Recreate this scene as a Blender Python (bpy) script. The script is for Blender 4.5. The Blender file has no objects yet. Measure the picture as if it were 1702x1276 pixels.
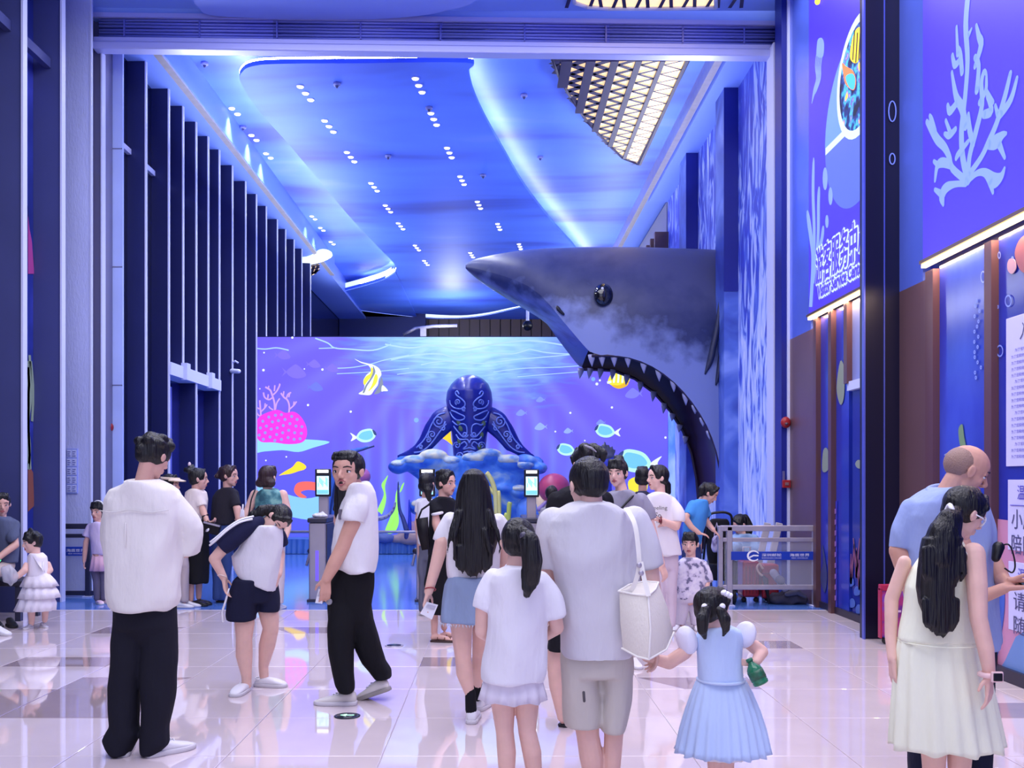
import bpy, math, random
import numpy as np
from mathutils import Vector as V, Matrix

random.seed(7)
SC = bpy.context.scene
COL = SC.collection
# ------------------------------------------------------------------ camera
F, CX, CY, CH = 1600.0, 824.0, 800.0, 1.52      # focal length and eye level read off the photograph
cam_d = bpy.data.cameras.new('camera')
cam = bpy.data.objects.new('camera', cam_d)
COL.objects.link(cam)
cam.location = (0, 0, CH)
cam.rotation_euler = (math.pi / 2, 0, 0)
cam_d.sensor_width = 36
cam_d.lens = 36 * F / 1702
cam_d.shift_x = (851 - CX) / 1702
cam_d.shift_y = (CY - 638) / 1702
cam_d.clip_end = 200
SC.camera = cam
# ------------------------------------------------------------------ view and world
SC.view_settings.view_transform = 'Standard'
SC.view_settings.look = 'None'
SC.view_settings.gamma = 1
SC.view_settings.use_curve_mapping = False
SC.view_settings.exposure = 0.08
world = bpy.data.worlds.new('world')
SC.world = world
world.use_nodes = True
wbg = world.node_tree.nodes['Background']
wbg.inputs[0].default_value = (0.62, 0.66, 1.0, 1)
wbg.inputs[1].default_value = 1.4


def lamp(name, kind, loc, energy, color=(1, 1, 1), rot=(0, 0, 0), **kw):
    d = bpy.data.lights.new(name, kind)
    d.energy = energy
    d.color = color
    for k, v in kw.items():
        setattr(d, k, v)
    o = bpy.data.objects.new(name, d)
    o.location = loc
    o.rotation_euler = rot
    COL.objects.link(o)
    return o


# the entrance hall's ceiling fittings (above and behind the frame)
lamp('hall_light', 'AREA', (0, 1.0, 7.6), 400, (1.0, 0.96, 1.0), shape='RECTANGLE', size=8, size_y=4)
lamp('hall_light', 'AREA', (0, 6.5, 7.8), 460, (1.0, 0.96, 1.0), shape='RECTANGLE', size=8, size_y=5)
lamp('hall_light', 'AREA', (0, 10.8, 7.85), 330, (0.92, 0.92, 1.0), shape='RECTANGLE', size=8, size_y=3)
# added area lamps, without fittings, that brighten the painted hall ceiling
lamp('ceiling_fill', 'AREA', (-4.7, 22, 6.3), 400, (0.86, 0.90, 1.0), (0, math.radians(180 + 48), 0), shape='RECTANGLE', size=0.5, size_y=16)
lamp('ceiling_fill', 'AREA', (3.2, 22, 6.4), 360, (0.86, 0.90, 1.0), (0, math.radians(180 - 48), 0), shape='RECTANGLE', size=0.5, size_y=16)


# ------------------------------------------------------------------ helpers
def W(px, py, d):
    return V(((px - CX) * d / F, d, CH - (py - CY) * d / F))


def lin(c):
    c = c / 255.0
    return c / 12.92 if c <= 0.04045 else ((c + 0.055) / 1.055) ** 2.4


def rgb(c):
    return (lin(c[0]), lin(c[1]), lin(c[2]), 1.0)


MATS = {}


def mat(name, col, rough=0.6, metal=0.0, emit=None, estr=1.0, bump=0.0, bscale=40.0, bstretch=(1, 1, 1),
        var=0.0, vscale=6.0, spec=0.5, alpha=1.0, trans=0.0, coat=0.0, ior=1.45):
    if name in MATS:
        return MATS[name]
    m = bpy.data.materials.new(name)
    MATS[name] = m
    m.use_nodes = True
    nt = m.node_tree
    b = nt.nodes['Principled BSDF']
    b.inputs['Base Color'].default_value = rgb(col)
    b.inputs['Roughness'].default_value = rough
    b.inputs['Metallic'].default_value = metal
    b.inputs['Specular IOR Level'].default_value = spec
    b.inputs['Alpha'].default_value = alpha
    b.inputs['Transmission Weight'].default_value = trans
    b.inputs['Coat Weight'].default_value = coat
    b.inputs['IOR'].default_value = ior
    if emit is not None:
        b.inputs['Emission Color'].default_value = rgb(emit)
        b.inputs['Emission Strength'].default_value = estr
    if bump or var:
        tc = nt.nodes.new('ShaderNodeTexCoord')
        mp = nt.nodes.new('ShaderNodeMapping')
        mp.inputs['Scale'].default_value = bstretch
        nt.links.new(tc.outputs['Object'], mp.inputs[0])
    if bump:
        n = nt.nodes.new('ShaderNodeTexNoise')
        n.inputs['Scale'].default_value = bscale
        n.inputs['Detail'].default_value = 3
        nt.links.new(mp.outputs[0], n.inputs['Vector'])
        bp = nt.nodes.new('ShaderNodeBump')
        bp.inputs['Strength'].default_value = bump
        bp.inputs['Distance'].default_value = 0.02
        nt.links.new(n.outputs['Fac'], bp.inputs['Height'])
        nt.links.new(bp.outputs[0], b.inputs['Normal'])
    if var:
        n2 = nt.nodes.new('ShaderNodeTexNoise')
        n2.inputs['Scale'].default_value = vscale
        n2.inputs['Detail'].default_value = 4
        nt.links.new(mp.outputs[0], n2.inputs['Vector'])
        r = nt.nodes.new('ShaderNodeValToRGB')
        c = rgb(col)
        r.color_ramp.elements[0].position = 0.3
        r.color_ramp.elements[1].position = 0.7
        r.color_ramp.elements[0].color = tuple(max(0, x * (1 - var)) for x in c[:3]) + (1,)
        r.color_ramp.elements[1].color = tuple(min(1, x * (1 + var)) for x in c[:3]) + (1,)
        nt.links.new(n2.outputs['Fac'], r.inputs[0])
        nt.links.new(r.outputs[0], b.inputs['Base Color'])
    return m


def ramp_mat(name, stops, scale=3.0, stretch=(1, 1, 1), rough=0.6, detail=5.0, distort=0.0, emit=0.0, coord='Object',
             bump=0.0, zgrad=0.0):
    """noise pattern through a colour ramp (painted pattern)"""
    if name in MATS:
        return MATS[name]
    m = mat(name, (128, 128, 128), rough)
    nt = m.node_tree
    b = nt.nodes['Principled BSDF']
    tc = nt.nodes.new('ShaderNodeTexCoord')
    mp = nt.nodes.new('ShaderNodeMapping')
    mp.inputs['Scale'].default_value = stretch
    nt.links.new(tc.outputs[coord], mp.inputs[0])
    n = nt.nodes.new('ShaderNodeTexNoise')
    n.inputs['Scale'].default_value = scale
    n.inputs['Detail'].default_value = detail
    n.inputs['Distortion'].default_value = distort
    nt.links.new(mp.outputs[0], n.inputs['Vector'])
    r = nt.nodes.new('ShaderNodeValToRGB')
    el = r.color_ramp.elements
    el[0].position, el[0].color = stops[0][0], rgb(stops[0][1])
    el[1].position, el[1].color = stops[-1][0], rgb(stops[-1][1])
    for p, c in stops[1:-1]:
        e = el.new(p)
        e.color = rgb(c)
    fac = n.outputs['Fac']
    if zgrad:                                   # the printed clump thins out towards its top
        sp = nt.nodes.new('ShaderNodeSeparateXYZ')
        nt.links.new(tc.outputs[coord], sp.inputs[0])
        ma = nt.nodes.new('ShaderNodeMath')
        ma.operation = 'MULTIPLY_ADD'
        nt.links.new(sp.outputs[2], ma.inputs[0])
        ma.inputs[1].default_value = -zgrad
        ma.inputs[2].default_value = zgrad * 4.0
        mb_ = nt.nodes.new('ShaderNodeMath')
        nt.links.new(fac, mb_.inputs[0])
        nt.links.new(ma.outputs[0], mb_.inputs[1])
        fac = mb_.outputs[0]
    nt.links.new(fac, r.inputs[0])
    nt.links.new(r.outputs[0], b.inputs['Base Color'])
    if emit:
        nt.links.new(r.outputs[0], b.inputs['Emission Color'])
        b.inputs['Emission Strength'].default_value = emit
    if bump:
        bp = nt.nodes.new('ShaderNodeBump')
        bp.inputs['Strength'].default_value = bump
        nt.links.new(n.outputs['Fac'], bp.inputs['Height'])
        nt.links.new(bp.outputs[0], b.inputs['Normal'])
    return m


def tag(o, label=None, cat=None, group=None, kind=None):
    if label:
        o['label'] = label
    if cat:
        o['category'] = cat
    if group:
        o['group'] = group
    if kind:
        o['kind'] = kind
    return o


def thing(name, loc, label, cat, group=None):
    o = bpy.data.objects.new(name, None)
    o.empty_display_size = 0.1
    o.location = loc
    COL.objects.link(o)
    return tag(o, label, cat, group)


def origin(o):
    p = V((0, 0, 0))
    while o is not None:
        p = p + o.location
        o = o.parent
    return p


PENDING = []


class MB:
    """collects closed volumes and surfaces in world coordinates"""

    def __init__(self):
        self.v = []
        self.f = []

    def add(self, vs, fs):
        k = len(self.v)
        self.v.extend([tuple(p) for p in vs])
        self.f.extend([tuple(i + k for i in f) for f in fs])
        return self

    def box(self, c, s, rz=0.0, R=None):
        c = V(c)
        if R is None:
            R = Matrix.Rotation(rz, 3, 'Z')
        x, y, z = s[0] / 2, s[1] / 2, s[2] / 2
        vs = [c + R @ V(p) for p in [(-x, -y, -z), (x, -y, -z), (x, y, -z), (-x, y, -z), (-x, -y, z), (x, -y, z), (x, y, z), (-x, y, z)]]
        return self.add(vs, [(0, 3, 2, 1), (4, 5, 6, 7), (0, 1, 5, 4), (1, 2, 6, 5), (2, 3, 7, 6), (3, 0, 4, 7)])

    def bx(self, x0, x1, y0, y1, z0, z1):
        return self.box(((x0 + x1) / 2, (y0 + y1) / 2, (z0 + z1) / 2), (abs(x1 - x0), abs(y1 - y0), abs(z1 - z0)))

    def rings(self, rs, cap=True, close=True):
        """rs: list of rings (equal length lists of points)"""
        n = len(rs[0])
        vs = [p for r in rs for p in r]
        fs = []
        for i in range(len(rs) - 1):
            for j in range(n if close else n - 1):
                a, b = i * n + j, i * n + (j + 1) % n
                fs.append((a, b, b + n, a + n))
        if cap:
            fs.append(tuple(reversed(range(n))))
            fs.append(tuple((len(rs) - 1) * n + j for j in range(n)))
        return self.add(vs, fs)

    def cap(self, a, b, ra, rb, n=10, m=3, flat=1.0, side=None):
        """tapered capsule from a to b; flat<1 squeezes it across `side`"""
        a, b = V(a), V(b)
        ax = b - a
        L = ax.length
        if L < 1e-6:
            ax = V((0, 0, 1))
        else:
            ax = ax / L
        if side is None:
            side = V((1, 0, 0)) if abs(ax.x) < 0.8 else V((0, 1, 0))
        e1 = (V(side) - ax * ax.dot(V(side))).normalized()
        e2 = ax.cross(e1)
        rs = []
        for k in range(m + 1):
            t = (k + 0.35) / (m + 0.35) * math.pi / 2
            rs.append((a - ax * ra * math.cos(t), ra * math.sin(t)))
        for k in range(m + 1):
            t = (m - k + 0.35) / (m + 0.35) * math.pi / 2
            rs.append((b + ax * rb * math.cos(t), rb * math.sin(t)))
        R = [[c + (e1 * math.cos(2 * math.pi * j / n) * flat + e2 * math.sin(2 * math.pi * j / n)) * r for j in range(n)] for c, r in rs]
        return self.rings(R)

    def chain(self, pts, rad, n=10, flat=1.0, side=None):
        for i in range(len(pts) - 1):
            self.cap(pts[i], pts[i + 1], rad[i], rad[i + 1], n, flat=flat, side=side)
        return self

    def ell(self, c, ax, n=14, m=9):
        """ellipsoid with axis vectors ax = (a, b, c)"""
        c = V(c)
        a, b, d = [V(q) for q in ax]
        R = []
        for i in range(m):
            t = -math.pi / 2 + math.pi * (i + 0.4) / (m - 0.2)
            R.append([c + d * math.sin(t) + (a * math.cos(2 * math.pi * j / n) + b * math.sin(2 * math.pi * j / n)) * math.cos(t) for j in range(n)])
        return self.rings(R)

    def tube(self, pts, r, n=8, cap=True):
        """constant section pipe with mitred bends"""
        pts = [V(p) for p in pts]
        if not isinstance(r, (list, tuple)):
            r = [r] * len(pts)
        R = []
        prev = None
        for i, p in enumerate(pts):
            t = (pts[min(i + 1, len(pts) - 1)] - pts[max(i - 1, 0)]).normalized()
            if prev is None:
                s = V((0, 0, 1)) if abs(t.z) < 0.9 else V((0, 1, 0))
                e1 = (s - t * t.dot(s)).normalized()
            else:
                e1 = (prev - t * t.dot(prev)).normalized()
            prev = e1
            e2 = t.cross(e1)
            R.append([p + (e1 * math.cos(2 * math.pi * j / n) + e2 * math.sin(2 * math.pi * j / n)) * r[i] for j in range(n)])
        return self.rings(R, cap)

    def rows(self, rws, d, thick=None, n=20, ex=2.3, tmin=0.0):
        """stack of level rings, each (y, xl, xr[, dd[, thickness]]) in picture pixels at distance d"""
        R = []
        for r in rws:
            y, xl, xr = r[:3]
            dd = r[3] if len(r) > 3 else 0.0
            a = (xr - xl) / 2 * d / F
            t = r[4] if len(r) > 4 and r[4] else (thick if thick else max(a, tmin))
            c = W((xl + xr) / 2, y, d)
            c.y += dd
            tl = r[5] * d / F if len(r) > 5 else 0.0
            ring = []
            for j in range(n):
                q = 2 * math.pi * j / n
                cs, sn = math.cos(q), math.sin(q)
                ring.append(c + V((a * math.copysign(abs(cs) ** (2 / ex), cs), t * math.copysign(abs(sn) ** (2 / ex), sn), -tl * math.copysign(abs(cs) ** (2 / ex), cs))))
            R.append(ring)
        return self.rings(R)

    def build(self, name, m, parent=None, smooth=True, vox=0.0, sm=0, fold=None, bevel=0.0, auto=None):
        og = origin(parent)
        me = bpy.data.meshes.new(name)
        me.from_pydata([(p[0] - og.x, p[1] - og.y, p[2] - og.z) for p in self.v], [], self.f)
        me.materials.append(m)
        o = bpy.data.objects.new(name, me)
        COL.objects.link(o)
        if parent is not None:
            o.parent = parent
        if smooth:
            me.polygons.foreach_set('use_smooth', [True] * len(me.polygons))
        if vox:
            md = o.modifiers.new('r', 'REMESH')
            md.mode = 'VOXEL'
            md.voxel_size = vox
            md.use_smooth_shade = True
            if sm:
                s = o.modifiers.new('s', 'SMOOTH')
                s.factor = 0.5
                s.iterations = sm
            PENDING.append((o, fold))
        elif bevel:
            b = o.modifiers.new('b', 'BEVEL')
            b.width = bevel
            b.segments = 2
            b.limit_method = 'ANGLE'
            b.use_clamp_overlap = True
            if smooth:
                b.harden_normals = True
            PENDING.append((o, None))
        return o


def finalize():
    dg = bpy.context.evaluated_depsgraph_get()
    dg.update()
    out = []
    for o, fold in PENDING:
        me = bpy.data.meshes.new_from_object(o.evaluated_get(dg))
        out.append((o, fold, me))
    for o, fold, me in out:
        mats = list(o.data.materials)
        old = o.data
        if not isinstance(fold, dict) and fold is not None:
            n = len(me.vertices)
            co = np.empty(n * 3, np.float64)
            me.vertices.foreach_get('co', co)
            no = np.empty(n * 3, np.float64)
            me.vertex_normals.foreach_get('vector', no)
            co = co.reshape(-1, 3)
            no = no.reshape(-1, 3)
            co = co + no * fold(co)[:, None]
            me.vertices.foreach_set('co', co.ravel())
        o.modifiers.clear()
        me.materials.clear()
        for m in mats:
            me.materials.append(m)
        if fold != 'flat':
            me.polygons.foreach_set('use_smooth', [True] * len(me.polygons))
        o.data = me
        if old.users == 0:
            bpy.data.meshes.remove(old)


def folds(amp=0.006, fz=9.0, fx=16.0, seed=0.0, hang=1.0):
    """soft drapery: ridged creases, mostly upright, that wander"""
    def f(co):
        x, y, z = co[:, 0], co[:, 1], co[:, 2]
        w = np.sin(3.7 * x + 2.9 * z + seed) + 0.7 * np.sin(6.1 * y - 4.3 * z + 2 * seed)
        w2 = np.sin(5.3 * z + 3 * x + seed * 1.7)
        rd = lambda q_: 1.06 - np.sqrt(np.sin(q_) ** 2 + .05)
        r1 = rd(fx * 0.8 * (x * 0.9 + y * 0.8) + 1.5 * w + 1.3 * z + seed)
        r2 = rd(fx * 0.5 * (x - 0.8 * y) + fz * 0.5 * z + 1.6 * w2 + seed * 2)
        r3 = rd(fx * 0.5 * (x + y) - fz * 0.6 * z + 1.4 * w - seed)
        c = np.sin(fx * 1.7 * x - 9 * y + fz * z + 2 * w + seed * 7)
        return amp * (hang * 0.9 * (r1 - .36) + 0.4 * (r2 - .36) + 0.35 * (r3 - .36) + 0.14 * c)
    return f


def text(name, body, o3, r3, u3, m, parent=None, ext=0.002, off=0.0):
    """lettering stretched into the box o3 + s*r3 + t*u3; off thickens the strokes beyond the box"""
    box = None
    for f_ in ((0.0, off) if off else (0.0,)):
        cu = bpy.data.curves.new(name, 'FONT')
        cu.body = body
        cu.align_x = 'LEFT'
        cu.resolution_u = 2
        cu.offset = f_
        tmp = bpy.data.objects.new('tmp', cu)
        COL.objects.link(tmp)
        dg = bpy.context.evaluated_depsgraph_get()
        me = bpy.data.meshes.new_from_object(tmp.evaluated_get(dg))
        bpy.data.objects.remove(tmp)
        vs = [v.co.copy() for v in me.vertices]
        fs = [tuple(p.vertices) for p in me.polygons]
        bpy.data.meshes.remove(me)
        box = box or (min(v.x for v in vs), max(v.x for v in vs), min(v.y for v in vs), max(v.y for v in vs))
    x0, x1, y0, y1 = box
    o3, r3, u3 = V(o3), V(r3), V(u3)
    nrm = r3.cross(u3).normalized() * ext
    mb = MB()
    mb.add([o3 + nrm + r3 * ((v.x - x0) / (x1 - x0)) + u3 * ((v.y - y0) / (y1 - y0)) for v in vs], fs)
    return mb.build(name, m, parent, smooth=False)


def wallp(px, py, X):
    """the point of the upright plane x = X seen at a pixel"""
    d = X * F / (px - CX)
    return V((X, d, CH - (py - CY) * d / F))


def ceilp(px, py, z):
    d = (z - CH) * F / (CY - py)
    return V(((px - CX) * d / F, d, z))


def poly(pts, thick, nrm, mb=None):
    """flat plate with an outline, thickness along -nrm"""
    mb = mb or MB()
    pts = [V(p) for p in pts]
    nrm = V(nrm)
    ar = V((0, 0, 0))
    for i in range(len(pts)):
        ar += pts[i].cross(pts[(i + 1) % len(pts)])
    if ar.dot(nrm) < 0:
        pts.reverse()
    n = len(pts)
    vs = pts + [p - nrm * thick for p in pts]
    fs = [tuple(range(n)), tuple(reversed(range(n, 2 * n)))]
    for i in range(n):
        j = (i + 1) % n
        fs.append((i, i + n, j + n, j))
    return mb.add(vs, fs)


def ribbon(mb, pts, wid, nrm, lift=0.0):
    """flat stroke along pts with widths, facing nrm"""
    nrm = V(nrm)
    pts = [V(p) + nrm * lift for p in pts]
    if not isinstance(wid, (list, tuple)):
        wid = [wid] * len(pts)
    L = []
    for i, p in enumerate(pts):
        t = (pts[min(i + 1, len(pts) - 1)] - pts[max(i - 1, 0)])
        s = nrm.cross(t)
        s = s.normalized() if s.length > 1e-9 else V((0, 0, 1))
        L.append((p - s * wid[i] / 2, p + s * wid[i] / 2))
    vs = [q for pr in L for q in pr]
    fs = [(2 * i, 2 * i + 2, 2 * i + 3, 2 * i + 1) for i in range(len(L) - 1)]
    return mb.add(vs, fs)


def smooth_pts(pts, k=6, closed=False):
    """Catmull-Rom through pts"""
    P = [tuple(p) for p in pts]
    n = len(P)
    out = []
    rng = n if closed else n - 1
    for i in range(rng):
        p0 = P[(i - 1) % n] if closed else P[max(i - 1, 0)]
        p1, p2 = P[i], P[(i + 1) % n]
        p3 = P[(i + 2) % n] if closed else P[min(i + 2, n - 1)]
        for s in range(k):
            t = s / k
            out.append(tuple(0.5 * (2 * b + (c - a) * t + (2 * a - 5 * b + 4 * c - dd) * t * t + (3 * b - a - 3 * c + dd) * t ** 3) for a, b, c, dd in zip(p0, p1, p2, p3)))
    if not closed:
        out.append(P[-1])
    return out
# ================================================================== materials of the building
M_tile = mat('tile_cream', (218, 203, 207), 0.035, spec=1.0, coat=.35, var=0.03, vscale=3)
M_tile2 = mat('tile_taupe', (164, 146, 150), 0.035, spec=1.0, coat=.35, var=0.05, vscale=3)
M_grout = mat('grout', (176, 164, 170), 0.5)
M_bluefloor = mat('blue_floor', (84, 124, 204), 0.12, spec=.8, var=0.05, vscale=2)
M_navy = mat('fin_navy', (30, 36, 92), 0.42, 0.1, var=0.06, vscale=1.5)
M_navy_near = mat('fin_slate', (72, 78, 132), 0.45, 0.1, var=0.05, vscale=1.5)
M_cap = mat('fin_cap', (206, 210, 242), 0.4)
M_glassdark = mat('dark_glass', (14, 20, 62), 0.12, spec=0.7)
M_alu = mat('clad_silver', (190, 198, 246), 0.42, 0.1, bump=0.25, bscale=45, bstretch=(1, 1, 0.35), var=0.06, vscale=2)
M_alu2 = mat('clad_silver_smooth', (180, 196, 250), 0.38, 0.1, var=0.08, vscale=1.3)
M_track = mat('track_grey', (122, 120, 150), 0.45, 0.5)
M_bar = mat('bar_lavender', (186, 190, 245), 0.4, 0.2)
M_slat = mat('shutter_slat', (132, 142, 228), 0.4, 0.15)
M_ceilblue = ramp_mat('ceiling_sky', [(0.30, (56, 74, 186)), (0.45, (78, 116, 238)), (0.6, (86, 130, 248)), (0.72, (122, 150, 244))],
                      scale=0.55, stretch=(0.30, 1.1, 1), rough=0.55, detail=3, distort=0.4)
M_ceilplain = mat('ceiling_blue', (140, 172, 250), 0.6)
M_soffit = mat('soffit_blue', (112, 140, 238), 0.5)
M_steel = mat('brushed_steel', (176, 170, 184), 0.32, 0.45, var=0.08, vscale=8)
M_railgrey = mat('rail_grey', (70, 72, 96), 0.35, 0.6)
M_glass = mat('clear_glass', (235, 240, 255), 0.02, alpha=0.12, spec=0.6)
M_bronze = mat('bronze_clad', (122, 92, 100), 0.38, 0.45, var=0.06, vscale=1.2)
M_bronze2 = mat('bronze_post', (118, 82, 84), 0.32, 0.55)
M_darkclad = mat('dark_clad', (26, 24, 52), 0.3, 0.35)
M_gloss_blue = mat('panel_blue', (92, 116, 226), 0.22, 0.25, var=0.12, vscale=0.9)
M_deepblue = mat('deep_blue', (24, 34, 130), 0.35, 0.1, var=0.08, vscale=1)
M_white = mat('white_paint', (232, 232, 240), 0.5)
M_black = mat('black_plastic', (16, 16, 22), 0.35)
M_cove = mat('cove_led', (255, 250, 235), emit=(255, 246, 226), estr=30.0)
M_covehall = mat('cove_led_soft', (255, 250, 235), emit=(226, 238, 255), estr=5.0)
M_warm = mat('warm_led', (255, 225, 160), emit=(255, 214, 140), estr=5.0)
M_lamp = mat('downlight_led', (255, 255, 255), emit=(255, 252, 248), estr=4.0)
M_red = mat('alarm_red', (150, 30, 40), 0.4)

# ================================================================== floor
floor = MB().bx(-9, 9, -3, 11.35, -0.12, -0.006).build('floor', M_grout, smooth=False)
floor['kind'] = 'structure'
TP, TX0, TD0 = 0.86, -0.63, 5.33
g = 0.0025


def tile_mesh(pts):
    """shallow glazed tile: flat top, sloped arris"""
    top = [V((p[0], p[1], 0)) for p in pts]
    c = sum(top, V((0, 0, 0))) / len(top)
    inn = [p + (c - p).normalized() * 0.004 for p in top]
    low = [V((p.x, p.y, -0.006)) for p in top]
    n = len(pts)
    mb = MB()
    vs = inn + [p + V((0, 0, -0.0015)) for p in top] + low
    fs = [tuple(range(n))]
    for i in range(n):
        j = (i + 1) % n
        fs.append((i, i + n, j + n, j))
        fs.append((i + n, i + 2 * n, j + 2 * n, j + n))
    me = bpy.data.meshes.new('tile')
    me.from_pydata([tuple(p) for p in vs], [], fs)
    return me


a0, a1, h = g, TP - g, TP / 2
T_full = tile_mesh([(a0, a0), (a1, a0), (a1, a1), (a0, a1)])
T_front = tile_mesh([(a0, a0), (a1, a0), (a1, h - g), (a0, h - g)])
T_back = tile_mesh([(a0, h + g), (a1, h + g), (a1, a1), (a0, a1)])
q = 0.3
T_fr = tile_mesh([(a0, a0), (a1 - q, a0), (a1, h - g), (a0, h - g)])
T_frx = tile_mesh([(a1 - q + .006, a0), (a1, a0), (a1, h - g - .006)])
T_fl = tile_mesh([(q, a0), (a1, a0), (a1, h - g), (a0, h - g)])
T_flx = tile_mesh([(a0, a0), (q - .006, a0), (a0, h - g - .006)])
for me_ in (T_full, T_front, T_back, T_fr, T_frx, T_fl, T_flx):
    me_.materials.append(None)


def put_tile(me, x, y, m):
    o = bpy.data.objects.new('tile', me)
    COL.objects.link(o)
    o.parent = floor
    o.location = (x, y, 0)
    o.material_slots[0].link = 'OBJECT'
    o.material_slots[0].material = m


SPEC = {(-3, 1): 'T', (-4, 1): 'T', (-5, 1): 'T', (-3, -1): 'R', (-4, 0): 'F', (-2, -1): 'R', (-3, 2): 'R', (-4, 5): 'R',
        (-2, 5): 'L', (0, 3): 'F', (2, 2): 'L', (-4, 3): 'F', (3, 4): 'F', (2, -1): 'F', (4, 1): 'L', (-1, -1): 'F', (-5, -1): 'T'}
for i in range(-7, 6):
    for k in range(-4, 7):
        x, y = TX0 + i * TP, TD0 + k * TP
        if y > 10.9:
            continue
        s = SPEC.get((i, k))
        if s is None:
            put_tile(T_full, x, y, M_tile)
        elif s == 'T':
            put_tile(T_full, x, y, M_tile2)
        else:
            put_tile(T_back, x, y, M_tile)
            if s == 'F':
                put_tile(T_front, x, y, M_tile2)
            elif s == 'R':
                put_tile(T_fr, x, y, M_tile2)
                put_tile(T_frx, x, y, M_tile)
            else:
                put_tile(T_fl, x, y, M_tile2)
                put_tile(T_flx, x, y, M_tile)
fl2 = MB().bx(-9, 9, 11.40, 46, -0.12, 0.0).build('floor', M_bluefloor, smooth=False)
fl2['kind'] = 'structure'
o = MB().bx(-9, 9, 11.352, 11.40, -0.1, 0.002).build('trim_1', mat('floor_trim', (206, 196, 206), 0.4), smooth=False)
o['kind'] = 'structure'

# round floor discs (exit arrow light and box covers)
for (px, py, lit) in ((577, 1190, True), (655, 1073, False)):
    p = W(px, py, CH * F / (py - CY))
    t = thing('floor_disc', p, 'round floor disc with a lit green arrow set in the tiles' if lit else 'plain dark round floor cover set in the tiles farther back', 'floor disc')
    R = [[p + V((r * math.cos(2 * math.pi * j / 28), r * math.sin(2 * math.pi * j / 28), z)) for j in range(28)] for r, z in ((0.085, 0.0005), (0.085, 0.004), (0.078, 0.006), (0.07, 0.006))]
    MB().rings(R).build('rim', M_steel if not lit else mat('disc_dark', (40, 42, 50), 0.25, 0.4), t)
    R = [[p + V((r * math.cos(2 * math.pi * j / 28), r * math.sin(2 * math.pi * j / 28), z)) for j in range(28)] for r, z in ((0.068, 0.005), (0.068, 0.007))]
    MB().rings(R).build('plate', mat('disc_plate', (52, 54, 66), 0.2, 0.2), t)
    if lit:
        P2 = [(-.045, -.008), (.005, -.008), (.005, -.03), (.045, 0), (.005, .03), (.005, .008), (-.045, .008)]
        poly([p + V((-a, b, .0085)) for a, b in P2], .001, (0, 0, 1)).build('arrow', mat('arrow_green', (180, 255, 200), emit=(150, 255, 190), estr=1.3), t, smooth=False)

# ================================================================== left curtain wall
wl = MB().bx(-6.2, -6.02, -3, 46, 0, 8.3).build('wall_left', M_glassdark, smooth=False)
wl['kind'] = 'structure'
fin_d = [14.3, 15.3, 16.0, 16.7, 17.4, 18.1, 19.0, 20.0, 20.9, 21.8, 22.9, 23.8, 24.8, 25.8, 27.0]
FT = 7.75
for i, d in enumerate(fin_d):
    z0 = 3.42 if d in (16.0, 17.4) else 0
    MB().bx(-5.5, -5.205, d - 0.03, d + 0.03, z0, FT).build('mullion_fin', M_navy, wl, smooth=False)
    MB().bx(-5.205, -5.185, d - 0.03, d + 0.03, z0, FT).build('fin_cap', M_cap, wl, smooth=False)
for a, b in zip([13.95] + fin_d, fin_d + [28.0]):
    if 15.2 < a < 17.9:
        MB().bx(-5.52, -5.46, a + 0.035, b - 0.035, 3.42, FT).build('glass_panel', M_glassdark, wl, smooth=False)
    else:
        MB().bx(-5.52, -5.46, a + 0.035, b - 0.035, 0.0, FT).build('glass_panel', M_glassdark, wl, smooth=False)
    if a < 17.2:
        MB().bx(-5.46, -5.40, a + 0.035, b - 0.035, 6.36, 6.44).build('transom', M_cap, wl, smooth=False)
# doorway header and glazed door leaves in the curtain wall
MB().bx(-5.5, -5.16, 15.3, 18.1, 3.22, 3.42).build('door_header', M_cap, wl, smooth=False)
for d in (16.0, 17.4):
    MB().bx(-5.2, -5.1, d - 0.09, d + 0.09, 3.2, 3.48).build('hinge_cover', M_cap, wl, smooth=False)
for n, (a, b) in enumerate(((15.36, 16.66), (16.76, 18.05))):
    dr = MB().bx(-5.5, -5.47, a, b, 0.0, 3.22).build('door_%d' % (n + 1), mat('door_glass', (30, 36, 110), 0.1, spec=0.7), smooth=False, parent=None)
    dr['kind'] = 'structure'
    MB().bx(-5.47, -5.42, a, a + 0.12, 0.0, 3.22).build('frame', mat('door_alu', (120, 128, 215), 0.3, 0.4), dr, smooth=False)
    MB().bx(-5.47, -5.42, a + 0.5, a + 0.75, 0.0, 3.1).build('stile', mat('door_alu', (120, 128, 215)), dr, smooth=False)
    MB().bx(-5.47, -5.42, a + 0.12, a + 0.5, 2.95, 3.22).build('frame', mat('door_alu', (120, 128, 215)), dr, smooth=False)
    MB().tube([(-5.38, a + 0.3, 0.6), (-5.38, a + 0.3, 2.85)], 0.03).build('handle', M_navy, dr)
    MB().bx(-5.47, -5.38, a + 0.27, a + 0.33, 2.55, 2.62).build('handle_mount', M_black, dr, smooth=False)

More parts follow.
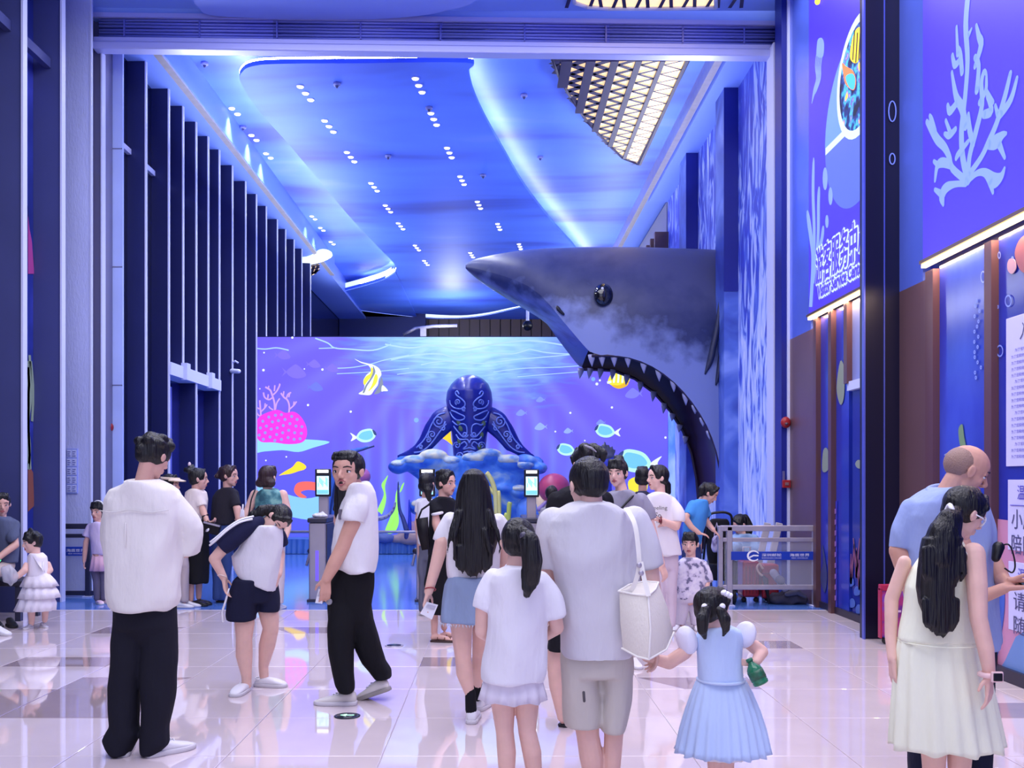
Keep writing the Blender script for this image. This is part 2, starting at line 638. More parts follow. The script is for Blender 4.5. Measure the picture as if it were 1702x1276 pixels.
# near part of the left wall: broad fins with mural strips between
M_mural_left = ramp_mat('mural_left', [(0.3, (28, 40, 120)), (0.55, (40, 54, 150)), (0.7, (60, 70, 180))], scale=1.2, rough=0.4)
for d0 in (3.25, 4.75, 6.25, 7.75, 9.25, 11.2, 12.2):
    MB().bx(-5.88, -5.50, d0 - 0.03, d0 + 0.03, 0, 8.0).build('mullion_fin', M_navy_near, wl, smooth=False)
    MB().bx(-5.50, -5.475, d0 - 0.05, d0 + 0.05, 0, 8.0).build('fin_cap', M_cap, wl, smooth=False)
MB().bx(-6.02, -5.845, 11.24, 12.165, 0, 8.0).build('mural_panel', M_mural_left, wl, smooth=False)
MB().bx(-6.02, -5.845, 2.0, 11.16, 0, 8.0).build('glass_panel', M_glassdark, wl, smooth=False)
for d in (11.24, 10.24):
    MB().bx(-5.70, -5.62, d, d + 0.92, 6.74, 6.86).build('transom', M_navy_near, wl, smooth=False)
nrm = (1, 0, 0)


def onleft(px, py):
    return wallp(max(px, 44) + 3, py, -5.838)


def leftart(name, pts, m):
    poly([onleft(*p) for p in pts], 0.004, nrm).build(name, m, wl, smooth=False)


leftart('coral_print', [(34, 345), (42, 360), (46, 380), (50, 400), (54, 455), (34, 455)], mat('print_pink', (176, 70, 150), 0.5))
grass = MB()
for pts in ([(40, 600), (45, 640), (38, 700), (42, 770)], [(46, 590), (48, 660), (44, 700), (47, 780)], [(36, 610), (40, 680), (46, 740), (44, 780)], [(48, 600), (52, 650), (50, 700)]):
    ribbon(grass, [onleft(*p) for p in smooth_pts(pts, 5)], 0.06, nrm, 0.003)
grass.build('seagrass_print', mat('print_sage', (150, 170, 150), 0.5), wl, smooth=False)
leftart('shell_print', [(36, 778), (44, 770), (52, 785), (54, 840), (36, 850)], mat('print_rust', (150, 90, 80), 0.5))

# portal column on the left, clad in silver panels, with the shutter track
tr = MB().bx(-6.05, -5.51, 13.50, 13.84, 0, 8.1).build('trim_2', M_track, smooth=False)
tr['kind'] = 'structure'
MB().bx(-5.80, -5.435, 12.90, 12.93, 0, 8.1).build('silver_panel', M_alu, tr, smooth=False)
MB().bx(-5.435, -5.415, 12.89, 12.94, 0, 8.1).build('edge_strip', M_cap, tr, smooth=False)
MB().bx(-5.87, -5.80, 12.88, 12.93, 0, 8.1).build('mosaic_edge', ramp_mat('mosaic', [(0.35, (60, 64, 110)), (0.55, (170, 175, 215))], scale=30, rough=0.4), tr, smooth=False)
MB().bx(-5.66, -5.50, 13.42, 13.50, 0, 7.5).build('shutter_track', M_track, tr, smooth=False)
MB().bx(-5.50, -5.48, 13.40, 13.52, 0, 7.5).build('track_edge', M_cap, tr, smooth=False)
MB().bx(-5.75, -5.37, 13.85, 13.90, 0, 7.9).build('silver_panel', M_alu2, tr, smooth=False)
for z in (1.1, 2.9, 4.6, 6.3):
    MB().bx(-5.6, -5.372, 13.843, 13.85, z, z + 0.012).build('panel_joint', M_track, tr, smooth=False)

# sticker of pictograms on the silver column
st = MB().bx(-5.745, -5.60, 12.885, 12.9, 1.36, 1.96)
so = st.build('sign_sticker', mat('sticker', (150, 165, 240), 0.4), smooth=False)
tag(so, 'tall pale sticker of ten square pictograms on the left silver column', 'sign')
for r in range(5):
    for c in range(2):
        MB().bx(-5.738 + c * 0.068, -5.678 + c * 0.068, 12.88, 12.886, 1.375 + r * 0.117, 1.475 + r * 0.117).build('pictogram', mat('picto', (196, 204, 246), 0.4), so, smooth=False)
        mb = MB()
        for q_ in range(3):
            mb.bx(-5.73 + c * 0.068, -5.69 + c * 0.068 - 0.01 * ((q_ + r) % 2), 12.877, 12.881, 1.39 + r * 0.117 + q_ * 0.027, 1.40 + r * 0.117 + q_ * 0.027)
        mb.build('glyph', mat('picto_ink', (96, 106, 190), 0.5), so, smooth=False)


def alarm(px, py, d, nx, lbl, round_=True):
    p = W(px, py, d)
    n = V(nx)
    t = thing('fire_alarm', p, lbl, 'fire alarm')
    s = n.cross(V((0, 0, 1)))
    if round_:
        R = []
        for r, k in ((0.062, 0.0), (0.066, 0.03), (0.055, 0.055), (0.02, 0.065)):
            R.append([p + n * k + (s * math.cos(2 * math.pi * j / 16) + V((0, 0, 1.15)) * math.sin(2 * math.pi * j / 16)) * r for j in range(16)])
        MB().rings(R).build('housing', M_red, t)
        MB().ell(p + n * 0.06 - V((0, 0, .02)), (s * 0.025, V((0, 0, 0.02)), n * 0.03)).build('strobe_lens', mat('lens_grey', (90, 70, 80), 0.2), t)
    else:
        Rm = Matrix((s, n, V((0, 0, 1)))).transposed()
        MB().box(p + n * 0.025, (0.105, 0.05, 0.105), R=Rm).build('housing', M_red, t, bevel=0.008)
        MB().box(p + n * 0.055, (0.05, 0.012, 0.04), R=Rm).build('push_plate', mat('plate_grey', (120, 90, 100), 0.4), t, bevel=0.004)
        MB().box(p + n * 0.006 + V((0, 0, 0.11)) + s * 0.03, (0.03, 0.012, 0.12), R=Rm).build('tag_plate', mat('tag_grey', (96, 92, 140), 0.4), t, smooth=False)


alarm(182, 710, 13.84, (0, -1, 0), 'round dark red alarm sounder high on the left silver panel')
alarm(179, 795, 13.84, (0, -1, 0), 'square red call point low on the left silver panel', False)
alarm(1305, 702, 12.76, (0, -1, 0), 'round red alarm sounder by the right shutter column')
alarm(1306, 804, 12.76, (0, -1, 0), 'small square red call point low by the right shutter column', False)

# ================================================================== portal beam with rolled shutter
ang = math.atan2(0.25, 9.52)
pb = thing('trim_3', V((-0.79, 13.47, 0)), None, None)
pb['kind'] = 'structure'


def beam(name, x0, x1, dy0, dy1, z0, z1, m, bev=0.0):
    c = V(((x0 + x1) / 2, 13.47 + 0.0263 * ((x0 + x1) / 2 + 0.79) + (dy0 + dy1) / 2, (z0 + z1) / 2))
    return MB().box(c, (x1 - x0, dy1 - dy0, z1 - z0), rz=ang).build(name, m, pb, smooth=bool(bev), bevel=bev)


beam('bottom_bar', -5.56, 3.98, -0.10, 0.10, 7.48, 7.585, M_bar, 0.02)
beam('bottom_bar', -5.56, 3.98, -0.07, 0.07, 7.59, 7.66, M_bar, 0.015)
beam('shutter_roll', -5.5, 3.95, 0.05, 0.25, 7.66, 7.96, M_slat)
for k in range(6):
    z = 7.675 + k * 0.045
    mb = MB()
    for x0, x1 in ((-5.5, -3.1), (-3.1, -.75), (-.75, 1.6), (1.6, 3.95)):
        R = []
        for x in (x0, x1):
            y = 13.47 + 0.0263 * (x + .79)
            w = 0.006 * math.sin(k * 2.1 + x)
            R.append([V((x, y + a, z + w + b)) for a, b in ((0.05, 0.0), (-0.005, 0.004), (-0.02, 0.018), (-0.005, 0.034), (0.05, 0.038))])
        mb.rings(R)
    mb.build('shutter_slat', M_slat, pb)
for px in (212, 335, 462, 600, 732, 872, 1008, 1137, 1240):
    x = (px - CX) * 13.45 / F
    beam('slat_clip', x - 0.010, x + 0.010, -0.035, 0.05, 7.68, 7.92, mat('clip', (120, 126, 205), 0.3, 0.4))
fa = beam('fascia', -5.62, 4.02, -0.02, 0.16, 7.96, 8.6, mat('fascia_blue', (150, 182, 252), 0.5))
beam('fascia_lip', -5.62, 4.02, -0.05, 0.0, 7.94, 8.0, M_bar)

# near ceiling with its curved dropped panel and lattice light
cn = MB().bx(-6.2, 4.6, -3, 13.42, 8.08, 8.2).build('ceiling', M_ceilplain, smooth=False)
cn['kind'] = 'structure'
near_edge = [(320, -60), (322, 0), (330, 12), (347, 25), (420, 30), (500, 33), (620, 32), (700, 26), (745, 17), (790, 0), (800, -60)]
pts = [ceilp(a, b, 7.93) for a, b in smooth_pts(near_edge, 4)]
poly([(p.x, min(p.y, 13.36), 7.93) for p in pts], 0.07, (0, 0, -1)).build('dropped_panel', mat('panel_periwinkle', (150, 168, 244), 0.5), cn, smooth=False)

# ================================================================== hall ceiling
cf = MB().bx(-6.2, 4.2, 13.6, 46, 8.25, 8.4).build('ceiling', M_ceilblue, smooth=False)
cf['kind'] = 'structure'
ZI = 7.86
edge = [(775, 104), (600, 105), (470, 106), (425, 109), (404, 118), (400, 138), (432, 186), (482, 242), (532, 302), (590, 370), (635, 417), (655, 438),
        (657, 452), (640, 462), (610, 472), (560, 485), (505, 496), (470, 506), (470, 520), (540, 514), (586, 514), (640, 517), (750, 524), (800, 521), (850, 511), (900, 500), (985, 470),
        (960, 418), (920, 372), (872, 310), (832, 242), (803, 190), (785, 148), (779, 118)]
isl = []
for i, (a, b) in enumerate(edge):
    p = ceilp(a, b, ZI)
    isl.append(p)
# main dropped island with the sky painting
ip = smooth_pts([tuple(p) for p in isl], 4, closed=True)
poly(ip, 0.07, (0, 0, -1)).build('dropped_island', M_ceilblue, cf, smooth=False)
# light strip lying on top of the island, just inside its edge
c_i = V((-0.6, 24, 0))
strip = MB()
m_ = len(ip)
for i in range(m_):
    j = (i + 1) % m_
    A, B = V(ip[i]), V(ip[j])
    if A.y > 35 and B.y > 35 or (A.x < -4.2 and B.x < -4.2):
        continue
    t = (B - A)
    n_ = V((t.y, -t.x, 0))
    if n_.length < 1e-6:
        continue
    n_.normalize()
    i0 = 0.0 if t.y > 0 else 0.05
    L = []
    for P_ in (A, B):
        L += [P_ + n_ * a_ + V((0, 0, b_)) for a_, b_ in ((i0, .085), (i0 + .05 + .4 * (.05 - i0), .085), (i0 + .05 + .4 * (.05 - i0), .10), (i0, .10))]
    strip.add(L, [(0, 1, 5, 4), (1, 2, 6, 5), (2, 3, 7, 6), (3, 0, 4, 7), (0, 3, 2, 1), (4, 5, 6, 7)])
strip.build('cove_strip', M_cove, cf, smooth=False)
# far dropped panels; cove light on the front lips is put in as glow
M_lip = mat('lip_glow', (250, 250, 245), emit=(214, 238, 255), estr=0.9)
for pts_, nm in (([(505, 497), (560, 486), (610, 473), (640, 463), (657, 452)], 'lip_panel'), ([(580, 513), (640, 521), (700, 527), (750, 529), (800, 525), (850, 514), (905, 500)], 'lip_panel')):
    P_ = [ceilp(a, b, ZI - 0.02) for a, b in smooth_pts(pts_, 4)]
    mb = MB()
    for i in range(len(P_) - 1):
        A, B = P_[i], P_[i + 1]
        hA = 0.22 * min(1, i / 4.0) + 0.03 if nm == 'lip_panel' and pts_[0][0] == 580 else 0.24 * min(1.0, (len(P_) - 1 - i) / 3.0) + 0.02
        k = 0.02
        mb.add([A, B, B + V((0, .05, hA)), A + V((0, .05, hA)), A + V((0, .06, 0)), B + V((0, .06, 0))], [(0, 1, 2, 3), (0, 4, 5, 1)])
    mb.build(nm, M_lip, cf, smooth=False)
    pl = [V(p) for p in P_]
    back = [V((pl[-1].x, 37.5, ZI - 0.02)), V((pl[0].x, 37.5, ZI - 0.02))]
    poly(pl + back, 0.02, (0, 0, -1)).build('far_panel', M_ceilblue, cf, smooth=False)

# soffits and metal trough trims along both sides
o = MB().bx(-6.0, -4.98, 13.6, 46, 7.75, 8.25).build('soffit', M_soffit, cf, smooth=False)
MB().bx(-4.98, -4.86, 13.6, 29, 7.72, 7.80).build('trough_trim', M_steel, cf, smooth=False)
MB().bx(-4.86, -4.85, 13.6, 29, 7.75, 8.25).build('trough_side', mat('trough_light', (110, 146, 244), 0.5), cf, smooth=False)
MB().bx(3.48, 4.2, 13.6, 46, 8.0, 8.25).build('soffit', M_soffit, cf, smooth=False)
MB().bx(3.36, 3.48, 13.6, 32, 7.97, 8.25).build('trough_trim', M_steel, cf, smooth=False)
MB().bx(3.56, 3.9, 13.6, 14.6, 7.99, 8.0).build('access_panel', M_soffit, cf, smooth=False)

# ------------------------------------------------------------------ lattice lights
M_warmpane = mat('warm_pane', (255, 225, 170), emit=(255, 216, 164), estr=1.0)
M_lat = mat('lattice_bar', (40, 34, 78), 0.5)


def lattice(name, lbl, zc, xe, d0, d1, outline, rows_n):
    t = thing(name, V((xe, d0, zc)), lbl, 'ceiling light')
    P_ = [V((a, b, zc)) for a, b in outline]
    poly(P_, 0.02, (0, 0, -1)).build('backlit_pane', M_warmpane, t, smooth=False)
    # clip helper: left limit at each depth
    ol = sorted([(b, a) for a, b in outline if a < xe - 0.01])

    def xl(d):
        if d <= ol[0][0]:
            return ol[0][1]
        for (b0, a0_), (b1, a1_) in zip(ol, ol[1:]):
            if d <= b1:
                return a0_ + (a1_ - a0_) * (d - b0) / max(1e-6, b1 - b0)
        return xe - 0.02
    wrow = 0.36
    for r in range(rows_n):
        xr_ = xe - r * wrow
        bar = 0.05 + 0.024 * r
        zz = zc - 0.03
        ds = np.arange(d0, d1 + 0.01, 0.1)
        seg = [d for d in ds if xl(d) < xr_ - 0.03]
        if not seg:
            continue
        mb = MB()
        mb.bx(xr_ - bar, xr_, d0, seg[-1], zz - 0.02, zz + 0.02)
        mb.build('lattice_rail', M_lat, t, smooth=False)
        mb = MB()
        k = 0
        d = d0
        st_ = 0.17
        while d < seg[-1]:
            xa, xb = xr_ - bar, max(xr_ - wrow, xl(d) + 0.01)
            if xb < xa - 0.05:
                A, B = ((xa, d), (xb, d + st_)) if k % 2 == 0 else ((xb, d), (xa, d + st_))
                ribbon(mb, [V((A[0], A[1], zz)), V((B[0], B[1], zz))], 0.036 + 0.024 * r, (0, 0, -1))
            d += st_
            k += 1
        mb.build('lattice_zigzag', M_lat, t, smooth=False)
    mb = MB()
    for (a, b), (c, e) in zip(outline, outline[1:] + outline[:1]):
        A, B = V((a, b, zc - 0.02)), V((c, e, zc - 0.02))
        mb.tube([A, B], 0.025, 6)
    mb.build('rim', M_lat, t)


ol_px = [(1145, 98), (1060, 272), (1035, 262), (1008, 236), (975, 200), (948, 160), (930, 128), (918, 98)]
out = [(ceilp(a, b, 8.05).x, ceilp(a, b, 8.05).y) for a, b in ol_px]
lattice('lattice_light', 'large gold triangular lattice ceiling light in the hall beyond the beam', 8.06, out[0][0], out[0][1], out[1][1], out, 6)
ol_px = [(1190, 10), (1188, -60), (940, -60), (955, 2), (975, 9), (1010, 12), (1100, 12)]
out = [(ceilp(a, b, 8.04).x, ceilp(a, b, 8.04).y) for a, b in ol_px]
t = thing('lattice_light', V((out[0][0], out[0][1], 8.04)), 'lattice ceiling light cut off by the top edge, before the beam', 'ceiling light')
poly([V((a, b, 8.045)) for a, b in out], 0.02, (0, 0, -1)).build('backlit_pane', M_warmpane, t, smooth=False)
mb = MB()
for i in range(15):
    x = out[3][0] + i * 0.16
    ribbon(mb, [V((x, 12.1, 8.02)), V((x + (0.22 if i % 2 else -0.1), 13.22, 8.02))], 0.05, (0, 0, -1))
mb.build('lattice_zigzag', M_lat, t, smooth=False)
mb = MB()
for (a, b), (c, e) in zip(out, out[1:] + out[:1]):
    mb.tube([V((a, b, 8.02)), V((c, e, 8.02))], 0.03, 6)
mb.build('rim', mat('rim_white', (210, 215, 240), 0.4), t)
# small far lattice at the left end of the soffit
t = thing('lattice_light', ceilp(518, 450, 7.74), 'tiny far lattice light above the end of the left wall', 'ceiling light')
pp = [ceilp(a, b, 7.73) for a, b in ((505, 446), (531, 440), (530, 448), (522, 456), (507, 462))]
poly(pp, 0.02, (0, 0, -1)).build('backlit_pane', M_warmpane, t, smooth=False)
mb = MB()
for a, b, c, e in ((505, 450, 531, 444), (506, 456, 528, 451), (514, 444, 508, 460), (522, 442, 516, 458), (529, 441, 523, 455), (505, 446, 531, 440), (530, 448, 507, 462)):
    ribbon(mb, [ceilp(a, b, 7.70), ceilp(c, e, 7.70)], 0.09, (0, 0, -1))
mb.build('lattice_bar', M_lat, t, smooth=False)
mb = MB()
for i in range(9):
    a = i / 8
    mb.ell(ceilp(505 + 34 * a, 432 - 10 * a * a, 7.75), ((0.25, 0, 0), (0, 0.4, 0), (0, 0, 0.12)), 8, 5)
mb.build('soffit_end', M_lip, cf, vox=0.06, sm=3)  # soffit end shares the put-in glow of the lips

# ------------------------------------------------------------------ recessed downlights
dl3 = [(508, 154), (547, 209), (583, 260), (622, 310), (645, 346), (666, 375), (693, 411), (708, 436), (696, 141), (721, 197), (747, 253), (768, 299),
       (796, 340), (829, 376), (864, 409), (784, 423)]
dl2 = [(390, 184), (422, 228), (446, 258), (521, 361), (535, 380), (552, 403), (543, 462)]


def downlight(px, py, n, z, lbl, grp):
    c = ceilp(px, py, z)
    t = thing('downlight', c, lbl, 'downlight', grp)
    u = V((-0.12, -1, 0)).normalized()
    k = 0.27
    for i in range(n):
        p = c + u * (i - (n - 1) / 2) * k
        R = [[p + V((r * math.cos(2 * math.pi * j / 14), r * math.sin(2 * math.pi * j / 14), zz)) for j in range(14)] for r, zz in ((0.062, 0.0), (0.062, -0.014), (0.05, -0.016))]
        MB().rings(R).build('bezel', M_white, t)
        R = [[p + V((r * math.cos(2 * math.pi * j / 14), r * math.sin(2 * math.pi * j / 14), zz)) for j in range(14)] for r, zz in ((0.052, -0.015), (0.044, -0.026))]
        MB().rings(R).build('lens', M_lamp, t)
    lamp('downlight_beam', 'SPOT', c + V((0, 0, -0.05)), 210 if n == 3 else 120, (0.9, 0.92, 1.0), spot_size=2.3 if n == 3 else 1.5, spot_blend=0.6, shadow_soft_size=0.12)


side = ['left', 'right']
words_ = ['nearest', 'second', 'third', 'fourth', 'fifth', 'sixth', 'seventh', 'eighth']
for i, (a, b) in enumerate(dl3):
    r = 0 if i < 8 else 1
    downlight(a, b, 3, ZI, '%s of the triple downlights in the %s row of the ceiling island' % (words_[i % 8], side[r]), 'triple downlights on the ceiling island')
for i, (a, b) in enumerate(dl2):
    downlight(a, b, 2, 8.25, '%s of the paired downlights along the left ceiling recess' % words_[i], 'paired downlights in the left recess')
# little ceiling fittings (sprinklers, detectors)
for i, (a, b, z) in enumerate(((871, 157, 8.25), (713, 178, ZI), (898, 260, 8.25), (645, 258, ZI), (803, 290, ZI), (404, 210, 8.25), (340, 104, 8.25), (560, 138, ZI))):
    c = ceilp(a, b, z)
    t = thing('smoke_detector', c, 'grey detector on the painted hall ceiling, ' + ['nearest the big lattice light', 'between the two nearest right downlights', 'by the right cove glow', 'between the downlight rows', 'beside the fourth right downlight', 'by the nearest paired downlights', 'close to the beam at left', 'at the near end of the island'][i], 'detector')
    R = [[c + V((r * math.cos(2 * math.pi * j / 14), r * math.sin(2 * math.pi * j / 14), zz)) for j in range(14)] for r, zz in ((0.06, 0.0), (0.06, -0.03), (0.045, -0.045))]
    MB().rings(R).build('base', mat('det_grey', (120, 126, 190), 0.5), t)
    R = [[c + V((r * math.cos(2 * math.pi * j / 10), r * math.sin(2 * math.pi * j / 10), zz)) for j in range(10)] for r, zz in ((0.03, -0.04), (0.015, -0.08))]
    MB().rings(R).build('sensor', mat('det_dark', (60, 66, 120), 0.5), t)

# ================================================================== right wall
wr = MB().bx(3.97, 4.2, -3, 46, 0, 8.3).build('wall_right', M_deepblue, smooth=False)
wr['kind'] = 'structure'
M_coralmural = ramp_mat('coral_mural', [(0.37, (64, 78, 200)), (0.45, (96, 122, 224)), (0.51, (170, 190, 248)), (0.66, (222, 228, 254))],
                        scale=2.2, stretch=(1, 1.5, 0.42), rough=0.5, detail=10, distort=2.2, zgrad=.025)
M_pmural = ramp_mat('pillar_mural', [(0.35, (48, 66, 156)), (0.55, (78, 106, 196)), (0.7, (124, 148, 222))], scale=1.0, stretch=(1, 1, 1.0), rough=0.5, detail=3, distort=1.0)
for a, b in ((13.75, 15.6), (16.4, 18.7), (19.4, 22.0)):
    MB().bx(3.93, 3.97, a, b, 0, 7.95).build('mural_panel', M_coralmural, wr, smooth=False)
for n, (a, b) in enumerate(((15.6, 16.2), (18.7, 19.4))):
    MB().bx(3.70, 3.97, a, b, 0, 7.97).build('pillar', M_pmural, wr, smooth=False)
    MB().bx(3.695, 3.97, a - 0.006, a, 4.6 + n, 7.97).build('pillar_facing', M_deepblue, wr, smooth=False)
MB().bx(3.5, 3.97, 13.75, 22, 7.9, 8.0).build('cornice', M_soffit, wr, smooth=False)
for i in range(9):
    d = 21.9 + i * 0.62
    MB().bx(3.62, 3.97, d, d + 0.12, 0, 7.2).build('wood_fin', mat('fin_wood', (92, 66, 66), 0.5), wr, smooth=False)
MB().bx(3.9, 3.97, 22, 28, 0, 7.9).build('mural_panel', mat('far_panel', (128, 128, 150), 0.5), wr, smooth=False)
# shutter track and column on the right
MB().bx(3.86, 3.97, 13.35, 13.62, 0, 7.6).build('shutter_track', M_track, wr, smooth=False)
MB().bx(3.845, 3.865, 13.33, 13.66, 0, 7.6).build('track_edge', M_cap, wr, smooth=False)
MB().bx(3.80, 3.97, 12.80, 13.1, 0, 8.1).build('column_strip', M_deepblue, wr, smooth=False)
MB().bx(3.9, 3.97, 11.9, 12.8, 3.4, 8.1).build('blue_panel', M_gloss_blue, wr, smooth=False)
MB().bx(3.9, 3.97, 11.7, 12.8, 0, 3.4).build('bronze_panel', M_bronze, wr, smooth=False)
MB().bx(3.87, 3.95, 12.76, 12.82, 0, 8.1).build('edge_strip', M_cap, wr, smooth=False)
# framed mural panes beyond the dark pillar
M_murR = ramp_mat('mural_deep', [(0.3, (24, 34, 128)), (0.55, (36, 52, 168)), (0.75, (70, 96, 220))], scale=0.6, rough=0.16, stretch=(1, 1, 0.5))
Lw = [1357, 1382, 1408, 1433]
dd_ = [3.9 * F / (x - CX) for x in Lw]
for i, d in enumerate(dd_[:3]):
    MB().bx(3.86, 3.97, d - 0.10, d, 0 if i < 2 else 2.6, 3.5).build('frame_post', M_bronze2, wr, smooth=False)
for i in range(2):
    MB().bx(3.92, 3.97, dd_[i + 1], dd_[i] - 0.10, 0.08, 3.5).build('mural_pane', M_murR, wr, smooth=False)
MB().bx(3.92, 3.97, dd_[3] - 0.6, dd_[2] - 0.1, 2.62, 3.5).build('window_pane', mat('frosted', (130, 140, 200), 0.3), wr, smooth=False)
MB().bx(3.88, 3.97, dd_[3] - 0.6, dd_[2] - 0.05, 2.52, 2.62).build('door_head', M_cap, wr, smooth=False)
drr = MB().bx(3.94, 3.965, dd_[3] - 0.6, dd_[2] - 0.05, 0.05, 2.52).build('door_3', mat('mural_door', (26, 40, 140), 0.2), smooth=False)
drr['kind'] = 'structure'
MB().bx(3.9, 3.97, 9.5, dd_[0], 0, 0.08).build('baseboard_right', mat('kick', (40, 34, 54), 0.4), wr, smooth=False)
# printed fish, seaweed and corals on the panes
pr = (-1, 0, 0)


def wart(name, pts, X, m, lift=0.004, par=None, k=4):
    P_ = [wallp(a, b, X) for a, b in (smooth_pts(pts, k, closed=True) if k > 1 else pts)]
    poly([p + V((-lift, 0, 0)) for p in P_], lift * 0.6, pr).build(name, m, par or wr, smooth=False)


M_pale = mat('print_pale', (140, 156, 190), 0.45)
M_paleg = mat('print_olive', (140, 150, 130), 0.45)
wart('fish_print', [(1391, 645), (1397, 600), (1404, 615), (1403, 660), (1397, 672)], 3.915, M_paleg)
wart('fish_print', [(1367, 780), (1369, 748), (1376, 747), (1378, 775), (1373, 784)], 3.915, M_paleg)
wart('fish_print', [(1422, 770), (1427, 764), (1433, 768), (1432, 778), (1425, 777)], 3.935, M_paleg)
M_cor1 = mat('print_coral', (130, 76, 110), 0.45)
for cx_, h_ in ((1415, 915), (1424, 905), (1429, 925)):
    mb = MB()
    for sx in (-4, 0, 4):
        ribbon(mb, [wallp(cx_, h_ + 55, 3.935), wallp(cx_ + sx * .6, h_ + 25, 3.935), wallp(cx_ + sx * 1.3, h_ - 4 * abs(sx) + 5, 3.935)], [.05, .04, .025], pr, 0.004)
    mb.build('coral_print', M_cor1, wr, smooth=False)
for a, b in ((1414, 965), (1424, 980), (1416, 1000), (1427, 1010)):
    wart('shell_print', [(a - 4, b), (a, b - 6), (a + 5, b - 2), (a + 5, b + 8), (a - 3, b + 9)], 3.935, mat('print_blue', (66, 96, 180), 0.45))
wart('poster_strip', [(1384, 834), (1392, 832), (1392, 1016), (1384, 1012)], 3.915, mat('print_strip', (56, 60, 190), 0.4), k=1)
for i in range(9):
    wart('poster_mark', [(1386, 846 + i * 18), (1390, 845 + i * 18), (1390, 853 + i * 18), (1386, 855 + i * 18)], 3.905, mat('print_mark', (150, 110, 190), 0.4), k=1)
wart('seaweed_print', [(1367, 905), (1372, 930), (1375, 960), (1371, 985), (1364, 960), (1368, 935)], 3.915, mat('print_dark', (56, 66, 120), 0.4))
# dark clad pillar
pi_ = MB().bx(3.555, 3.97, 9.30, 9.40, 0, 8.1).build('pillar', M_darkclad, wr, smooth=False)
MB().bx(3.545, 3.56, 9.27, 9.32, 0, 8.1).build('edge_strip', mat('edge_line', (90, 100, 200), 0.3, 0.4), wr, smooth=False)
MB().bx(3.745, 3.755, 9.285, 9.30, 0, 8.1).build('panel_joint', mat('edge_line', (90, 100, 200)), wr, smooth=False)
# near panels below and beside the first sign
def dR(px, X=3.9):
    return X * F / (px - CX)


MB().bx(3.9, 3.97, dR(1534), 9.3, 3.35, 8.1).build('blue_panel', M_gloss_blue, wr, smooth=False)
MB().bx(3.9, 3.97, dR(1545), 9.3, 0, 3.35).build('bronze_panel', M_bronze, wr, smooth=False)
MB().bx(3.86, 3.97, dR(1558), dR(1545), 0, 3.4).build('frame_post', M_bronze2, wr, smooth=False)
MB().bx(3.86, 3.97, dR(1656), dR(1644), 0, 3.4).build('frame_post', M_bronze2, wr, smooth=False)
MB().bx(3.86, 3.97, dR(1768), dR(1756), 0, 3.4).build('frame_post', M_bronze2, wr, smooth=False)
MB().bx(3.92, 3.97, dR(1644), dR(1558), 0.1, 3.42).build('mural_pane', M_murR, wr, smooth=False)
MB().bx(3.92, 3.97, dR(1756), dR(1656), 0.1, 3.42).build('mural_pane', M_murR, wr, smooth=False)
MB().bx(3.92, 3.97, 2, dR(1768), 0.1, 3.42).build('mural_pane', M_murR, wr, smooth=False)
MB().bx(3.87, 3.97, 2, 9.3, 0, 0.1).build('baseboard_right', mat('kick', (40, 34, 54)), wr, smooth=False)
wart('mural_wave', [(1657, 862), (1702, 868), (1770, 872), (1770, 1150), (1657, 1118)], 3.915, mat('print_rose', (200, 140, 176), 0.3), k=1)
wart('mural_wave', [(1657, 935), (1668, 960), (1671, 1000), (1666, 1050), (1657, 1085)], 3.912, mat('print_teal', (70, 104, 200), 0.3), 0.008)
wart('mural_wave', [(1660, 1116), (1672, 1098), (1690, 1058), (1720, 1040), (1770, 1060), (1770, 1150), (1700, 1140)], 3.912, mat('print_teal2', (104, 140, 200), 0.3), 0.008, k=1)
# printed turtle, ring fish and bubbles on the nearest pane
wart('turtle_print', [(1688, 425), (1692, 405), (1702, 392), (1712, 392), (1712, 448), (1698, 450)], 3.915, mat('print_turtle', (150, 90, 104), 0.4), 0.006)
wart('turtle_print', [(1676, 438), (1680, 430), (1688, 432), (1690, 446), (1684, 455), (1677, 450)], 3.915, mat('print_turtle2', (190, 150, 170), 0.4), 0.008)
M_bub = mat('print_bubble', (130, 150, 235), 0.4)


def ring_art(px, py, rx, ry, X, par=wr, m=M_bub, wd=0.012, lift=0.006):
    mb = MB()
    P_ = [wallp(px + rx * math.cos(a), py + ry * math.sin(a), X) for a in np.linspace(0, 2 * math.pi, 17)]
    ribbon(mb, P_, wd, pr, lift)
    mb.build('bubble_print', m, par, smooth=False)


for b_ in ((1677, 500, 5, 9), (1663, 583, 5, 9), (1635, 460, 3.5, 9), (1684, 430, 1.5, 3), (1662, 424, 2, 5), (1660, 510, 1, 2)):
    ring_art(*b_, 3.915)
for i in range(16):
    ring_art(1626 + random.uniform(-6, 8), 500 + i * 8.5, 1.2, 2.2, 3.915)
for b_ in ((1483, 185, 6, 17), (1483, 264, 4.5, 9)):
    d = 9.29
    mb = MB()
    ribbon(mb, [W(b_[0] + b_[2] * math.cos(a), b_[1] + b_[3] * math.sin(a), d) for a in np.linspace(0, 6.283, 17)], 0.012, (0, -1, 0), 0.002)
    mb.build('bubble_print', M_bub, wr, smooth=False)
wart('seaweed_print', [(1598, 745), (1594, 715), (1600, 705), (1603, 725), (1606, 745)], 3.915, mat('print_green', (120, 150, 110), 0.4), 0.006)
wart('seaweed_print', [(1570, 756), (1578, 752), (1586, 758), (1588, 764), (1578, 758)], 3.915, M_pale, 0.006)
wart('fish_print', [(1486, 700), (1490, 688), (1491, 712), (1488, 722)], 3.895, M_paleg, 0.006)
wart('coral_print', [(1481, 900), (1484, 830), (1489, 820), (1494, 860), (1495, 950), (1485, 960)], 3.895, mat('print_magenta', (120, 50, 110), 0.4), 0.006)

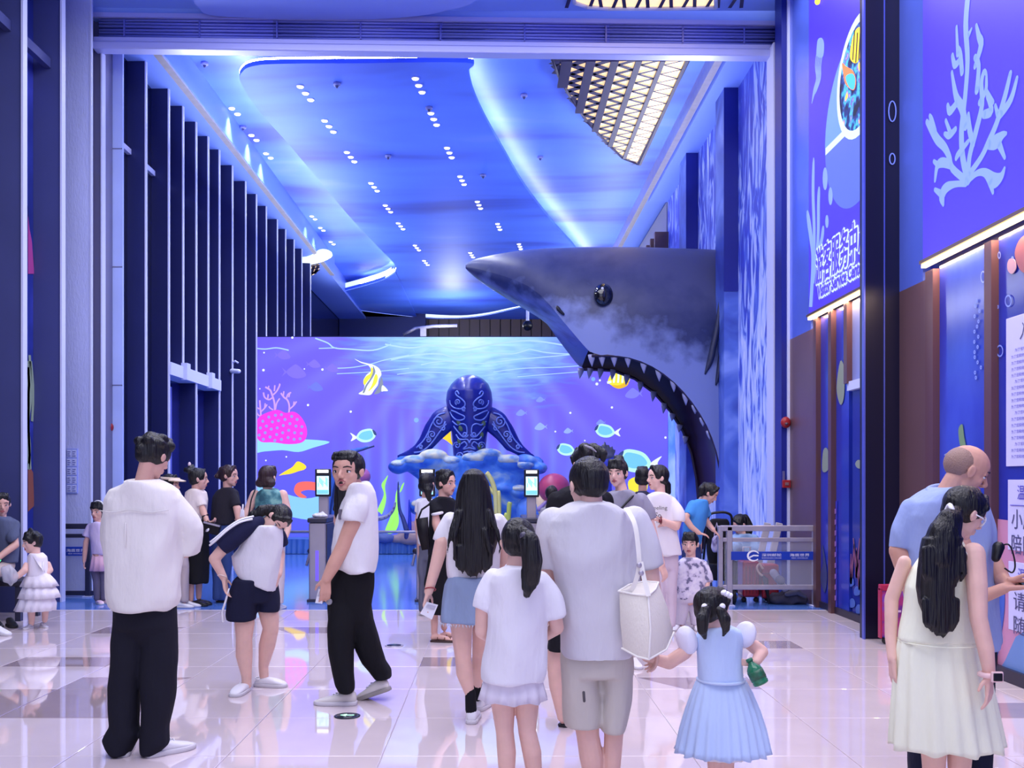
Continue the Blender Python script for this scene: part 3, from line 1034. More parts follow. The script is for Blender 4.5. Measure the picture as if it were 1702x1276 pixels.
# ------------------------------------------------------------------ the two lit signs
M_signblue = mat('sign_face', (24, 18, 90), 0.35, emit=(80, 58, 255), estr=0.92)
M_signcoral = mat('sign_coral', (70, 84, 120), 0.35, emit=(146, 176, 245), estr=0.82)
M_signlight = mat('sign_light', (60, 80, 120), 0.35, emit=(120, 166, 255), estr=0.85)
M_signmid = mat('sign_mid', (44, 54, 110), 0.35, emit=(98, 118, 255), estr=0.9)
M_signwhite = mat('sign_white', (130, 140, 150), 0.35, emit=(220, 242, 255), estr=0.85)
XS = 3.85


def sign_box(lbl, d0, d1, z0, z1):
    c = V((XS, d1, z0))
    t = thing('lit_sign', c, lbl, 'sign')
    MB().bx(XS + 0.006, 3.95, d0, d1, z0, z1).build('housing', mat('sign_case', (60, 66, 190), 0.3, 0.3), t, smooth=False)
    MB().bx(XS, XS + 0.006, d0 + 0.01, d1 - 0.01, z0 + 0.01, z1).build('face', M_signblue, t, smooth=False)
    MB().bx(XS - 0.03, XS + 0.06, d0, d1, z0 - 0.03, z0).build('bottom_rail', mat('rail_gold', (120, 96, 84), 0.3, 0.6), t, smooth=False)
    MB().bx(XS - 0.01, XS + 0.03, d0, d1, z0 - 0.062, z0 - 0.03).build('light_strip', M_warm, t, smooth=False)
    n = max(1, int((d1 - d0) / 0.8))
    for i in range(n):
        dd = d0 + (i + 0.5) * (d1 - d0) / n
        lamp('strip_glow', 'AREA', (XS + 0.015, dd, z0 - 0.068), 9, (1.0, 0.72, 0.38), shape='RECTANGLE', size=0.03, size_y=(d1 - d0) / n)
    return t


def S(px, py):
    return wallp(px, py, XS)


zb = S(1545, 428).z
s1 = sign_box('tall violet lit sign with a pale branching coral, nearest on the right wall', 4.2, S(1533, 0).y, zb, 7.4)
coral = [([(1610, 300), (1601, 262), (1599, 215), (1605, 160), (1609, 100), (1606, 40), (1611, -20)], [9, 9, 9, 8, 8, 9, 10]),
         ([(1610, 300), (1612, 262), (1622, 222), (1633, 175), (1632, 140), (1636, 120), (1640, 122)], [8, 8, 9, 8, 7, 6, 4]),
         ([(1606, 210), (1600, 180), (1590, 160), (1583, 120)], [8, 10, 8, 4]), ([(1592, 170), (1580, 185), (1576, 175)], [7, 8, 5]),
         ([(1600, 120), (1597, 90), (1593, 78)], [7, 7, 4]), ([(1596, 100), (1588, 108), (1584, 92)], [6, 7, 5]), ([(1593, 90), (1591, 45)], [6, 4]),
         ([(1610, 60), (1616, 48)], [6, 3]), ([(1622, 110), (1632, 75), (1628, 60), (1624, 42)], [6, 9, 7, 4]), ([(1625, 150), (1628, 110), (1622, 95)], [8, 7, 6]),
         ([(1630, 170), (1640, 150), (1641, 125)], [7, 6, 4]), ([(1637, 190), (1648, 186), (1648, 176), (1642, 160)], [8, 9, 6, 4]), ([(1640, 150), (1652, 170)], [5, 5]),
         ([(1612, 290), (1632, 262), (1645, 235), (1658, 205), (1672, 160), (1681, 122)], [7, 7, 8, 8, 8, 6]), ([(1665, 190), (1682, 165), (1692, 130)], [8, 8, 5]),
         ([(1660, 190), (1656, 175)], [6, 4]), ([(1645, 240), (1658, 235), (1668, 225), (1674, 222)], [9, 14, 8, 4]), ([(1662, 238), (1672, 262)], [8, 4]),
         ([(1608, 300), (1585, 280), (1580, 262), (1572, 245), (1560, 232), (1550, 215), (1542, 202)], [7, 7, 7, 8, 9, 8, 5]), ([(1556, 220), (1550, 200), (1547, 192)], [7, 7, 4]),
         ([(1583, 275), (1570, 270), (1560, 275), (1556, 300)], [7, 9, 8, 4]), ([(1562, 275), (1554, 268)], [6, 4]), ([(1590, 215), (1580, 225), (1572, 222)], [6, 7, 4]), ([(1582, 222), (1574, 200)], [6, 4]),
         ([(1608, 305), (1590, 306), (1575, 312), (1568, 325), (1570, 340)], [6, 6, 10, 12, 4]), ([(1566, 322), (1556, 315)], [7, 4]),
         ([(1610, 302), (1626, 288), (1640, 287), (1654, 300), (1666, 294), (1672, 280)], [6, 6, 8, 14, 9, 4]), ([(1648, 300), (1653, 320)], [9, 4]), ([(1620, 240), (1614, 215), (1612, 190)], [7, 8, 5]),
         ([(1612, 235), (1596, 255), (1592, 262)], [5, 7, 6])]
mbc = MB()
for i, (pts_, w_) in enumerate(coral):
    dd = CY
    P_ = smooth_pts([(a, b, w) for (a, b), w in zip(pts_, w_)], 4)
    Q = [S(a, b) for a, b, w in P_]
    Wd = [w * q_.y / F * 1.85 for q_, (a, b, w) in zip(Q, P_)]
    ribbon(mbc, Q, Wd, pr, 0.004 + i * 0.0003)
    for q_, w in ((Q[-1], Wd[-1]), (Q[0], Wd[0])):
        n0 = 8
        mbc.add([q_ + V((-0.004 - i * 0.0003, w / 2 * math.cos(2 * math.pi * j / n0), w / 2 * math.sin(2 * math.pi * j / n0))) for j in range(n0)], [tuple(range(n0))])
mbc.build('coral_picture', M_signcoral, s1, smooth=False)

zb2 = S(1345, 523).z
d_far = S(1344, 0).y
s2 = sign_box('violet lit visitor centre sign with a round reef picture, partly behind the dark pillar', 9.62, d_far, zb2, 7.9)


def sart(name, pts, m, lift, k=4):
    P_ = [S(a, b) for a, b in (smooth_pts(pts, k, closed=True) if k > 1 else pts)]
    poly([p + V((-lift, 0, 0)) for p in P_], 0.002, pr).build(name, m, s2, smooth=False)




def circ(ry, rz, lift, m, name, a0, a1, y0, z0):
    P_ = []
    for a in np.linspace(math.radians(a0), math.radians(a1), 40):
        y = y0 + ry * math.cos(a)
        z = z0 + rz * math.sin(a)
        P_.append(V((XS - lift, max(y, 9.66), z)))
    poly(P_, 0.002, pr).build(name, m, s2, smooth=False)


circ(0.92, 0.92, 0.004, M_signmid, 'disc_picture', 180, 360, 10.32, 5.40)
circ(0.92, 0.92, 0.005, M_signlight, 'disc_picture', 0, 180, 10.32, 5.40)
MB().bx(XS - 0.008, XS - 0.006, 9.66, 11.22, 5.32, 5.40).build('band_picture', M_signwhite, s2, smooth=False)
circ(0.64, 0.64, 0.010, M_signwhite, 'ring_picture', 0, 360, 10.2, 5.82)
circ(0.55, 0.55, 0.012, ramp_mat('reef_photo', [(0.4, (10, 14, 40)), (0.5, (30, 50, 120)), (0.56, (60, 170, 200)), (0.62, (90, 70, 190)), (0.70, (240, 200, 60))], scale=5, detail=6, emit=0.8), 'reef_picture', 0, 360, 10.2, 5.82)
sart('fish_picture', [(1415, 95), (1420, 60), (1430, 45), (1434, 60), (1433, 90), (1425, 105)], mat('pic_yellow', (240, 200, 40), emit=(240, 205, 40), estr=0.8), 0.015)
sart('fish_picture', [(1402, 105), (1408, 110), (1420, 118), (1425, 135), (1421, 150), (1408, 140), (1404, 122)], mat('pic_orange', (230, 110, 60), emit=(235, 120, 60), estr=0.8), 0.016)
sart('fish_picture', [(1408, 128), (1418, 122), (1424, 130), (1422, 148), (1414, 145)], mat('pic_teal', (60, 160, 170), emit=(70, 180, 190), estr=0.7), 0.018)
mb = MB()
for a, b in ((1420, 100), (1425, 104), (1430, 100)):
    ribbon(mb, [S(a, b), S(a + 3, b - 50)], 0.03, pr, 0.018)
mb.build('stripe_picture', M_black, s2, smooth=False)
sart('jellyfish_picture', [(1358, 80), (1360, 66), (1366, 63), (1370, 72), (1369, 92), (1364, 96), (1358, 92)], M_signcoral, 0.005)
mb = MB()
for i in range(5):
    ribbon(mb, [S(a, b) for a, b in smooth_pts([(1358 + i * 2.4, 90), (1356 + i * 2.2, 110), (1358 + i * 1.6, 130), (1353 + i * 1.2, 150), (1350 + i, 172 - i * 4)], 3)], 0.03, pr, 0.005)
mb.build('jellyfish_picture', M_signcoral, s2, smooth=False)
mb = MB()
for pts_, w_ in (([(1348, 510), (1352, 430), (1348, 390), (1342, 350)], .12), ([(1349, 500), (1354, 400), (1352, 320), (1353, 262)], .10), ([(1352, 470), (1360, 400), (1361, 340), (1362, 310)], .10), ([(1354, 440), (1366, 400), (1369, 375)], .10)):
    P_ = [S(a, b) for a, b in smooth_pts(pts_, 5)]
    ribbon(mb, P_, [w_] * (len(P_) - 3) + [w_ * .9, w_ * .7, w_ * .3], pr, 0.005)
mb.build('seaweed_picture', M_signcoral, s2, smooth=False)
for a, b, r1, r2 in ((1372, 297, 4, 19), (1381, 326, 3.4, 15), (1375, 368, 2.6, 11)):
    sart('bubble_picture', [(a + r1 * math.cos(t_), b + r2 * math.sin(t_)) for t_ in np.linspace(0, 6.0, 14)], M_signcoral, 0.005, 1)
sart('fish_picture', [(1356, 3), (1360, -4), (1365, -2), (1364, 6), (1359, 8)], mat('pic_yellow', (240, 200, 40)), 0.015)
# lettering: heavy white outline behind violet strokes
dT0, dT1 = S(1358, 0).y, 9.40
M_letter = mat('letter_violet', (70, 56, 220), emit=(74, 60, 230), estr=0.8)


def signtext(body, d_l, d_r, z0, z1):
    h_ = z1 - z0
    for rad_, m_, lift in ((.036, M_signwhite, .006), (.010, M_letter, .012)):
        for k in range(8):
            a = k * math.pi / 4
            text('lettering', body, V((XS - 0.003, d_l + rad_ * math.cos(a), z0 + rad_ * math.sin(a))), (0, d_r - d_l, 0), (0, 0, h_), m_, s2, lift + k * 0.0002)


zt = S(1360, 472).z
signtext('游客服务中心', dT0, 9.93, zt, zt + 0.42)
signtext('Visitor Service Center', dT0 - 0.07, 10.03, zt - 0.17, zt - 0.03)

# ------------------------------------------------------------------ notices on the nearest pane
M_notice = mat('notice_paper', (206, 204, 246), 0.4)
M_ink = mat('notice_ink', (74, 72, 120), 0.5)
M_inkv = mat('notice_violet', (84, 74, 190), 0.5)


def N(px, py):
    return wallp(px, py, 3.905)


def notice(lbl, x0, yt, yb_):
    """portrait sheet, far edge at pixel x0"""
    a, b = N(x0, yt), N(x0, yb_)
    d1 = a.y
    d0 = d1 - 0.62 * 1.3
    t = thing('notice', V((3.91, d1, b.z)), lbl, 'notice')
    MB().bx(3.905, 3.915, d0, d1, b.z, a.z).build('sheet', M_notice, t, bevel=0.003)
    return t, d1, a.z, b.z


t, d1, zt_, zb_ = notice('long white notice of entry rules, topmost on the nearest right pane', 1672, 530, 775)
text('lettering', '入园须知', (3.905, d1 - 0.2, zt_ - 0.19), (0, -0.5, 0), (0, 0, 0.13), M_ink, t, 0.004)
for i in range(18):
    z = zt_ - 0.27 - i * 0.047
    l = 0.62 if i % 5 else 0.35
    text('lettering', '为了您和他人的安全请遵守园区的规定'[: 17 if i % 5 else 9], (3.905, d1 - (0.08 if i % 5 else 0.13), z), (0, -l, 0), (0, 0, 0.026), M_inkv, t, 0.003)
t, d1, zt_, zb_ = notice('white notice about children, middle of the nearest right pane', 1675, 797, 913)
text('lettering', '温馨提示', (3.905, d1 - 0.14, zt_ - 0.15), (0, -0.42, 0), (0, 0, 0.11), M_inkv, t, 0.004)
MB().bx(3.9, 3.905, d1 - 0.75, d1 - 0.04, zt_ - 0.195, zt_ - 0.19).build('rule_line', M_inkv, t, smooth=False)
text('lettering', '小朋友需', (3.905, d1 - 0.06, zt_ - 0.37), (0, -0.62, 0), (0, 0, 0.15), M_ink, t, 0.004)
text('lettering', '陪同大人', (3.905, d1 - 0.06, zt_ - 0.56), (0, -0.62, 0), (0, 0, 0.15), M_ink, t, 0.004)
t, d1, zt_, zb_ = notice('white notice about belongings, lowest on the nearest right pane', 1676, 932, 1045)
text('lettering', '温馨提示', (3.905, d1 - 0.14, zt_ - 0.15), (0, -0.42, 0), (0, 0, 0.11), M_inkv, t, 0.004)
text('lettering', '请妥善', (3.905, d1 - 0.08, zt_ - 0.36), (0, -0.5, 0), (0, 0, 0.14), M_ink, t, 0.004)
text('lettering', '随身物', (3.905, d1 - 0.08, zt_ - 0.54), (0, -0.5, 0), (0, 0, 0.14), M_ink, t, 0.004)

# ================================================================== far end of the hall
wf = MB().bx(-6.2, 4.2, 37.6, 37.9, 0, 8.25).build('wall_far', mat('far_wall', (70, 60, 66), 0.5), smooth=False)
wf['kind'] = 'structure'
lamp('far_hall_fill', 'POINT', (-1.5, 33, 6.6), 260, (.8, .85, 1.0), shadow_soft_size=.4)  # added lamp, no fitting here, brightens the dark far end
for i in range(16):
    x = -2.6 + i * 0.4
    MB().bx(x, x + 0.36, 37.5, 37.6, 5.0, 8.1).build('wood_panel', mat('far_wood', (112 if i % 3 else 92, 94 if i % 3 else 76, 94 if i % 3 else 76), 0.5), wf, smooth=False)
MB().bx(-6.0, -2.7, 36.9, 37.5, 5.0, 8.2).build('balcony_front', mat('balcony', (44, 52, 110), 0.4), wf, smooth=False)
mb = MB()
mb.tube([W(670, 556, 34), W(690, 546, 34), W(720, 542, 34), W(760, 541, 34)], 0.06)
mb.build('curved_rail', M_steel, wf)
MB().bx(-2.65, -2.45, 33.8, 34, 6.4, 6.9).build('bracket', M_steel, wf, smooth=False)
# ================================================================== the big lit screen
DS = 21.15


def scr(px, py):
    return W(px, py, DS)


A_, B_ = scr(419, 912), scr(1110, 560)
screen = thing('video_wall', V(((A_.x + B_.x) / 2, DS, 0.2)), 'huge lit undersea picture wall at the end of the hall', 'screen')
M_scr = bpy.data.materials.new('screen_picture')
M_scr.use_nodes = True
nt = M_scr.node_tree
bs = nt.nodes['Principled BSDF']
bs.inputs['Base Color'].default_value = (0.01, 0.01, 0.02, 1)
bs.inputs['Roughness'].default_value = 0.35


def nd(t_, **kw):
    n = nt.nodes.new(t_)
    for k, v in kw.items():
        setattr(n, k, v)
    return n


def mth(op, a, b=None, clamp=False):
    n = nd('ShaderNodeMath', operation=op)
    n.use_clamp = clamp
    for i, s in enumerate((a, b)):
        if s is None:
            continue
        if isinstance(s, (int, float)):
            n.inputs[i].default_value = s
        else:
            nt.links.new(s, n.inputs[i])
    return n.outputs[0]


def mixc(fac, a, b):
    n = nd('ShaderNodeMix', data_type='RGBA')
    for i, s in ((0, fac), (6, a), (7, b)):
        if isinstance(s, tuple):
            n.inputs[i].default_value = s
        elif isinstance(s, (int, float)):
            n.inputs[i].default_value = s
        else:
            nt.links.new(s, n.inputs[i])
    return n.outputs[2]


tcn = nd('ShaderNodeTexCoord')
sep = nd('ShaderNodeSeparateXYZ')
nt.links.new(tcn.outputs['Object'], sep.inputs[0])       # object origin: foot of the screen, its middle
sx, sz = sep.outputs[0], sep.outputs[2]
gx = scr(775, 560).x - screen.location.x
gz = scr(775, 560).z - 0.2
dx = mth('DIVIDE', mth('SUBTRACT', sx, gx), 2.95)
dz = mth('DIVIDE', mth('SUBTRACT', sz, gz + 0.1), 1.95)
rr = mth('SQRT', mth('ADD', mth('MULTIPLY', dx, dx), mth('MULTIPLY', dz, dz)))
nz = nd('ShaderNodeTexNoise')
mpn = nd('ShaderNodeMapping')
mpn.inputs['Scale'].default_value = (0.5, 1, 3.2)
nt.links.new(tcn.outputs['Object'], mpn.inputs[0])
nt.links.new(mpn.outputs[0], nz.inputs['Vector'])
nz.inputs['Scale'].default_value = 2.0
nz.inputs['Detail'].default_value = 4
nz.inputs['Distortion'].default_value = 1.2
r2 = mth('ADD', rr, mth('MULTIPLY', mth('SUBTRACT', nz.outputs['Fac'], 0.5), 0.7))
rp = nd('ShaderNodeValToRGB')
els = rp.color_ramp.elements
els[0].position, els[0].color = 0.0, rgb((212, 250, 255))
els[1].position, els[1].color = 1.0, rgb((114, 98, 255))
for p_, c_ in ((0.3, (172, 230, 255)), (0.55, (134, 186, 255)), (0.82, (108, 124, 255))):
    e_ = els.new(p_)
    e_.color = rgb(c_)
nt.links.new(r2, rp.inputs[0])
# lower part is plainer blue; soft vertical curtains in the middle
low = mth('MULTIPLY', mth('SUBTRACT', 2.6, sz), 0.42, True)
c1 = mixc(mth('MULTIPLY', low, 0.8), rp.outputs[0], rgb((78, 98, 246)))
wv = nd('ShaderNodeTexWave', wave_type='BANDS', bands_direction='X')
nt.links.new(tcn.outputs['Object'], wv.inputs['Vector'])
wv.inputs['Scale'].default_value = 0.85
wv.inputs['Distortion'].default_value = 0.8
mid = mth('SUBTRACT', 1.0, mth('ABSOLUTE', mth('DIVIDE', mth('SUBTRACT', sx, gx - 0.2), 2.9)), True)
below = mth('MULTIPLY', mth('SUBTRACT', 3.2, sz), 0.8, True)
cur = mth('MULTIPLY', mth('MULTIPLY', mth('POWER', wv.outputs['Fac'], 2.0), mid), mth('MULTIPLY', below, 0.75))
c2 = mixc(cur, c1, rgb((128, 170, 255)))
# light rays fanning down from the bright surface
an = mth('ARCTAN2', mth('SUBTRACT', sx, gx), mth('SUBTRACT', gz + 1.2, sz))
ray = mth('MULTIPLY', mth('POWER', mth('ADD', mth('MULTIPLY', mth('SINE', mth('MULTIPLY', an, 30.0)), 0.5), 0.5), 2.0), 0.16)
rayf = mth('MULTIPLY', ray, mth('SUBTRACT', 1.25, mth('MULTIPLY', rr, 0.62), True))
c3 = mixc(rayf, c2, rgb((196, 222, 255)))
nt.links.new(c3, bs.inputs['Emission Color'])
bs.inputs['Emission Strength'].default_value = 0.98
mb = MB()
mb.bx(A_.x, B_.x, DS, DS + 0.02, A_.z, B_.z)
fc = mb.build('picture_face', M_scr, screen, smooth=False)
MB().bx(A_.x - 0.02, B_.x + 0.02, DS + 0.02, DS + 0.12, 0.0, B_.z + 0.02).build('cabinet', M_navy, screen, smooth=False)


def em(name, c, s=0.95):
    return mat('pic_' + name, tuple(x * 0.5 for x in c), 0.4, emit=c, estr=s)


SN = (0, -1, 0)


def pic(name, pts, m, lift=0.004, k=4):
    P_ = [scr(a, b) for a, b in (smooth_pts(pts, k, closed=True) if k > 1 else pts)]
    return poly([p + V((0, -lift, 0)) for p in P_], 0.002, SN).build(name, m, screen, smooth=False)


def stroke(mb, pts, w, lift=0.006, k=5, taper=False):
    P_ = [scr(a, b) for a, b in smooth_pts(pts, k)]
    w = w * DS / F
    ws = [w] * len(P_)
    if taper:
        ws = [w * (1 - 0.8 * i / (len(P_) - 1)) for i in range(len(P_))]
    ribbon(mb, P_, ws, SN, lift)


E_sand = em('sand', (150, 222, 250))
E_mag = em('magenta', (240, 60, 224))
E_dot = em('dot', (150, 150, 250))
E_twig = em('twig', (206, 160, 238))
E_yel = em('yellow', (250, 205, 70))
E_yel2 = em('bright_yellow', (246, 236, 60))
E_wht = em('white', (236, 246, 255))
E_grey = em('grey', (130, 140, 160))
E_red = em('coral_red', (250, 110, 100))
E_green = em('kelp', (160, 244, 110))
E_aqua = em('aqua', (120, 205, 235))
E_blue2 = em('fishblue', (110, 120, 250))
E_surf = em('glint', (172, 212, 255))
E_viol = em('violet_fish', (128, 112, 255))
E_bluefish = em('ray_blue', (60, 110, 220))
# sandy ledges
pic('ledge_picture', [(421, 714), (440, 720), (470, 735), (500, 730), (548, 734), (520, 744), (496, 751), (470, 748), (440, 750), (421, 750)], E_sand, 0.004)
pic('ledge_picture', [(420, 805), (450, 808), (480, 822), (510, 828), (540, 826), (545, 862), (500, 862), (450, 850), (420, 852)], em('sand2', (140, 205, 250)), 0.004)
# magenta brain coral with spots and pink branches
pic('coral_picture', [(425, 722), (424, 706), (432, 692), (448, 684), (462, 681), (475, 686), (488, 684), (500, 692), (509, 708), (510, 724), (502, 735), (480, 738), (455, 735), (434, 734)], E_mag, 0.008)
sp = MB()
for (a, b) in [(437, 700), (447, 693), (458, 690), (468, 689), (433, 711), (443, 708), (453, 701), (463, 699), (474, 697), (485, 692), (494, 697), (431, 723), (441, 719), (451, 713), (461, 711), (471, 707), (482, 704), (492, 708), (502, 709),
               (438, 730), (449, 726), (460, 722), (470, 719), (480, 715), (490, 719), (501, 720), (457, 732), (468, 730), (479, 727), (489, 730), (499, 729)]:
    c = scr(a, b) + V((0, -0.012, 0))
    sp.add([c + V((0.034 * math.cos(2 * math.pi * j / 8), 0, 0.034 * math.sin(2 * math.pi * j / 8))) for j in range(8)], [tuple(range(8))])
sp.build('coral_spots_picture', E_dot, screen, smooth=False)
tw = MB()
for pts, w in [([(457, 682), (456, 668), (452, 655), (449, 648), (441, 643)], 3), ([(454, 660), (447, 664), (440, 660), (438, 652)], 2.6), ([(445, 663), (446, 655)], 2.4), ([(454, 656), (460, 650), (465, 640), (464, 638)], 2.6), ([(456, 650), (457, 640)], 2.4), ([(446, 646), (447, 641)], 2.2),
               ([(458, 680), (460, 670), (465, 662)], 2.4), ([(480, 688), (481, 675), (478, 665), (472, 660), (467, 653)], 2.8), ([(476, 662), (479, 655), (484, 652)], 2.4), ([(471, 658), (472, 650)], 2.2), ([(480, 660), (482, 653)], 2.2), ([(481, 680), (488, 674), (493, 667)], 2.4), ([(488, 673), (489, 667)], 2.2),
               ([(434, 692), (433, 680), (432, 668), (432, 665)], 2.8), ([(433, 680), (425, 676), (419, 669)], 2.6), ([(424, 674), (424, 667)], 2.2), ([(433, 685), (440, 678), (444, 672)], 2.4), ([(440, 678), (441, 670)], 2.2), ([(437, 692), (430, 690), (426, 684)], 2.4), ([(454, 681), (449, 678), (447, 675)], 2.2), ([(489, 692), (493, 687)], 2.2)]:
    stroke(tw, pts, w, 0.007, 4)
tw.build('coral_branch_picture', E_twig, screen, smooth=False)
# yellow fish and coral at the lower left, red brain coral
pic('fish_picture', [(464, 790), (474, 783), (486, 776), (494, 767), (502, 769), (509, 775), (506, 780), (496, 783), (484, 787), (470, 789)], E_yel, 0.008)
pic('coral_picture', [(489, 812), (494, 803), (506, 800), (522, 801), (540, 806), (545, 818), (530, 816), (512, 814), (500, 818), (510, 826), (500, 827), (491, 820)], E_red, 0.008)
pic('coral_picture', [(549, 812), (553, 788), (558, 790), (563, 812), (556, 816)], E_yel, 0.008)
# moorish idol
pic('fish_picture', [(589, 596), (600, 601), (612, 604), (620, 606), (630, 612), (634, 622), (630, 630), (628, 640), (622, 648), (616, 656), (604, 656), (596, 654), (604, 648), (606, 638), (604, 632), (610, 622), (617, 616), (612, 607), (600, 603)], E_wht, 0.008)
pic('fish_stripe_picture', [(617, 610), (623, 618), (620, 624), (612, 632), (606, 640), (604, 634), (608, 626), (616, 620)], E_yel2, 0.011)
pic('fish_stripe_picture', [(624, 622), (628, 626), (626, 636), (618, 646), (612, 650), (618, 640)], E_yel2, 0.011)
pic('fish_stripe_picture', [(620, 608), (624, 618), (618, 630), (610, 642), (606, 652), (603, 652), (608, 640), (616, 628), (620, 618)], E_grey, 0.013)
pic('fish_stripe_picture', [(634, 626), (637, 640), (632, 652), (622, 655), (626, 648), (630, 640)], E_grey, 0.012)
pic('fish_stripe_picture', [(636, 640), (645, 649), (638, 650), (634, 650)], E_wht, 0.013)
# tangs
for (x, y, s, fl) in ((610, 725, 1.0, 1), (1004, 717, 1.0, -1), (1052, 768, 1.7, -1), (939, 748, 0.9, -1)):
    def fpt(L_, x=x, y=y, s=s, fl=fl):
        return [(x + a * s * fl, y + b * s) for a, b in L_]
    pic('fish_picture', fpt([(-18, 2), (-12, -8), (-2, -12), (8, -12), (14, -4), (13, 2), (6, 8), (-4, 10), (-12, 8)]), em('tang_edge', (190, 248, 225)), 0.008)
    pic('fish_picture', fpt([(-14, 1), (-9, -6), (0, -9), (7, -9), (10, -2), (8, 3), (0, 6), (-8, 5)]), E_aqua, 0.011)
    pic('fish_tail_picture', fpt([(-17, 1), (-28, -6), (-24, 1), (-27, 8), (-20, 5)]), E_wht, 0.010)
    pic('fish_head_picture', fpt([(9, -11), (14, -8), (16, -2), (12, -3)]), em('tang_dark', (50, 70, 130)), 0.012)
# pale far fish
for (x, y, s, fl, m_) in ((471, 590, 1.0, 1, E_viol), (522, 605, 0.9, 1, E_viol), (491, 618, 1.5, 1, E_viol), (525, 643, 1.0, 1, E_blue2), (552, 612, 0.9, 1, E_viol), (1052, 654, 1.1, -1, em('f1', (132, 132, 255))), (898, 664, 0.6, -1, em('f2', (130, 150, 255))), (866, 686, 0.7, -1, em('f2', (130, 150, 255))),
                          (898, 709, 0.8, -1, em('f3', (150, 175, 255))), (944, 716, 0.6, -1, em('f3', (150, 175, 255))), (998, 702, 0.6, -1, em('f2', (130, 150, 255)))):
    pic('fish_picture', [(x + a * s * fl, y + b * s) for a, b in ((-10, 0), (-4, -6), (2, -8), (12, 3), (5, 7), (-4, 6))], m_, 0.007)
    pic('fish_tail_picture', [(x + a * s * fl, y + b * s) for a, b in ((-9, 0), (-15, -5), (-12, 0), (-15, 5))], m_, 0.007, 1)
# yellow butterfly fish under the shark
pic('fish_picture', [(1010, 634), (1016, 620), (1022, 610), (1034, 606), (1044, 616), (1047, 630), (1040, 640), (1026, 644), (1016, 640)], E_yel2, 0.008)
pic('fish_stripe_picture', [(1016, 640), (1030, 640), (1044, 633), (1042, 641), (1028, 646)], em('gold', (240, 190, 40)), 0.011)
mb = MB()
for a in (1020, 1027, 1034, 1040):
    stroke(mb, [(a, 636), (a + 1, 624), (a - 1, 612)], 3, 0.012)
stroke(mb, [(1016, 634), (1009, 636)], 4, 0.012)
mb.build('fish_stripe_picture', E_wht, screen, smooth=False)
pic('coral_picture', [(1044, 800), (1060, 792), (1076, 800), (1072, 820), (1050, 822)], E_yel2, 0.006)
# surface glints
mb = MB()
for pts, w in [([(524, 562), (545, 570), (556, 578), (580, 580), (620, 582), (650, 572)], 2.2), ([(530, 579), (560, 578)], 1.6), ([(420, 578), (440, 580), (460, 578), (480, 582)], 2), ([(546, 612), (580, 611), (612, 606), (640, 598), (680, 590)], 1.5), ([(560, 621), (600, 619), (640, 616), (680, 612)], 1.2),
               ([(650, 598), (690, 590), (730, 588), (760, 594), (800, 586), (850, 588), (880, 580)], 2.2), ([(640, 572), (680, 578), (720, 574), (770, 580), (820, 572), (880, 566), (940, 574)], 2.6), ([(700, 606), (740, 600), (800, 604), (850, 598), (920, 592), (960, 588)], 1.8),
               ([(820, 618), (870, 612), (930, 610), (985, 606)], 1.4), ([(880, 580), (910, 586), (950, 588), (980, 584)], 2), ([(860, 626), (910, 622), (960, 618)], 1.2), ([(660, 622), (700, 618), (750, 620)], 1.2)]:
    stroke(mb, pts, w, 0.005, 5)
mb.build('water_glint_picture', E_surf, screen, smooth=False)
# bubbles
for (x, y, r) in ((486, 561, 2), (438, 615, 2.2), (439, 586, 1.4), (506, 613, 1.2), (536, 614, 2), (512, 673, 2), (583, 684, 2), (692, 698, 4), (1017, 677, 2), (948, 686, 1.8), (1106, 727, 2), (996, 617, 2), (986, 630, 3.5), (992, 638, 2.5), (997, 632, 1.8), (923, 717, 1.5), (972, 732, 1.3), (442, 765, 1.4), (476, 759, 1.4), (432, 646, 1.2)):
    c = scr(x, y) + V((0, -0.006, 0))
    R_ = r * DS / F
    MB().add([c + V((R_ * math.cos(2 * math.pi * j / 10), 0, R_ * math.sin(2 * math.pi * j / 10))) for j in range(10)], [tuple(range(10))]).build('bubble_picture', E_wht if r < 3 else em('bub', (130, 175, 255)), screen, smooth=False)
# kelp
for pts in ([(632, 852), (628, 846), (638, 822), (634, 806), (640, 796), (645, 790), (640, 808), (642, 826), (640, 840), (635, 854)], [(640, 882), (650, 856), (656, 838), (658, 820), (664, 806), (661, 830), (664, 846), (656, 866), (648, 884)], [(644, 886), (650, 872), (660, 850), (663, 868), (656, 884)], [(668, 806), (672, 802), (668, 814), (664, 818)]):
    pic('kelp_picture', pts, E_green, 0.008)
# right return wall beside the screen, lit mural
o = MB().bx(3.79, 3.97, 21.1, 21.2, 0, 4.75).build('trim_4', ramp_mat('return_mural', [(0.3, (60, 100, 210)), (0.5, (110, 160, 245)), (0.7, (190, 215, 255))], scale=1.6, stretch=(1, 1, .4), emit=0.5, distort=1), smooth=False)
o['kind'] = 'structure'

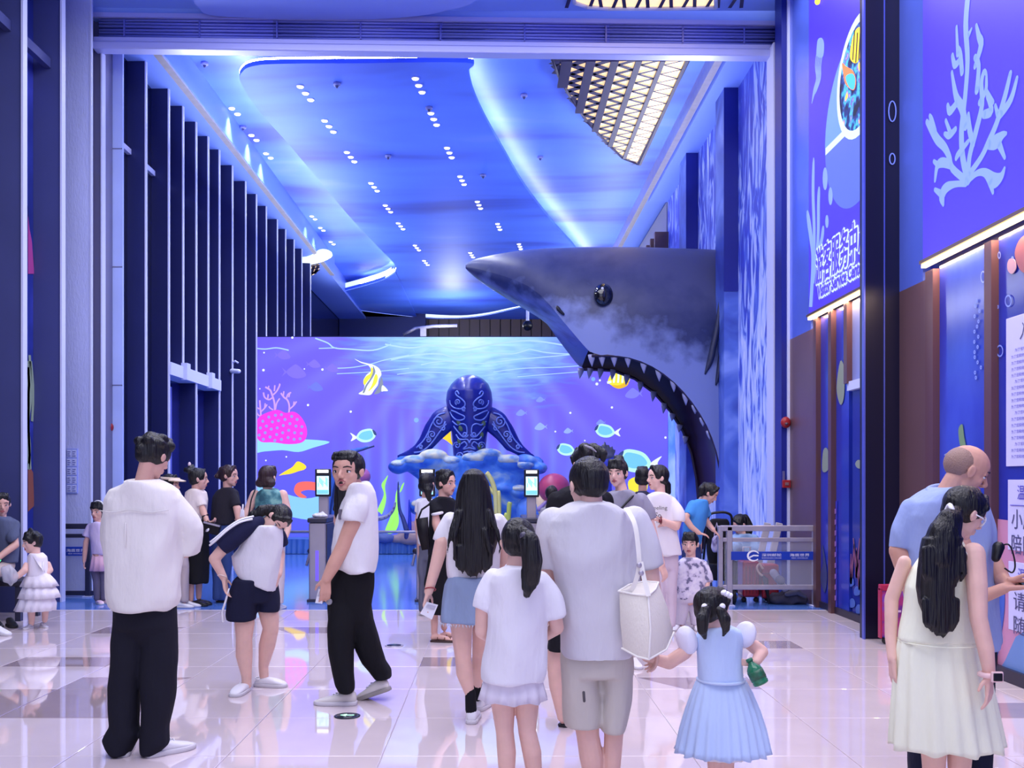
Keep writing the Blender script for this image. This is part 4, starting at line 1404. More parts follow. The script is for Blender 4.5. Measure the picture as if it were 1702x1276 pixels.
# ================================================================== stage with its rock, sculpture and reef props
DG = 20.2
stage = thing('stage', V((-0.8, DG + 0.45, 0)), 'low blue stage with a ruffled skirt below the big picture wall', 'stage')
MB().bx(-5.12, 3.7, DG + 0.02, DG + 0.9, 0.0, 0.30).build('platform', mat('stage_top', (70, 110, 180), 0.5), stage, smooth=False)
mb = MB()
R = []
n = 240
for z, amp in ((0.31, 0.012), (0.22, 0.02), (0.08, 0.04), (0.01, 0.05)):
    R.append([V((-5.12 + 8.82 * i / n, DG - amp * (1 + math.sin(i * 1.9 + 0.8 * math.sin(i * 0.31)))) + (0, )) if False else V((-5.12 + 8.82 * i / n, DG - amp * (1 + math.sin(i * 1.9 + 0.8 * math.sin(i * 0.31))), z)) for i in range(n + 1)])
mb.rings(R, cap=False, close=False)
mb.build('skirt', mat('skirt_cloth', (60, 110, 190), 0.5), stage)
MB().tube([(-5.1, DG - 0.3, 0.48), (3.4, DG - 0.3, 0.48)], 0.028).build('barrier_bar', M_steel, stage)

DQ = 20.5
M_rockb = ramp_mat('rock_wave', [(0.36, (44, 92, 196)), (0.52, (70, 130, 216)), (0.64, (150, 180, 205)), (0.74, (214, 212, 186))], scale=1.7, rough=0.5, detail=6, distort=0.6, stretch=(1, 1, 1.4))
rock = thing('wave_rock', W(790, 905, DQ), 'blue wave shaped rock with cream crests under the dark sculpture', 'rock prop')
mb = MB()
mb.rows([(910, 690, 900), (880, 692, 890), (850, 700, 884), (820, 706, 884), (800, 700, 888), (786, 680, 895), (776, 664, 902), (766, 656, 905), (758, 662, 896)], DQ, thick=0.36, n=24)
for x, y, rx, ry in ((664, 776, 18, 12), (690, 770, 22, 14), (722, 764, 24, 18), (752, 772, 20, 14), (790, 768, 26, 16), (812, 760, 24, 14), (846, 770, 24, 14), (872, 768, 22, 13), (895, 778, 14, 10), (740, 812, 20, 12), (840, 812, 22, 10), (862, 818, 18, 9), (700, 842, 20, 14), (716, 836, 16, 10)):
    c = W(x, y, DQ)
    k = DQ / F
    mb.ell(c + V((0, -0.22, 0)), ((rx * k, 0, 0), (0, 0.24, 0), (0, 0, ry * k)), 12, 8)
fm = MB()
for x, y, rx, ry in ((690, 768, 20, 9), (722, 760, 24, 11), (752, 769, 16, 8), (790, 764, 24, 10), (812, 757, 22, 9), (846, 767, 22, 9), (872, 775, 18, 8), (664, 774, 14, 7), (862, 814, 16, 6), (700, 840, 16, 8)):
    fm.ell(W(x, y, DQ) + V((0, -0.29, 0.035)), ((rx * DQ / F, 0, 0), (0, 0.2, 0), (0, 0, ry * DQ / F)), 12, 8)
fm.build('foam_crest', ramp_mat('foam', [(0.38, (96, 140, 200)), (0.5, (176, 190, 196)), (0.62, (214, 210, 184))], scale=3.5, rough=.5, detail=6, stretch=(1, 1, 2)), rock, vox=0.03, sm=4)
mb.build('rock_body', M_rockb, rock, vox=0.035, sm=4, fold=folds(0.012, 6, 9, 1))
DB = 20.45
M_sculp = mat('sculpture_indigo', (22, 34, 132), 0.3, var=0.15, vscale=2, coat=0.3)
M_swirl = mat('swirl_line', (112, 134, 214), 0.4)
scu = thing('sea_sculpture', W(780, 770, DB), 'indigo domed sea creature sculpture painted with pale swirls, flippers spread on the wave rock', 'sculpture')
body_rows = [(790, 755, 806, 0, .28), (765, 754, 806, 0, .30), (740, 752, 808, 0, .30), (715, 750, 811, 0, .33), (698, 748, 815, 0, .38), (680, 743, 818, 0, .42), (665, 741, 819, 0, .46), (650, 743, 817, 0, .46), (638, 750, 812, 0, .40), (630, 758, 804, 0, .32), (625, 768, 794, 0, .2), (623, 775, 787, 0, .1)]
MB().rows(body_rows, DB, n=28, ex=2.0).build('torso', M_sculp, scu, vox=0.03, sm=4)
FLIP = {}
for nm, pts in (('l', [(748, 692, 20), (736, 700, 22), (722, 716, 19), (710, 734, 15), (696, 746, 10), (680, 753, 6), (662, 758, 3)]), ('r', [(812, 694, 20), (824, 702, 21), (838, 718, 18), (850, 736, 15), (864, 748, 10), (880, 757, 6), (896, 766, 3)])):
    P_ = [W(a, b, DB) for a, b, c in pts]
    rd = [c * DB / F for a, b, c in pts]
    mb = MB()
    mb.chain(P_, rd, 14, flat=0.45, side=(0, 1, 0))
    mb.build('flipper', M_sculp, scu, vox=0.025, sm=5)


def bdepth(px, py):
    """front surface of the torso"""
    ys = [r[0] for r in body_rows][::-1]
    xl = np.interp(py, ys, [r[1] for r in body_rows][::-1])
    xr = np.interp(py, ys, [r[2] for r in body_rows][::-1])
    th = np.interp(py, ys, [r[4] for r in body_rows][::-1])
    u = (px - (xl + xr) / 2) / ((xr - xl) / 2)
    return DB - th * math.sqrt(max(0.0, 1 - u * u))


def spiral(cx, cy, r, turns, a0, dirn=1, n=22):
    return [(cx + r * (1 - 0.85 * i / n) * math.cos(a0 + dirn * turns * 2 * math.pi * i / n), cy + r * (1 - 0.85 * i / n) * math.sin(a0 + dirn * turns * 2 * math.pi * i / n)) for i in range(n + 1)]


sw = MB()


def swl(pts, flip=False, wd=0.016, k=4):
    P_ = []
    for a, b in smooth_pts(pts, k):
        dpt = (DB - 0.13) if flip else bdepth(a, b) - 0.012
        P_.append(W(a, b, dpt))
    sw.tube(P_, wd, 5)


for s in (1, -1):
    m = lambda L_: [(780 + s * (a - 780), b) for a, b in L_]
    swl(m([(763, 655), (760, 650), (757, 652), (759, 657), (766, 662), (772, 668), (773, 673), (768, 679), (756, 678), (749, 672), (748, 665)]))
    swl(m(spiral(761, 668, 5, 1.4, 2)), k=1)
    swl(m(spiral(771, 679, 4, 1.3, 1)), k=1)
    swl(m([(748, 684), (752, 692), (760, 698), (770, 697), (772, 692), (764, 688), (756, 684), (750, 682)]))
    swl(m([(752, 700), (760, 706), (768, 704), (775, 708), (776, 720), (770, 726), (760, 716), (754, 708)]))
    swl(m(spiral(773, 722, 5, 1.5, 0)), k=1)
    swl(m([(758, 722), (764, 730), (776, 730), (780, 736)]))
    swl(m(spiral(760, 740, 6, 1.5, 3)), k=1)
    swl(m([(766, 738), (772, 734), (776, 740), (770, 746), (780, 744)]))
    swl(m(spiral(765, 757, 7, 1.6, 1)), k=1)
    swl(m([(770, 752), (778, 750), (782, 756), (776, 764)]))
    for L_ in (spiral(729, 700, 11, 1.8, 0), spiral(718, 722, 7, 1.5, 2), spiral(712, 731, 5, 1.4, 4), spiral(700, 742, 4, 1.3, 1), spiral(736, 712, 5, 1.3, 3)):
        swl(m(L_), True, k=1)
    swl(m([(740, 686), (728, 690), (718, 704), (712, 718), (704, 732), (692, 744)]), True)
    swl(m([(742, 704), (732, 716), (722, 730), (712, 742), (700, 750), (688, 752)]), True)
sw.build('swirl_relief', M_swirl, scu)
for a, b in ((763, 702), (766, 712), (764, 733), (803, 703), (800, 722), (796, 742)):
    c = W(a, b, bdepth(a, b) - 0.004)
    MB().ell(c, ((0.05, 0, 0.02), (0, 0.015, 0), (-0.025, 0, 0.06)), 10, 6).build('leaf_patch', mat('leaf_olive', (70, 92, 70), 0.4), scu)
pic('fish_picture', [(727, 722), (740, 712), (748, 708), (750, 730), (753, 740), (742, 732)], E_yel, 0.008)

# arched blue fin at the left of the stage
t = thing('whale_fin_prop', W(590, 905, 20.5), 'tall blue arched fin prop at the left of the stage', 'stage prop')
fin = [(566, 905, 22), (566, 850, 20), (568, 810, 16), (574, 775, 13), (586, 756, 9), (604, 747, 4.5), (622, 741, 1.5)]
mb = MB()
mb.chain([W(a - 8 + (0 if i else 0), b, 20.5) for i, (a, b, c) in enumerate(fin)], [c * 20.5 / F for a, b, c in fin], 12, flat=0.35, side=(0, 1, 0))
mb.build('fin', mat('fin_blue', (64, 110, 200), 0.4, var=0.1), t, vox=0.03, sm=6)
mb = MB()
mb.tube([W(a, b, 20.38) for a, b in smooth_pts([(546, 880), (552, 830), (562, 785), (580, 757), (604, 747), (622, 741)], 4)], 0.02, 6)
mb.build('edge_line', mat('fin_edge', (28, 50, 110), 0.4), t)


def ball(name, lbl, cat, px, py, r, d, m, cap_m=None):
    c = W(px, py, d)
    t = thing(name, V((c.x, d, 0.3)), lbl, cat)
    k = d / F
    MB().ell(c, ((r * k, 0, 0), (0, r * k, 0), (0, 0, r * k * .95)), 24, 16).build('cap', m, t)
    MB().cap(V((c.x, d, 0.32)), c, 0.09, 0.12).build('stalk', cap_m or M_sculp, t)
    return t


ball('mushroom_prop', 'dull pink round mushroom prop peeking out behind the man looking back', 'stage prop', 600, 792, 16, 20.35, mat('prop_mauve', (168, 96, 150), 0.4))
ball('mushroom_prop', 'big rose red mushroom prop right of the wave rock', 'stage prop', 921, 812, 27, 20.2, mat('prop_rose', (196, 76, 112), 0.35))
# clam shell prop glowing cream
t = thing('clam_prop', W(905, 860, 20.3), 'cream and blue clam shell prop under the rose mushroom', 'stage prop')
mb = MB()
mb.ell(W(880, 850, 20.3), ((0.30, 0, 0), (0, 0.2, 0), (0, 0, 0.33)), 16, 10)
mb.build('lower_shell', mat('clam_blue', (100, 150, 235), 0.35, var=0.15), t)
mb = MB()
mb.ell(W(902, 842, 20.25), ((0.16, 0, 0.1), (0, 0.15, 0), (-0.08, 0, 0.28)), 16, 10)
mb.build('inner_shell', mat('clam_cream', (255, 226, 180), 0.35), t)
mb = MB()
mb.cap(W(896, 846, 20.0), W(907, 834, 20.0), 0.05, 0.03)
mb.build('mantle', mat('clam_mauve', (170, 140, 190), 0.4), t)
# yellow tentacles
t = thing('tentacle_coral', W(822, 905, 19.95), 'yellow finger coral prop with bent tips in front of the wave rock', 'stage prop')
mb = MB()
for pts, r in (([(826, 893), (824, 830), (820, 806), (812, 790), (808, 785)], 4.2), ([(830, 862), (830, 840), (829, 815)], 3.2), ([(822, 822), (814, 812), (812, 808)], 3.0)):
    P_ = [W(a, b, 19.9) for a, b in smooth_pts(pts, 4)]
    mb.tube(P_, [r * 19.9 / F] * (len(P_) - 1) + [r * .6 * 19.9 / F], 8)
mb.build('branches', mat('coral_lemon', (226, 216, 130), 0.45), t)
mb = MB()
for pts, r in (([(844, 893), (846, 845), (848, 834)], 4.0), ([(840, 868), (841, 852)], 3.4)):
    P_ = [W(a, b, 19.9) for a, b in smooth_pts(pts, 4)]
    mb.tube(P_, [r * 19.9 / F] * (len(P_) - 1) + [r * .6 * 19.9 / F], 8)
mb.build('short_branch', mat('coral_lime', (196, 206, 96), 0.45), t)
# crowned blue bulb
t = thing('crown_coral', W(1008, 860, 20.3), 'blue bulb prop crowned with stubby grey coral', 'stage prop')
MB().ell(W(1009, 770, 20.3), ((0.20, 0, 0), (0, 0.2, 0), (0, 0, 0.26)), 16, 10).build('bulb', mat('bulb_blue', (70, 80, 200), 0.4), t)
MB().cap(W(1009, 905, 20.3), W(1009, 775, 20.3), 0.12, 0.1).build('stalk', mat('bulb_blue', (70, 80, 200)), t)
mb = MB()
for i, (a, b) in enumerate(((996, 744), (1001, 741), (1005, 735), (1011, 740), (1017, 743), (1022, 748), (992, 750))):
    mb.cap(W(1008 + (a - 1008) * .5, 760, 20.25), W(a, b, 20.25), 0.06, 0.025, 8)
mb.ell(W(1008, 760, 20.25), ((0.17, 0, 0), (0, 0.15, 0), (0, 0, 0.09)))
mb.build('crown', mat('crown_grey', (96, 96, 110), 0.5), t, vox=0.025, sm=2)
# spotted tentacle, dark blades, sand mound and shells
t = thing('octopus_arm_prop', W(632, 880, 20.1), 'spotted grey tentacle curling up on the stage', 'stage prop')
P_ = [W(a, b, 20.1) for a, b in smooth_pts([(605, 868), (620, 862), (634, 861), (646, 856), (654, 846), (657, 834)], 5)]
mb = MB()
mb.tube(P_, [(5.2 - 3.6 * i / (len(P_) - 1)) * 20.1 / F for i in range(len(P_))], 10)
mb.build('arm', mat('arm_grey', (146, 150, 176), 0.4), t)
mb = MB()
for i in range(3, len(P_) - 3, 3):
    mb.ell(P_[i] + V((0, -0.045, 0.0)), ((0.016, 0, 0), (0, 0.015, 0), (0, 0, 0.016)), 8, 5)
mb.build('spots', mat('arm_spot', (120, 80, 160), 0.4), t)
for i, (L_, c_, lb) in enumerate((([(676, 882), (670, 862), (664, 846), (662, 820), (662, 800)], (62, 72, 128), 'dark slate seagrass blade prop leaning left on the stage'), ([(680, 884), (681, 860), (680, 830)], (40, 60, 190), 'upright deep blue seagrass blade prop on the stage'))):
    t = thing('seagrass_prop', W(L_[0][0], 905, 20.0), lb, 'stage prop')
    P_ = [W(a, b, 20.05 + 0.1 * i) for a, b in smooth_pts(L_, 5)]
    mb = MB()
    mb.tube(P_, [(4.0 * (1 - 0.85 * j / (len(P_) - 1)) + 0.4) * 20 / F for j in range(len(P_))], 8)
    mb.build('blade', mat('blade_%d' % i, c_, 0.4), t)
    MB().cap(W(L_[0][0], 892, 20.05 + .1 * i), P_[0], 0.06, 0.05).build('foot', mat('blade_%d' % i, c_), t)
t = thing('sand_mound', W(684, 892, 20.15), 'tan sand mound prop behind the stage barrier', 'stage prop')
mb = MB()
mb.ell(W(684, 893, 20.2), ((0.34, 0, 0), (0, 0.2, 0), (0, 0, 0.16)), 18, 9)
mb.ell(W(662, 895, 20.2), ((0.2, 0, 0), (0, 0.15, 0), (0, 0, 0.09)), 14, 8)
mb.build('mound', mat('mound_tan', (176, 150, 146), 0.6, var=0.1, vscale=8), t, vox=0.025, sm=3, fold=folds(0.008, 14, 20))
t = thing('rock_prop', W(640, 893, 20.1), 'low slate blue rock prop left of the sand mound', 'stage prop')
mb = MB()
mb.ell(W(640, 894, 20.15), ((0.22, 0, 0), (0, 0.15, 0), (0, 0, 0.10)), 14, 8)
mb.ell(W(630, 890, 20.15), ((0.09, 0, 0), (0, 0.1, 0), (0, 0, 0.09)), 14, 8)
mb.build('stone', mat('rock_slate', (90, 110, 170), 0.6), t, vox=0.025, sm=2, fold=folds(0.01, 16, 22))
t = thing('shell_prop', W(690, 875, 20.4), 'pale pink shell prop behind the deep blue blade', 'stage prop')
mb = MB()
for i in range(5):
    a = -0.9 + i * 0.45
    mb.cap(W(690, 884, 20.4), W(690, 884, 20.4) + V((math.sin(a) * 0.17, 0, math.cos(a) * 0.2)), 0.03, 0.05, 8)
mb.build('ribs', mat('shell_pink', (236, 200, 220), 0.4), t, vox=0.02, sm=2)

# ================================================================== the shark head arch
DCK, DN = 17.0, 15.95
M_shark = bpy.data.materials.new('shark_skin')
M_shark.use_nodes = True
nt = M_shark.node_tree
bs = nt.nodes['Principled BSDF']
bs.inputs['Roughness'].default_value = 0.42
tcn = nd('ShaderNodeTexCoord')
sep = nd('ShaderNodeSeparateXYZ')
nt.links.new(tcn.outputs['Object'], sep.inputs[0])
nz = nd('ShaderNodeTexNoise')
nt.links.new(tcn.outputs['Object'], nz.inputs['Vector'])
nz.inputs['Scale'].default_value = 3.2
nz.inputs['Detail'].default_value = 5
line = mth('ADD', mth('MULTIPLY', sep.outputs[0], 0.35), sep.outputs[2])
line = mth('ADD', line, mth('MULTIPLY', mth('SUBTRACT', nz.outputs['Fac'], 0.5), 1.3))
rp = nd('ShaderNodeValToRGB')
els = rp.color_ramp.elements
els[0].position, els[0].color = 0.40, rgb((112, 126, 184))
els[1].position, els[1].color = 0.70, rgb((76, 80, 118))  # paler top band puts light from above into the skin colour
e_ = els.new(0.50)
e_.color = rgb((32, 42, 92))
nt.links.new(mth('MULTIPLY', mth('SUBTRACT', line, 1.3), 0.2), rp.inputs[0])
nt.links.new(rp.outputs[0], bs.inputs['Base Color'])
M_maw = mat('shark_maw', (44, 22, 44), 0.4)
M_tooth = mat('shark_tooth', (150, 150, 186), 0.35)
shark = thing('shark_head', V((3.7, DCK, 0)), 'giant grey shark head arch with open toothed mouth jutting from the right wall', 'sculpture')


def ctr(px, py):
    p = W(px, py, DCK)
    return (p.x, p.z)


def nr(px, py):
    p = W(px, py, DN)
    return (p.x, p.z)


# stations: top (centre plane), edge (near plane), under (centre plane), half width fraction
ST = [(ctr(774, 440), ctr(774, 443), ctr(774, 446), 0.02), (ctr(781, 434), ctr(782, 447), ctr(783, 455), 0.12), (ctr(795, 430), ctr(798, 453), ctr(800, 468), 0.26), (ctr(815, 426), ctr(822, 463), ctr(826, 484), 0.42),
      (ctr(845, 421), ctr(856, 476), ctr(858, 503), 0.58), (ctr(880, 416), ctr(896, 500), ctr(896, 522), 0.72), (ctr(915, 414), nr(934, 528), ctr(934, 542), 0.84), (ctr(945, 413), nr(962, 562), ctr(960, 560), 0.92),
      (ctr(970, 412), nr(984, 590), ctr(985, 570), 0.97), (ctr(1000, 412), nr(1010, 590), ctr(1012, 562), 1.0), (ctr(1030, 412), nr(1045, 592), ctr(1044, 560), 1.0), (ctr(1060, 412), nr(1085, 607), ctr(1076, 566), 1.0), (ctr(1090, 412), nr(1122, 634), ctr(1106, 584), 1.0),
      (ctr(1120, 413), nr(1152, 668), ctr(1132, 610), 1.0), (ctr(1145, 413), nr(1176, 706), ctr(1152, 646), 1.0), (ctr(1168, 414), nr(1192, 748), ctr(1170, 690), 1.0), (ctr(1188, 414), nr(1201, 795), ctr(1184, 745), 1.0), (ctr(1205, 415), nr(1206, 850), ctr(1196, 810), 1.0), (ctr(1215, 416), nr(1210, 935), ctr(1206, 890), 1.0)]
HW = DCK - DN
NA = 17


def arch(E, T, w, ex=1.0):
    pts = []
    for i in range(NA):
        th = math.pi * i / (NA - 1)
        s = math.sin(th)
        c = math.cos(th)
        sp_ = s ** 0.85
        cp_ = math.copysign(abs(c) ** 0.85, c)
        pts.append(V((E[0] + (T[0] - E[0]) * sp_, DCK - w * HW * cp_, E[1] + (T[1] - E[1]) * sp_)))
    return pts


mo, mi = MB(), MB()
RO = [arch(E, T, w) for T, E, U, w in ST]
RI = [arch(E, U, w) for T, E, U, w in ST]
mo.rings(RO, cap=False, close=False)
mo.rings(RI[:9], cap=False, close=False)
mi.rings(RI[8:], cap=False, close=False)
# lip thickness: roll between outer and inner along the edges is shared; close the tip
o = mo.build('head_skin', M_shark, shark)
o.data.materials[0] = M_shark
md = o.modifiers.new('s', 'SUBSURF')
md.levels = 1
md.render_levels = 1
o = mi.build('mouth_lining', M_maw, shark)
md = o.modifiers.new('s', 'SUBSURF')
md.levels = 1
md.render_levels = 1
# gum ridge along the jaw
for sgn in (0, NA - 1):
    mb = MB()
    mb.tube([RO[i][sgn] + V((0, 0.03 if sgn == 0 else -0.03, 0)) for i in range(8, len(ST))], [0.028] * (len(ST) - 8), 8)
    mb.build('gum', mat('shark_gum', (48, 34, 60), 0.4), shark)


def tooth(p, L, dirv):
    mb = MB()
    R_ = []
    dirv = V(dirv).normalized()
    e1 = dirv.cross(V((0, 1, 0))).normalized()
    for k, r in ((0, 1.0), (0.35, 0.85), (0.7, 0.45), (1.0, 0.06)):
        R_.append([p + dirv * L * k + (e1 * math.cos(2 * math.pi * j / 8) * 0.062 + V((0, 1, 0)) * math.sin(2 * math.pi * j / 8) * 0.035) * r for j in range(8)])
    mb.rings(R_)
    return mb.build('tooth', M_tooth, shark)


def jaw(u, sgn):
    """point of the jaw edge; u runs over the stations from the mouth's front"""
    i = min(int(u), len(ST) - 2)
    return RO[i][sgn].lerp(RO[i + 1][sgn], u - i)


for k in range(11):
    u = 8.0 + k * 0.66 if k < 7 else 12.62 + (k - 7) * 0.55
    L = .2 if k < 8 else .15
    p = jaw(u, 0)
    tooth(p + V((0, 0.05, 0.02)), L, (0.05, 0.1, -1))
    p = jaw(u, NA - 1)
    tooth(p + V((0, -0.05, 0.02)), L, (-0.15, -0.1, -1))
ey = W(1003, 490, DN + 0.06)
MB().ell(ey, ((0.165, 0.03, 0), (0, 0.13, 0), (0, 0, 0.19)), 24, 16).build('eye', mat('shark_eye', (8, 8, 14), 0.08, coat=1.0), shark)
MB().ell(ey + V((-0.03, -0.125, 0.085)), ((0.022, 0, 0), (0, 0.01, 0), (0, 0, 0.02)), 10, 6).build('eye_glint_paint', M_white, shark)
mb = MB()
mb.tube([W(a, b, DN + 0.13) for a, b in smooth_pts([(925, 508), (930, 516), (938, 523)], 4)], [0.012, .02, .03, .035, .03, .03, .025, .02, .012], 8)
mb.build('nostril', mat('shark_nostril', (20, 24, 44), 0.5), shark)
for i, L_ in enumerate(([(1196, 500), (1192, 545), (1182, 590), (1172, 622)], [(1206, 520), (1203, 560), (1196, 610), (1190, 640)], [(1188, 560), (1183, 590), (1176, 615)])):
    mb = MB()
    P_ = [W(a, b, DN + 0.02) for a, b in smooth_pts(L_, 5)]
    mb.tube(P_, [0.012 + 0.04 * math.sin(math.pi * j / (len(P_) - 1)) for j in range(len(P_))], 8)
    mb.build('gill_slit', mat('shark_gill', (34, 40, 74), 0.5), shark)

# ================================================================== turnstiles
M_kbody = mat('gate_steel', (164, 156, 164), 0.36, 0.35, var=0.05, vscale=5)
M_kdark = mat('gate_dark', (60, 58, 72), 0.35, 0.4)
M_kscr = mat('kiosk_screen', (200, 240, 255), emit=(180, 240, 255), estr=1.0)
M_kart = mat('kiosk_art', (110, 180, 200), emit=(110, 190, 205), estr=0.8)
M_purple = mat('gate_led', (90, 70, 250), emit=(96, 76, 255), estr=1.2)


def turnstile(lbl, xl, xr, d, sxl, sxr, syt, syb, led):
    a, b = W(xl, 1000, d), W(xr, 1000, d)
    t = thing('turnstile', V(((a.x + b.x) / 2, d + 0.6, 0)), lbl, 'turnstile', 'ticket turnstiles across the hall')
    MB().bx(a.x, b.x, d, d + 1.25, 0.02, 1.0).build('body', M_kbody, t, bevel=0.02)
    MB().bx(a.x - 0.015, b.x + 0.015, d - 0.02, d + 1.28, 1.0, 1.06).build('top_cover', M_kdark, t, bevel=0.015)
    MB().bx(a.x - 0.02, b.x + 0.02, d - 0.02, d + 1.27, 0.0, 0.03).build('plinth', M_kdark, t, smooth=False)
    MB().bx(b.x, b.x + 0.012, d + 0.04, d + 1.2, 0.08, 0.98).build('side_panel', M_kdark, t, smooth=False)
    cx = (a.x + b.x) / 2
    z0 = W(0, led[1], d).z
    z1 = W(0, led[0], d).z
    MB().bx(cx - 0.018, cx + 0.018, d - 0.008, d, z0, z1).build('light_strip', M_purple, t, smooth=False)
    p0, p1 = W(sxl, syb, d + 0.1), W(sxr, syt, d + 0.1)
    pc = (p0.x + p1.x) / 2
    MB().bx(pc - 0.06, pc + 0.06, d + 0.12, d + 0.22, 1.05, p0.z + 0.05).build('pole', M_kbody, t, bevel=0.01)
    MB().bx(p0.x, p1.x, d + 0.08, d + 0.13, p0.z, p1.z).build('display_case', M_black, t, bevel=0.012)
    w_, h_ = p1.x - p0.x, p1.z - p0.z
    sc_ = MB().bx(p0.x + w_ * .12, p1.x - w_ * .12, d + 0.076, d + 0.08, p0.z + h_ * .08, p0.z + h_ * .74).build('display', M_kscr, t, smooth=False)
    mb = MB()
    for i in range(9):
        x = p0.x + w_ * (.2 + .07 * i)
        mb.bx(x, x + w_ * .05, d + 0.073, d + 0.076, p0.z + h_ * (.36 + .05 * (i * 7 % 4)), p0.z + h_ * (.5 + .04 * (i * 5 % 6)))
    mb.bx(p0.x + w_ * .14, p1.x - w_ * .14, d + 0.073, d + 0.076, p0.z + h_ * .1, p0.z + h_ * .24)
    mb.build('artwork', M_kart, sc_, smooth=False)
    MB().bx(p0.x + w_ * .14, p1.x - w_ * .14, d + 0.074, d + 0.08, p0.z + h_ * .86, p0.z + h_ * .96).build('scan_light', mat('scan_white', (255, 255, 255), emit=(250, 252, 255), estr=1.6), t, smooth=False)
    MB().tube([(a.x - 0.0, d + 0.3, 0.62), (a.x - 0.04, d + 0.3, 0.60), (a.x - 0.07, d + 0.22, 0.44)], 0.018).build('tripod_arm', M_steel, t)
    MB().cap((a.x + .05, d + 0.3, 0.62), (a.x - 0.03, d + 0.3, 0.62), 0.05, 0.045).build('arm_hub', M_kdark, t)
    return t


turnstile('left turnstile with a purple light strip, before the man looking back', 513, 541, 12.15, 524, 550, 779, 825, (915, 965))
turnstile('middle turnstile behind the woman in the black polo', 692, 722, 12.15, 697, 723, 779, 825, (925, 965))
turnstile('right turnstile beside the big grey shirted man', 871, 906, 12.15, 871, 896, 780, 826, (925, 965))
t = thing('tissue_pack', W(536, 858, 12.2), 'crumpled white tissue pack lying on the left turnstile', 'tissue')
mb = MB()
p = V((W(536, 858, 12.45).x, 12.3, 1.085))
mb.ell(p, ((0.11, 0, 0), (0, 0.07, 0), (0, 0, 0.035)), 12, 8)
mb.ell(p + V((0.03, 0, 0.03)), ((0.06, 0, 0), (0, 0.04, 0), (0, 0, 0.035)), 10, 7)
mb.build('wrap', M_white, t, vox=0.012, sm=1, fold=folds(0.006, 60, 70))


# ================================================================== railings
def railing(lbl, d, x0, x1, posts, zt, zm, zb, sign, panes=True, col=None):
    col = col or M_steel
    t = thing('railing', V(((x0 + x1) / 2, d, 0)), lbl, 'railing')
    MB().bx(x0, x1, d - 0.035, d + 0.035, zt - 0.07, zt).build('top_rail', col, t, bevel=0.01)
    MB().bx(x0, x1, d - 0.025, d + 0.025, zm - 0.05, zm).build('middle_rail', col, t, bevel=0.008)
    MB().bx(x0, x1, d - 0.025, d + 0.025, zb - 0.06, zb).build('bottom_rail', col, t, bevel=0.008)
    for x in posts:
        MB().bx(x - 0.035, x + 0.035, d - 0.035, d + 0.035, 0.012, zt - 0.01).build('post', col, t, bevel=0.01)
        MB().bx(x - 0.06, x + 0.06, d - 0.06, d + 0.06, 0.0, 0.014).build('foot_plate', M_cap, t, bevel=0.004)
    MB().bx(x0 + 0.05, x1 - 0.05, d - 0.006, d + 0.006, zb, zm - 0.05).build('glass_panel', M_glass, t, smooth=False)
    a, b, z0, z1, tx = sign
    s = MB().bx(a, b, d - 0.045, d - 0.03, z0, z1).build('sign_band', mat('band_blue', (24, 58, 170), 0.4), t, bevel=0.003)
    h_ = z1 - z0
    w_ = (b - a)
    lx = a + w_ * tx
    mb = MB()
    ribbon(mb, [V((lx + 0.07 * math.cos(q_), d - 0.05, (z0 + z1) / 2 + 0.06 * math.sin(q_))) for q_ in np.linspace(0.5, 5.6, 14)], [0.012 + .012 * math.sin(i / 13 * 3.14) for i in range(14)], (0, -1, 0))
    ribbon(mb, [V((lx - 0.05, d - 0.05, (z0 + z1) / 2 - 0.02)), V((lx, d - 0.05, (z0 + z1) / 2 + 0.005)), V((lx + 0.06, d - 0.05, (z0 + z1) / 2 + 0.002))], 0.018, (0, -1, 0))
    mb.build('emblem', M_white, s, smooth=False)
    text('lettering', '深圳邮轮', (lx + 0.1, d - 0.047, z0 + h_ * .42), (0.24, 0, 0), (0, 0, h_ * .36), M_white, s)
    text('lettering', '海底世界', (lx + 0.44, d - 0.047, z0 + h_ * .42), (0.24, 0, 0), (0, 0, h_ * .36), M_white, s)
    text('lettering', 'SHENZHEN CRUISE', (lx + 0.1, d - 0.047, z0 + h_ * .18), (0.24, 0, 0), (0, 0, h_ * .12), M_white, s)
    text('lettering', 'SEA WORLD', (lx + 0.46, d - 0.047, z0 + h_ * .18), (0.2, 0, 0), (0, 0, h_ * .12), M_white, s)
    return t


d = 11.75
railing('short steel railing with a blue sign band at the right, before the suitcase', d, W(1197, 0, d).x, W(1357, 0, d).x, [W(1212, 0, d).x, W(1355, 0, d).x], 0.985, 0.835, 0.26, (W(1214, 0, d).x, W(1350, 0, d).x, W(0, 930, d).z, W(0, 916, d).z, 0.27))
MB().bx(W(1193, 0, d).x, W(1201, 0, d).x, d - .03, d + .03, 0, 0.98).build('post', M_steel, bpy.data.objects['railing'], bevel=0.008)
d = 12.7
railing('dark railing with a blue sign band at the far left', d, W(-60, 0, d).x, W(182, 0, d).x, [W(36, 0, d).x, W(147, 0, d).x], 0.965, 0.83, 0.08, (W(40, 0, d).x, W(139, 0, d).x, W(0, 923, d).z, W(0, 908, d).z, 0.18), col=M_railgrey)
# ================================================================== people
SKIN = {}
X_, Y_, Z_ = V((1, 0, 0)), V((0, 1, 0)), V((0, 0, 1))


def skin(c):
    if c not in SKIN:
        m = mat('skin_%d_%d_%d' % c, c, 0.5, var=0.05, vscale=14, spec=0.4)
        b = m.node_tree.nodes['Principled BSDF']
        b.inputs['Subsurface Weight'].default_value = 0.12
        b.inputs['Subsurface Radius'].default_value = (0.01, 0.004, 0.002)
        SKIN[c] = m
    return SKIN[c]


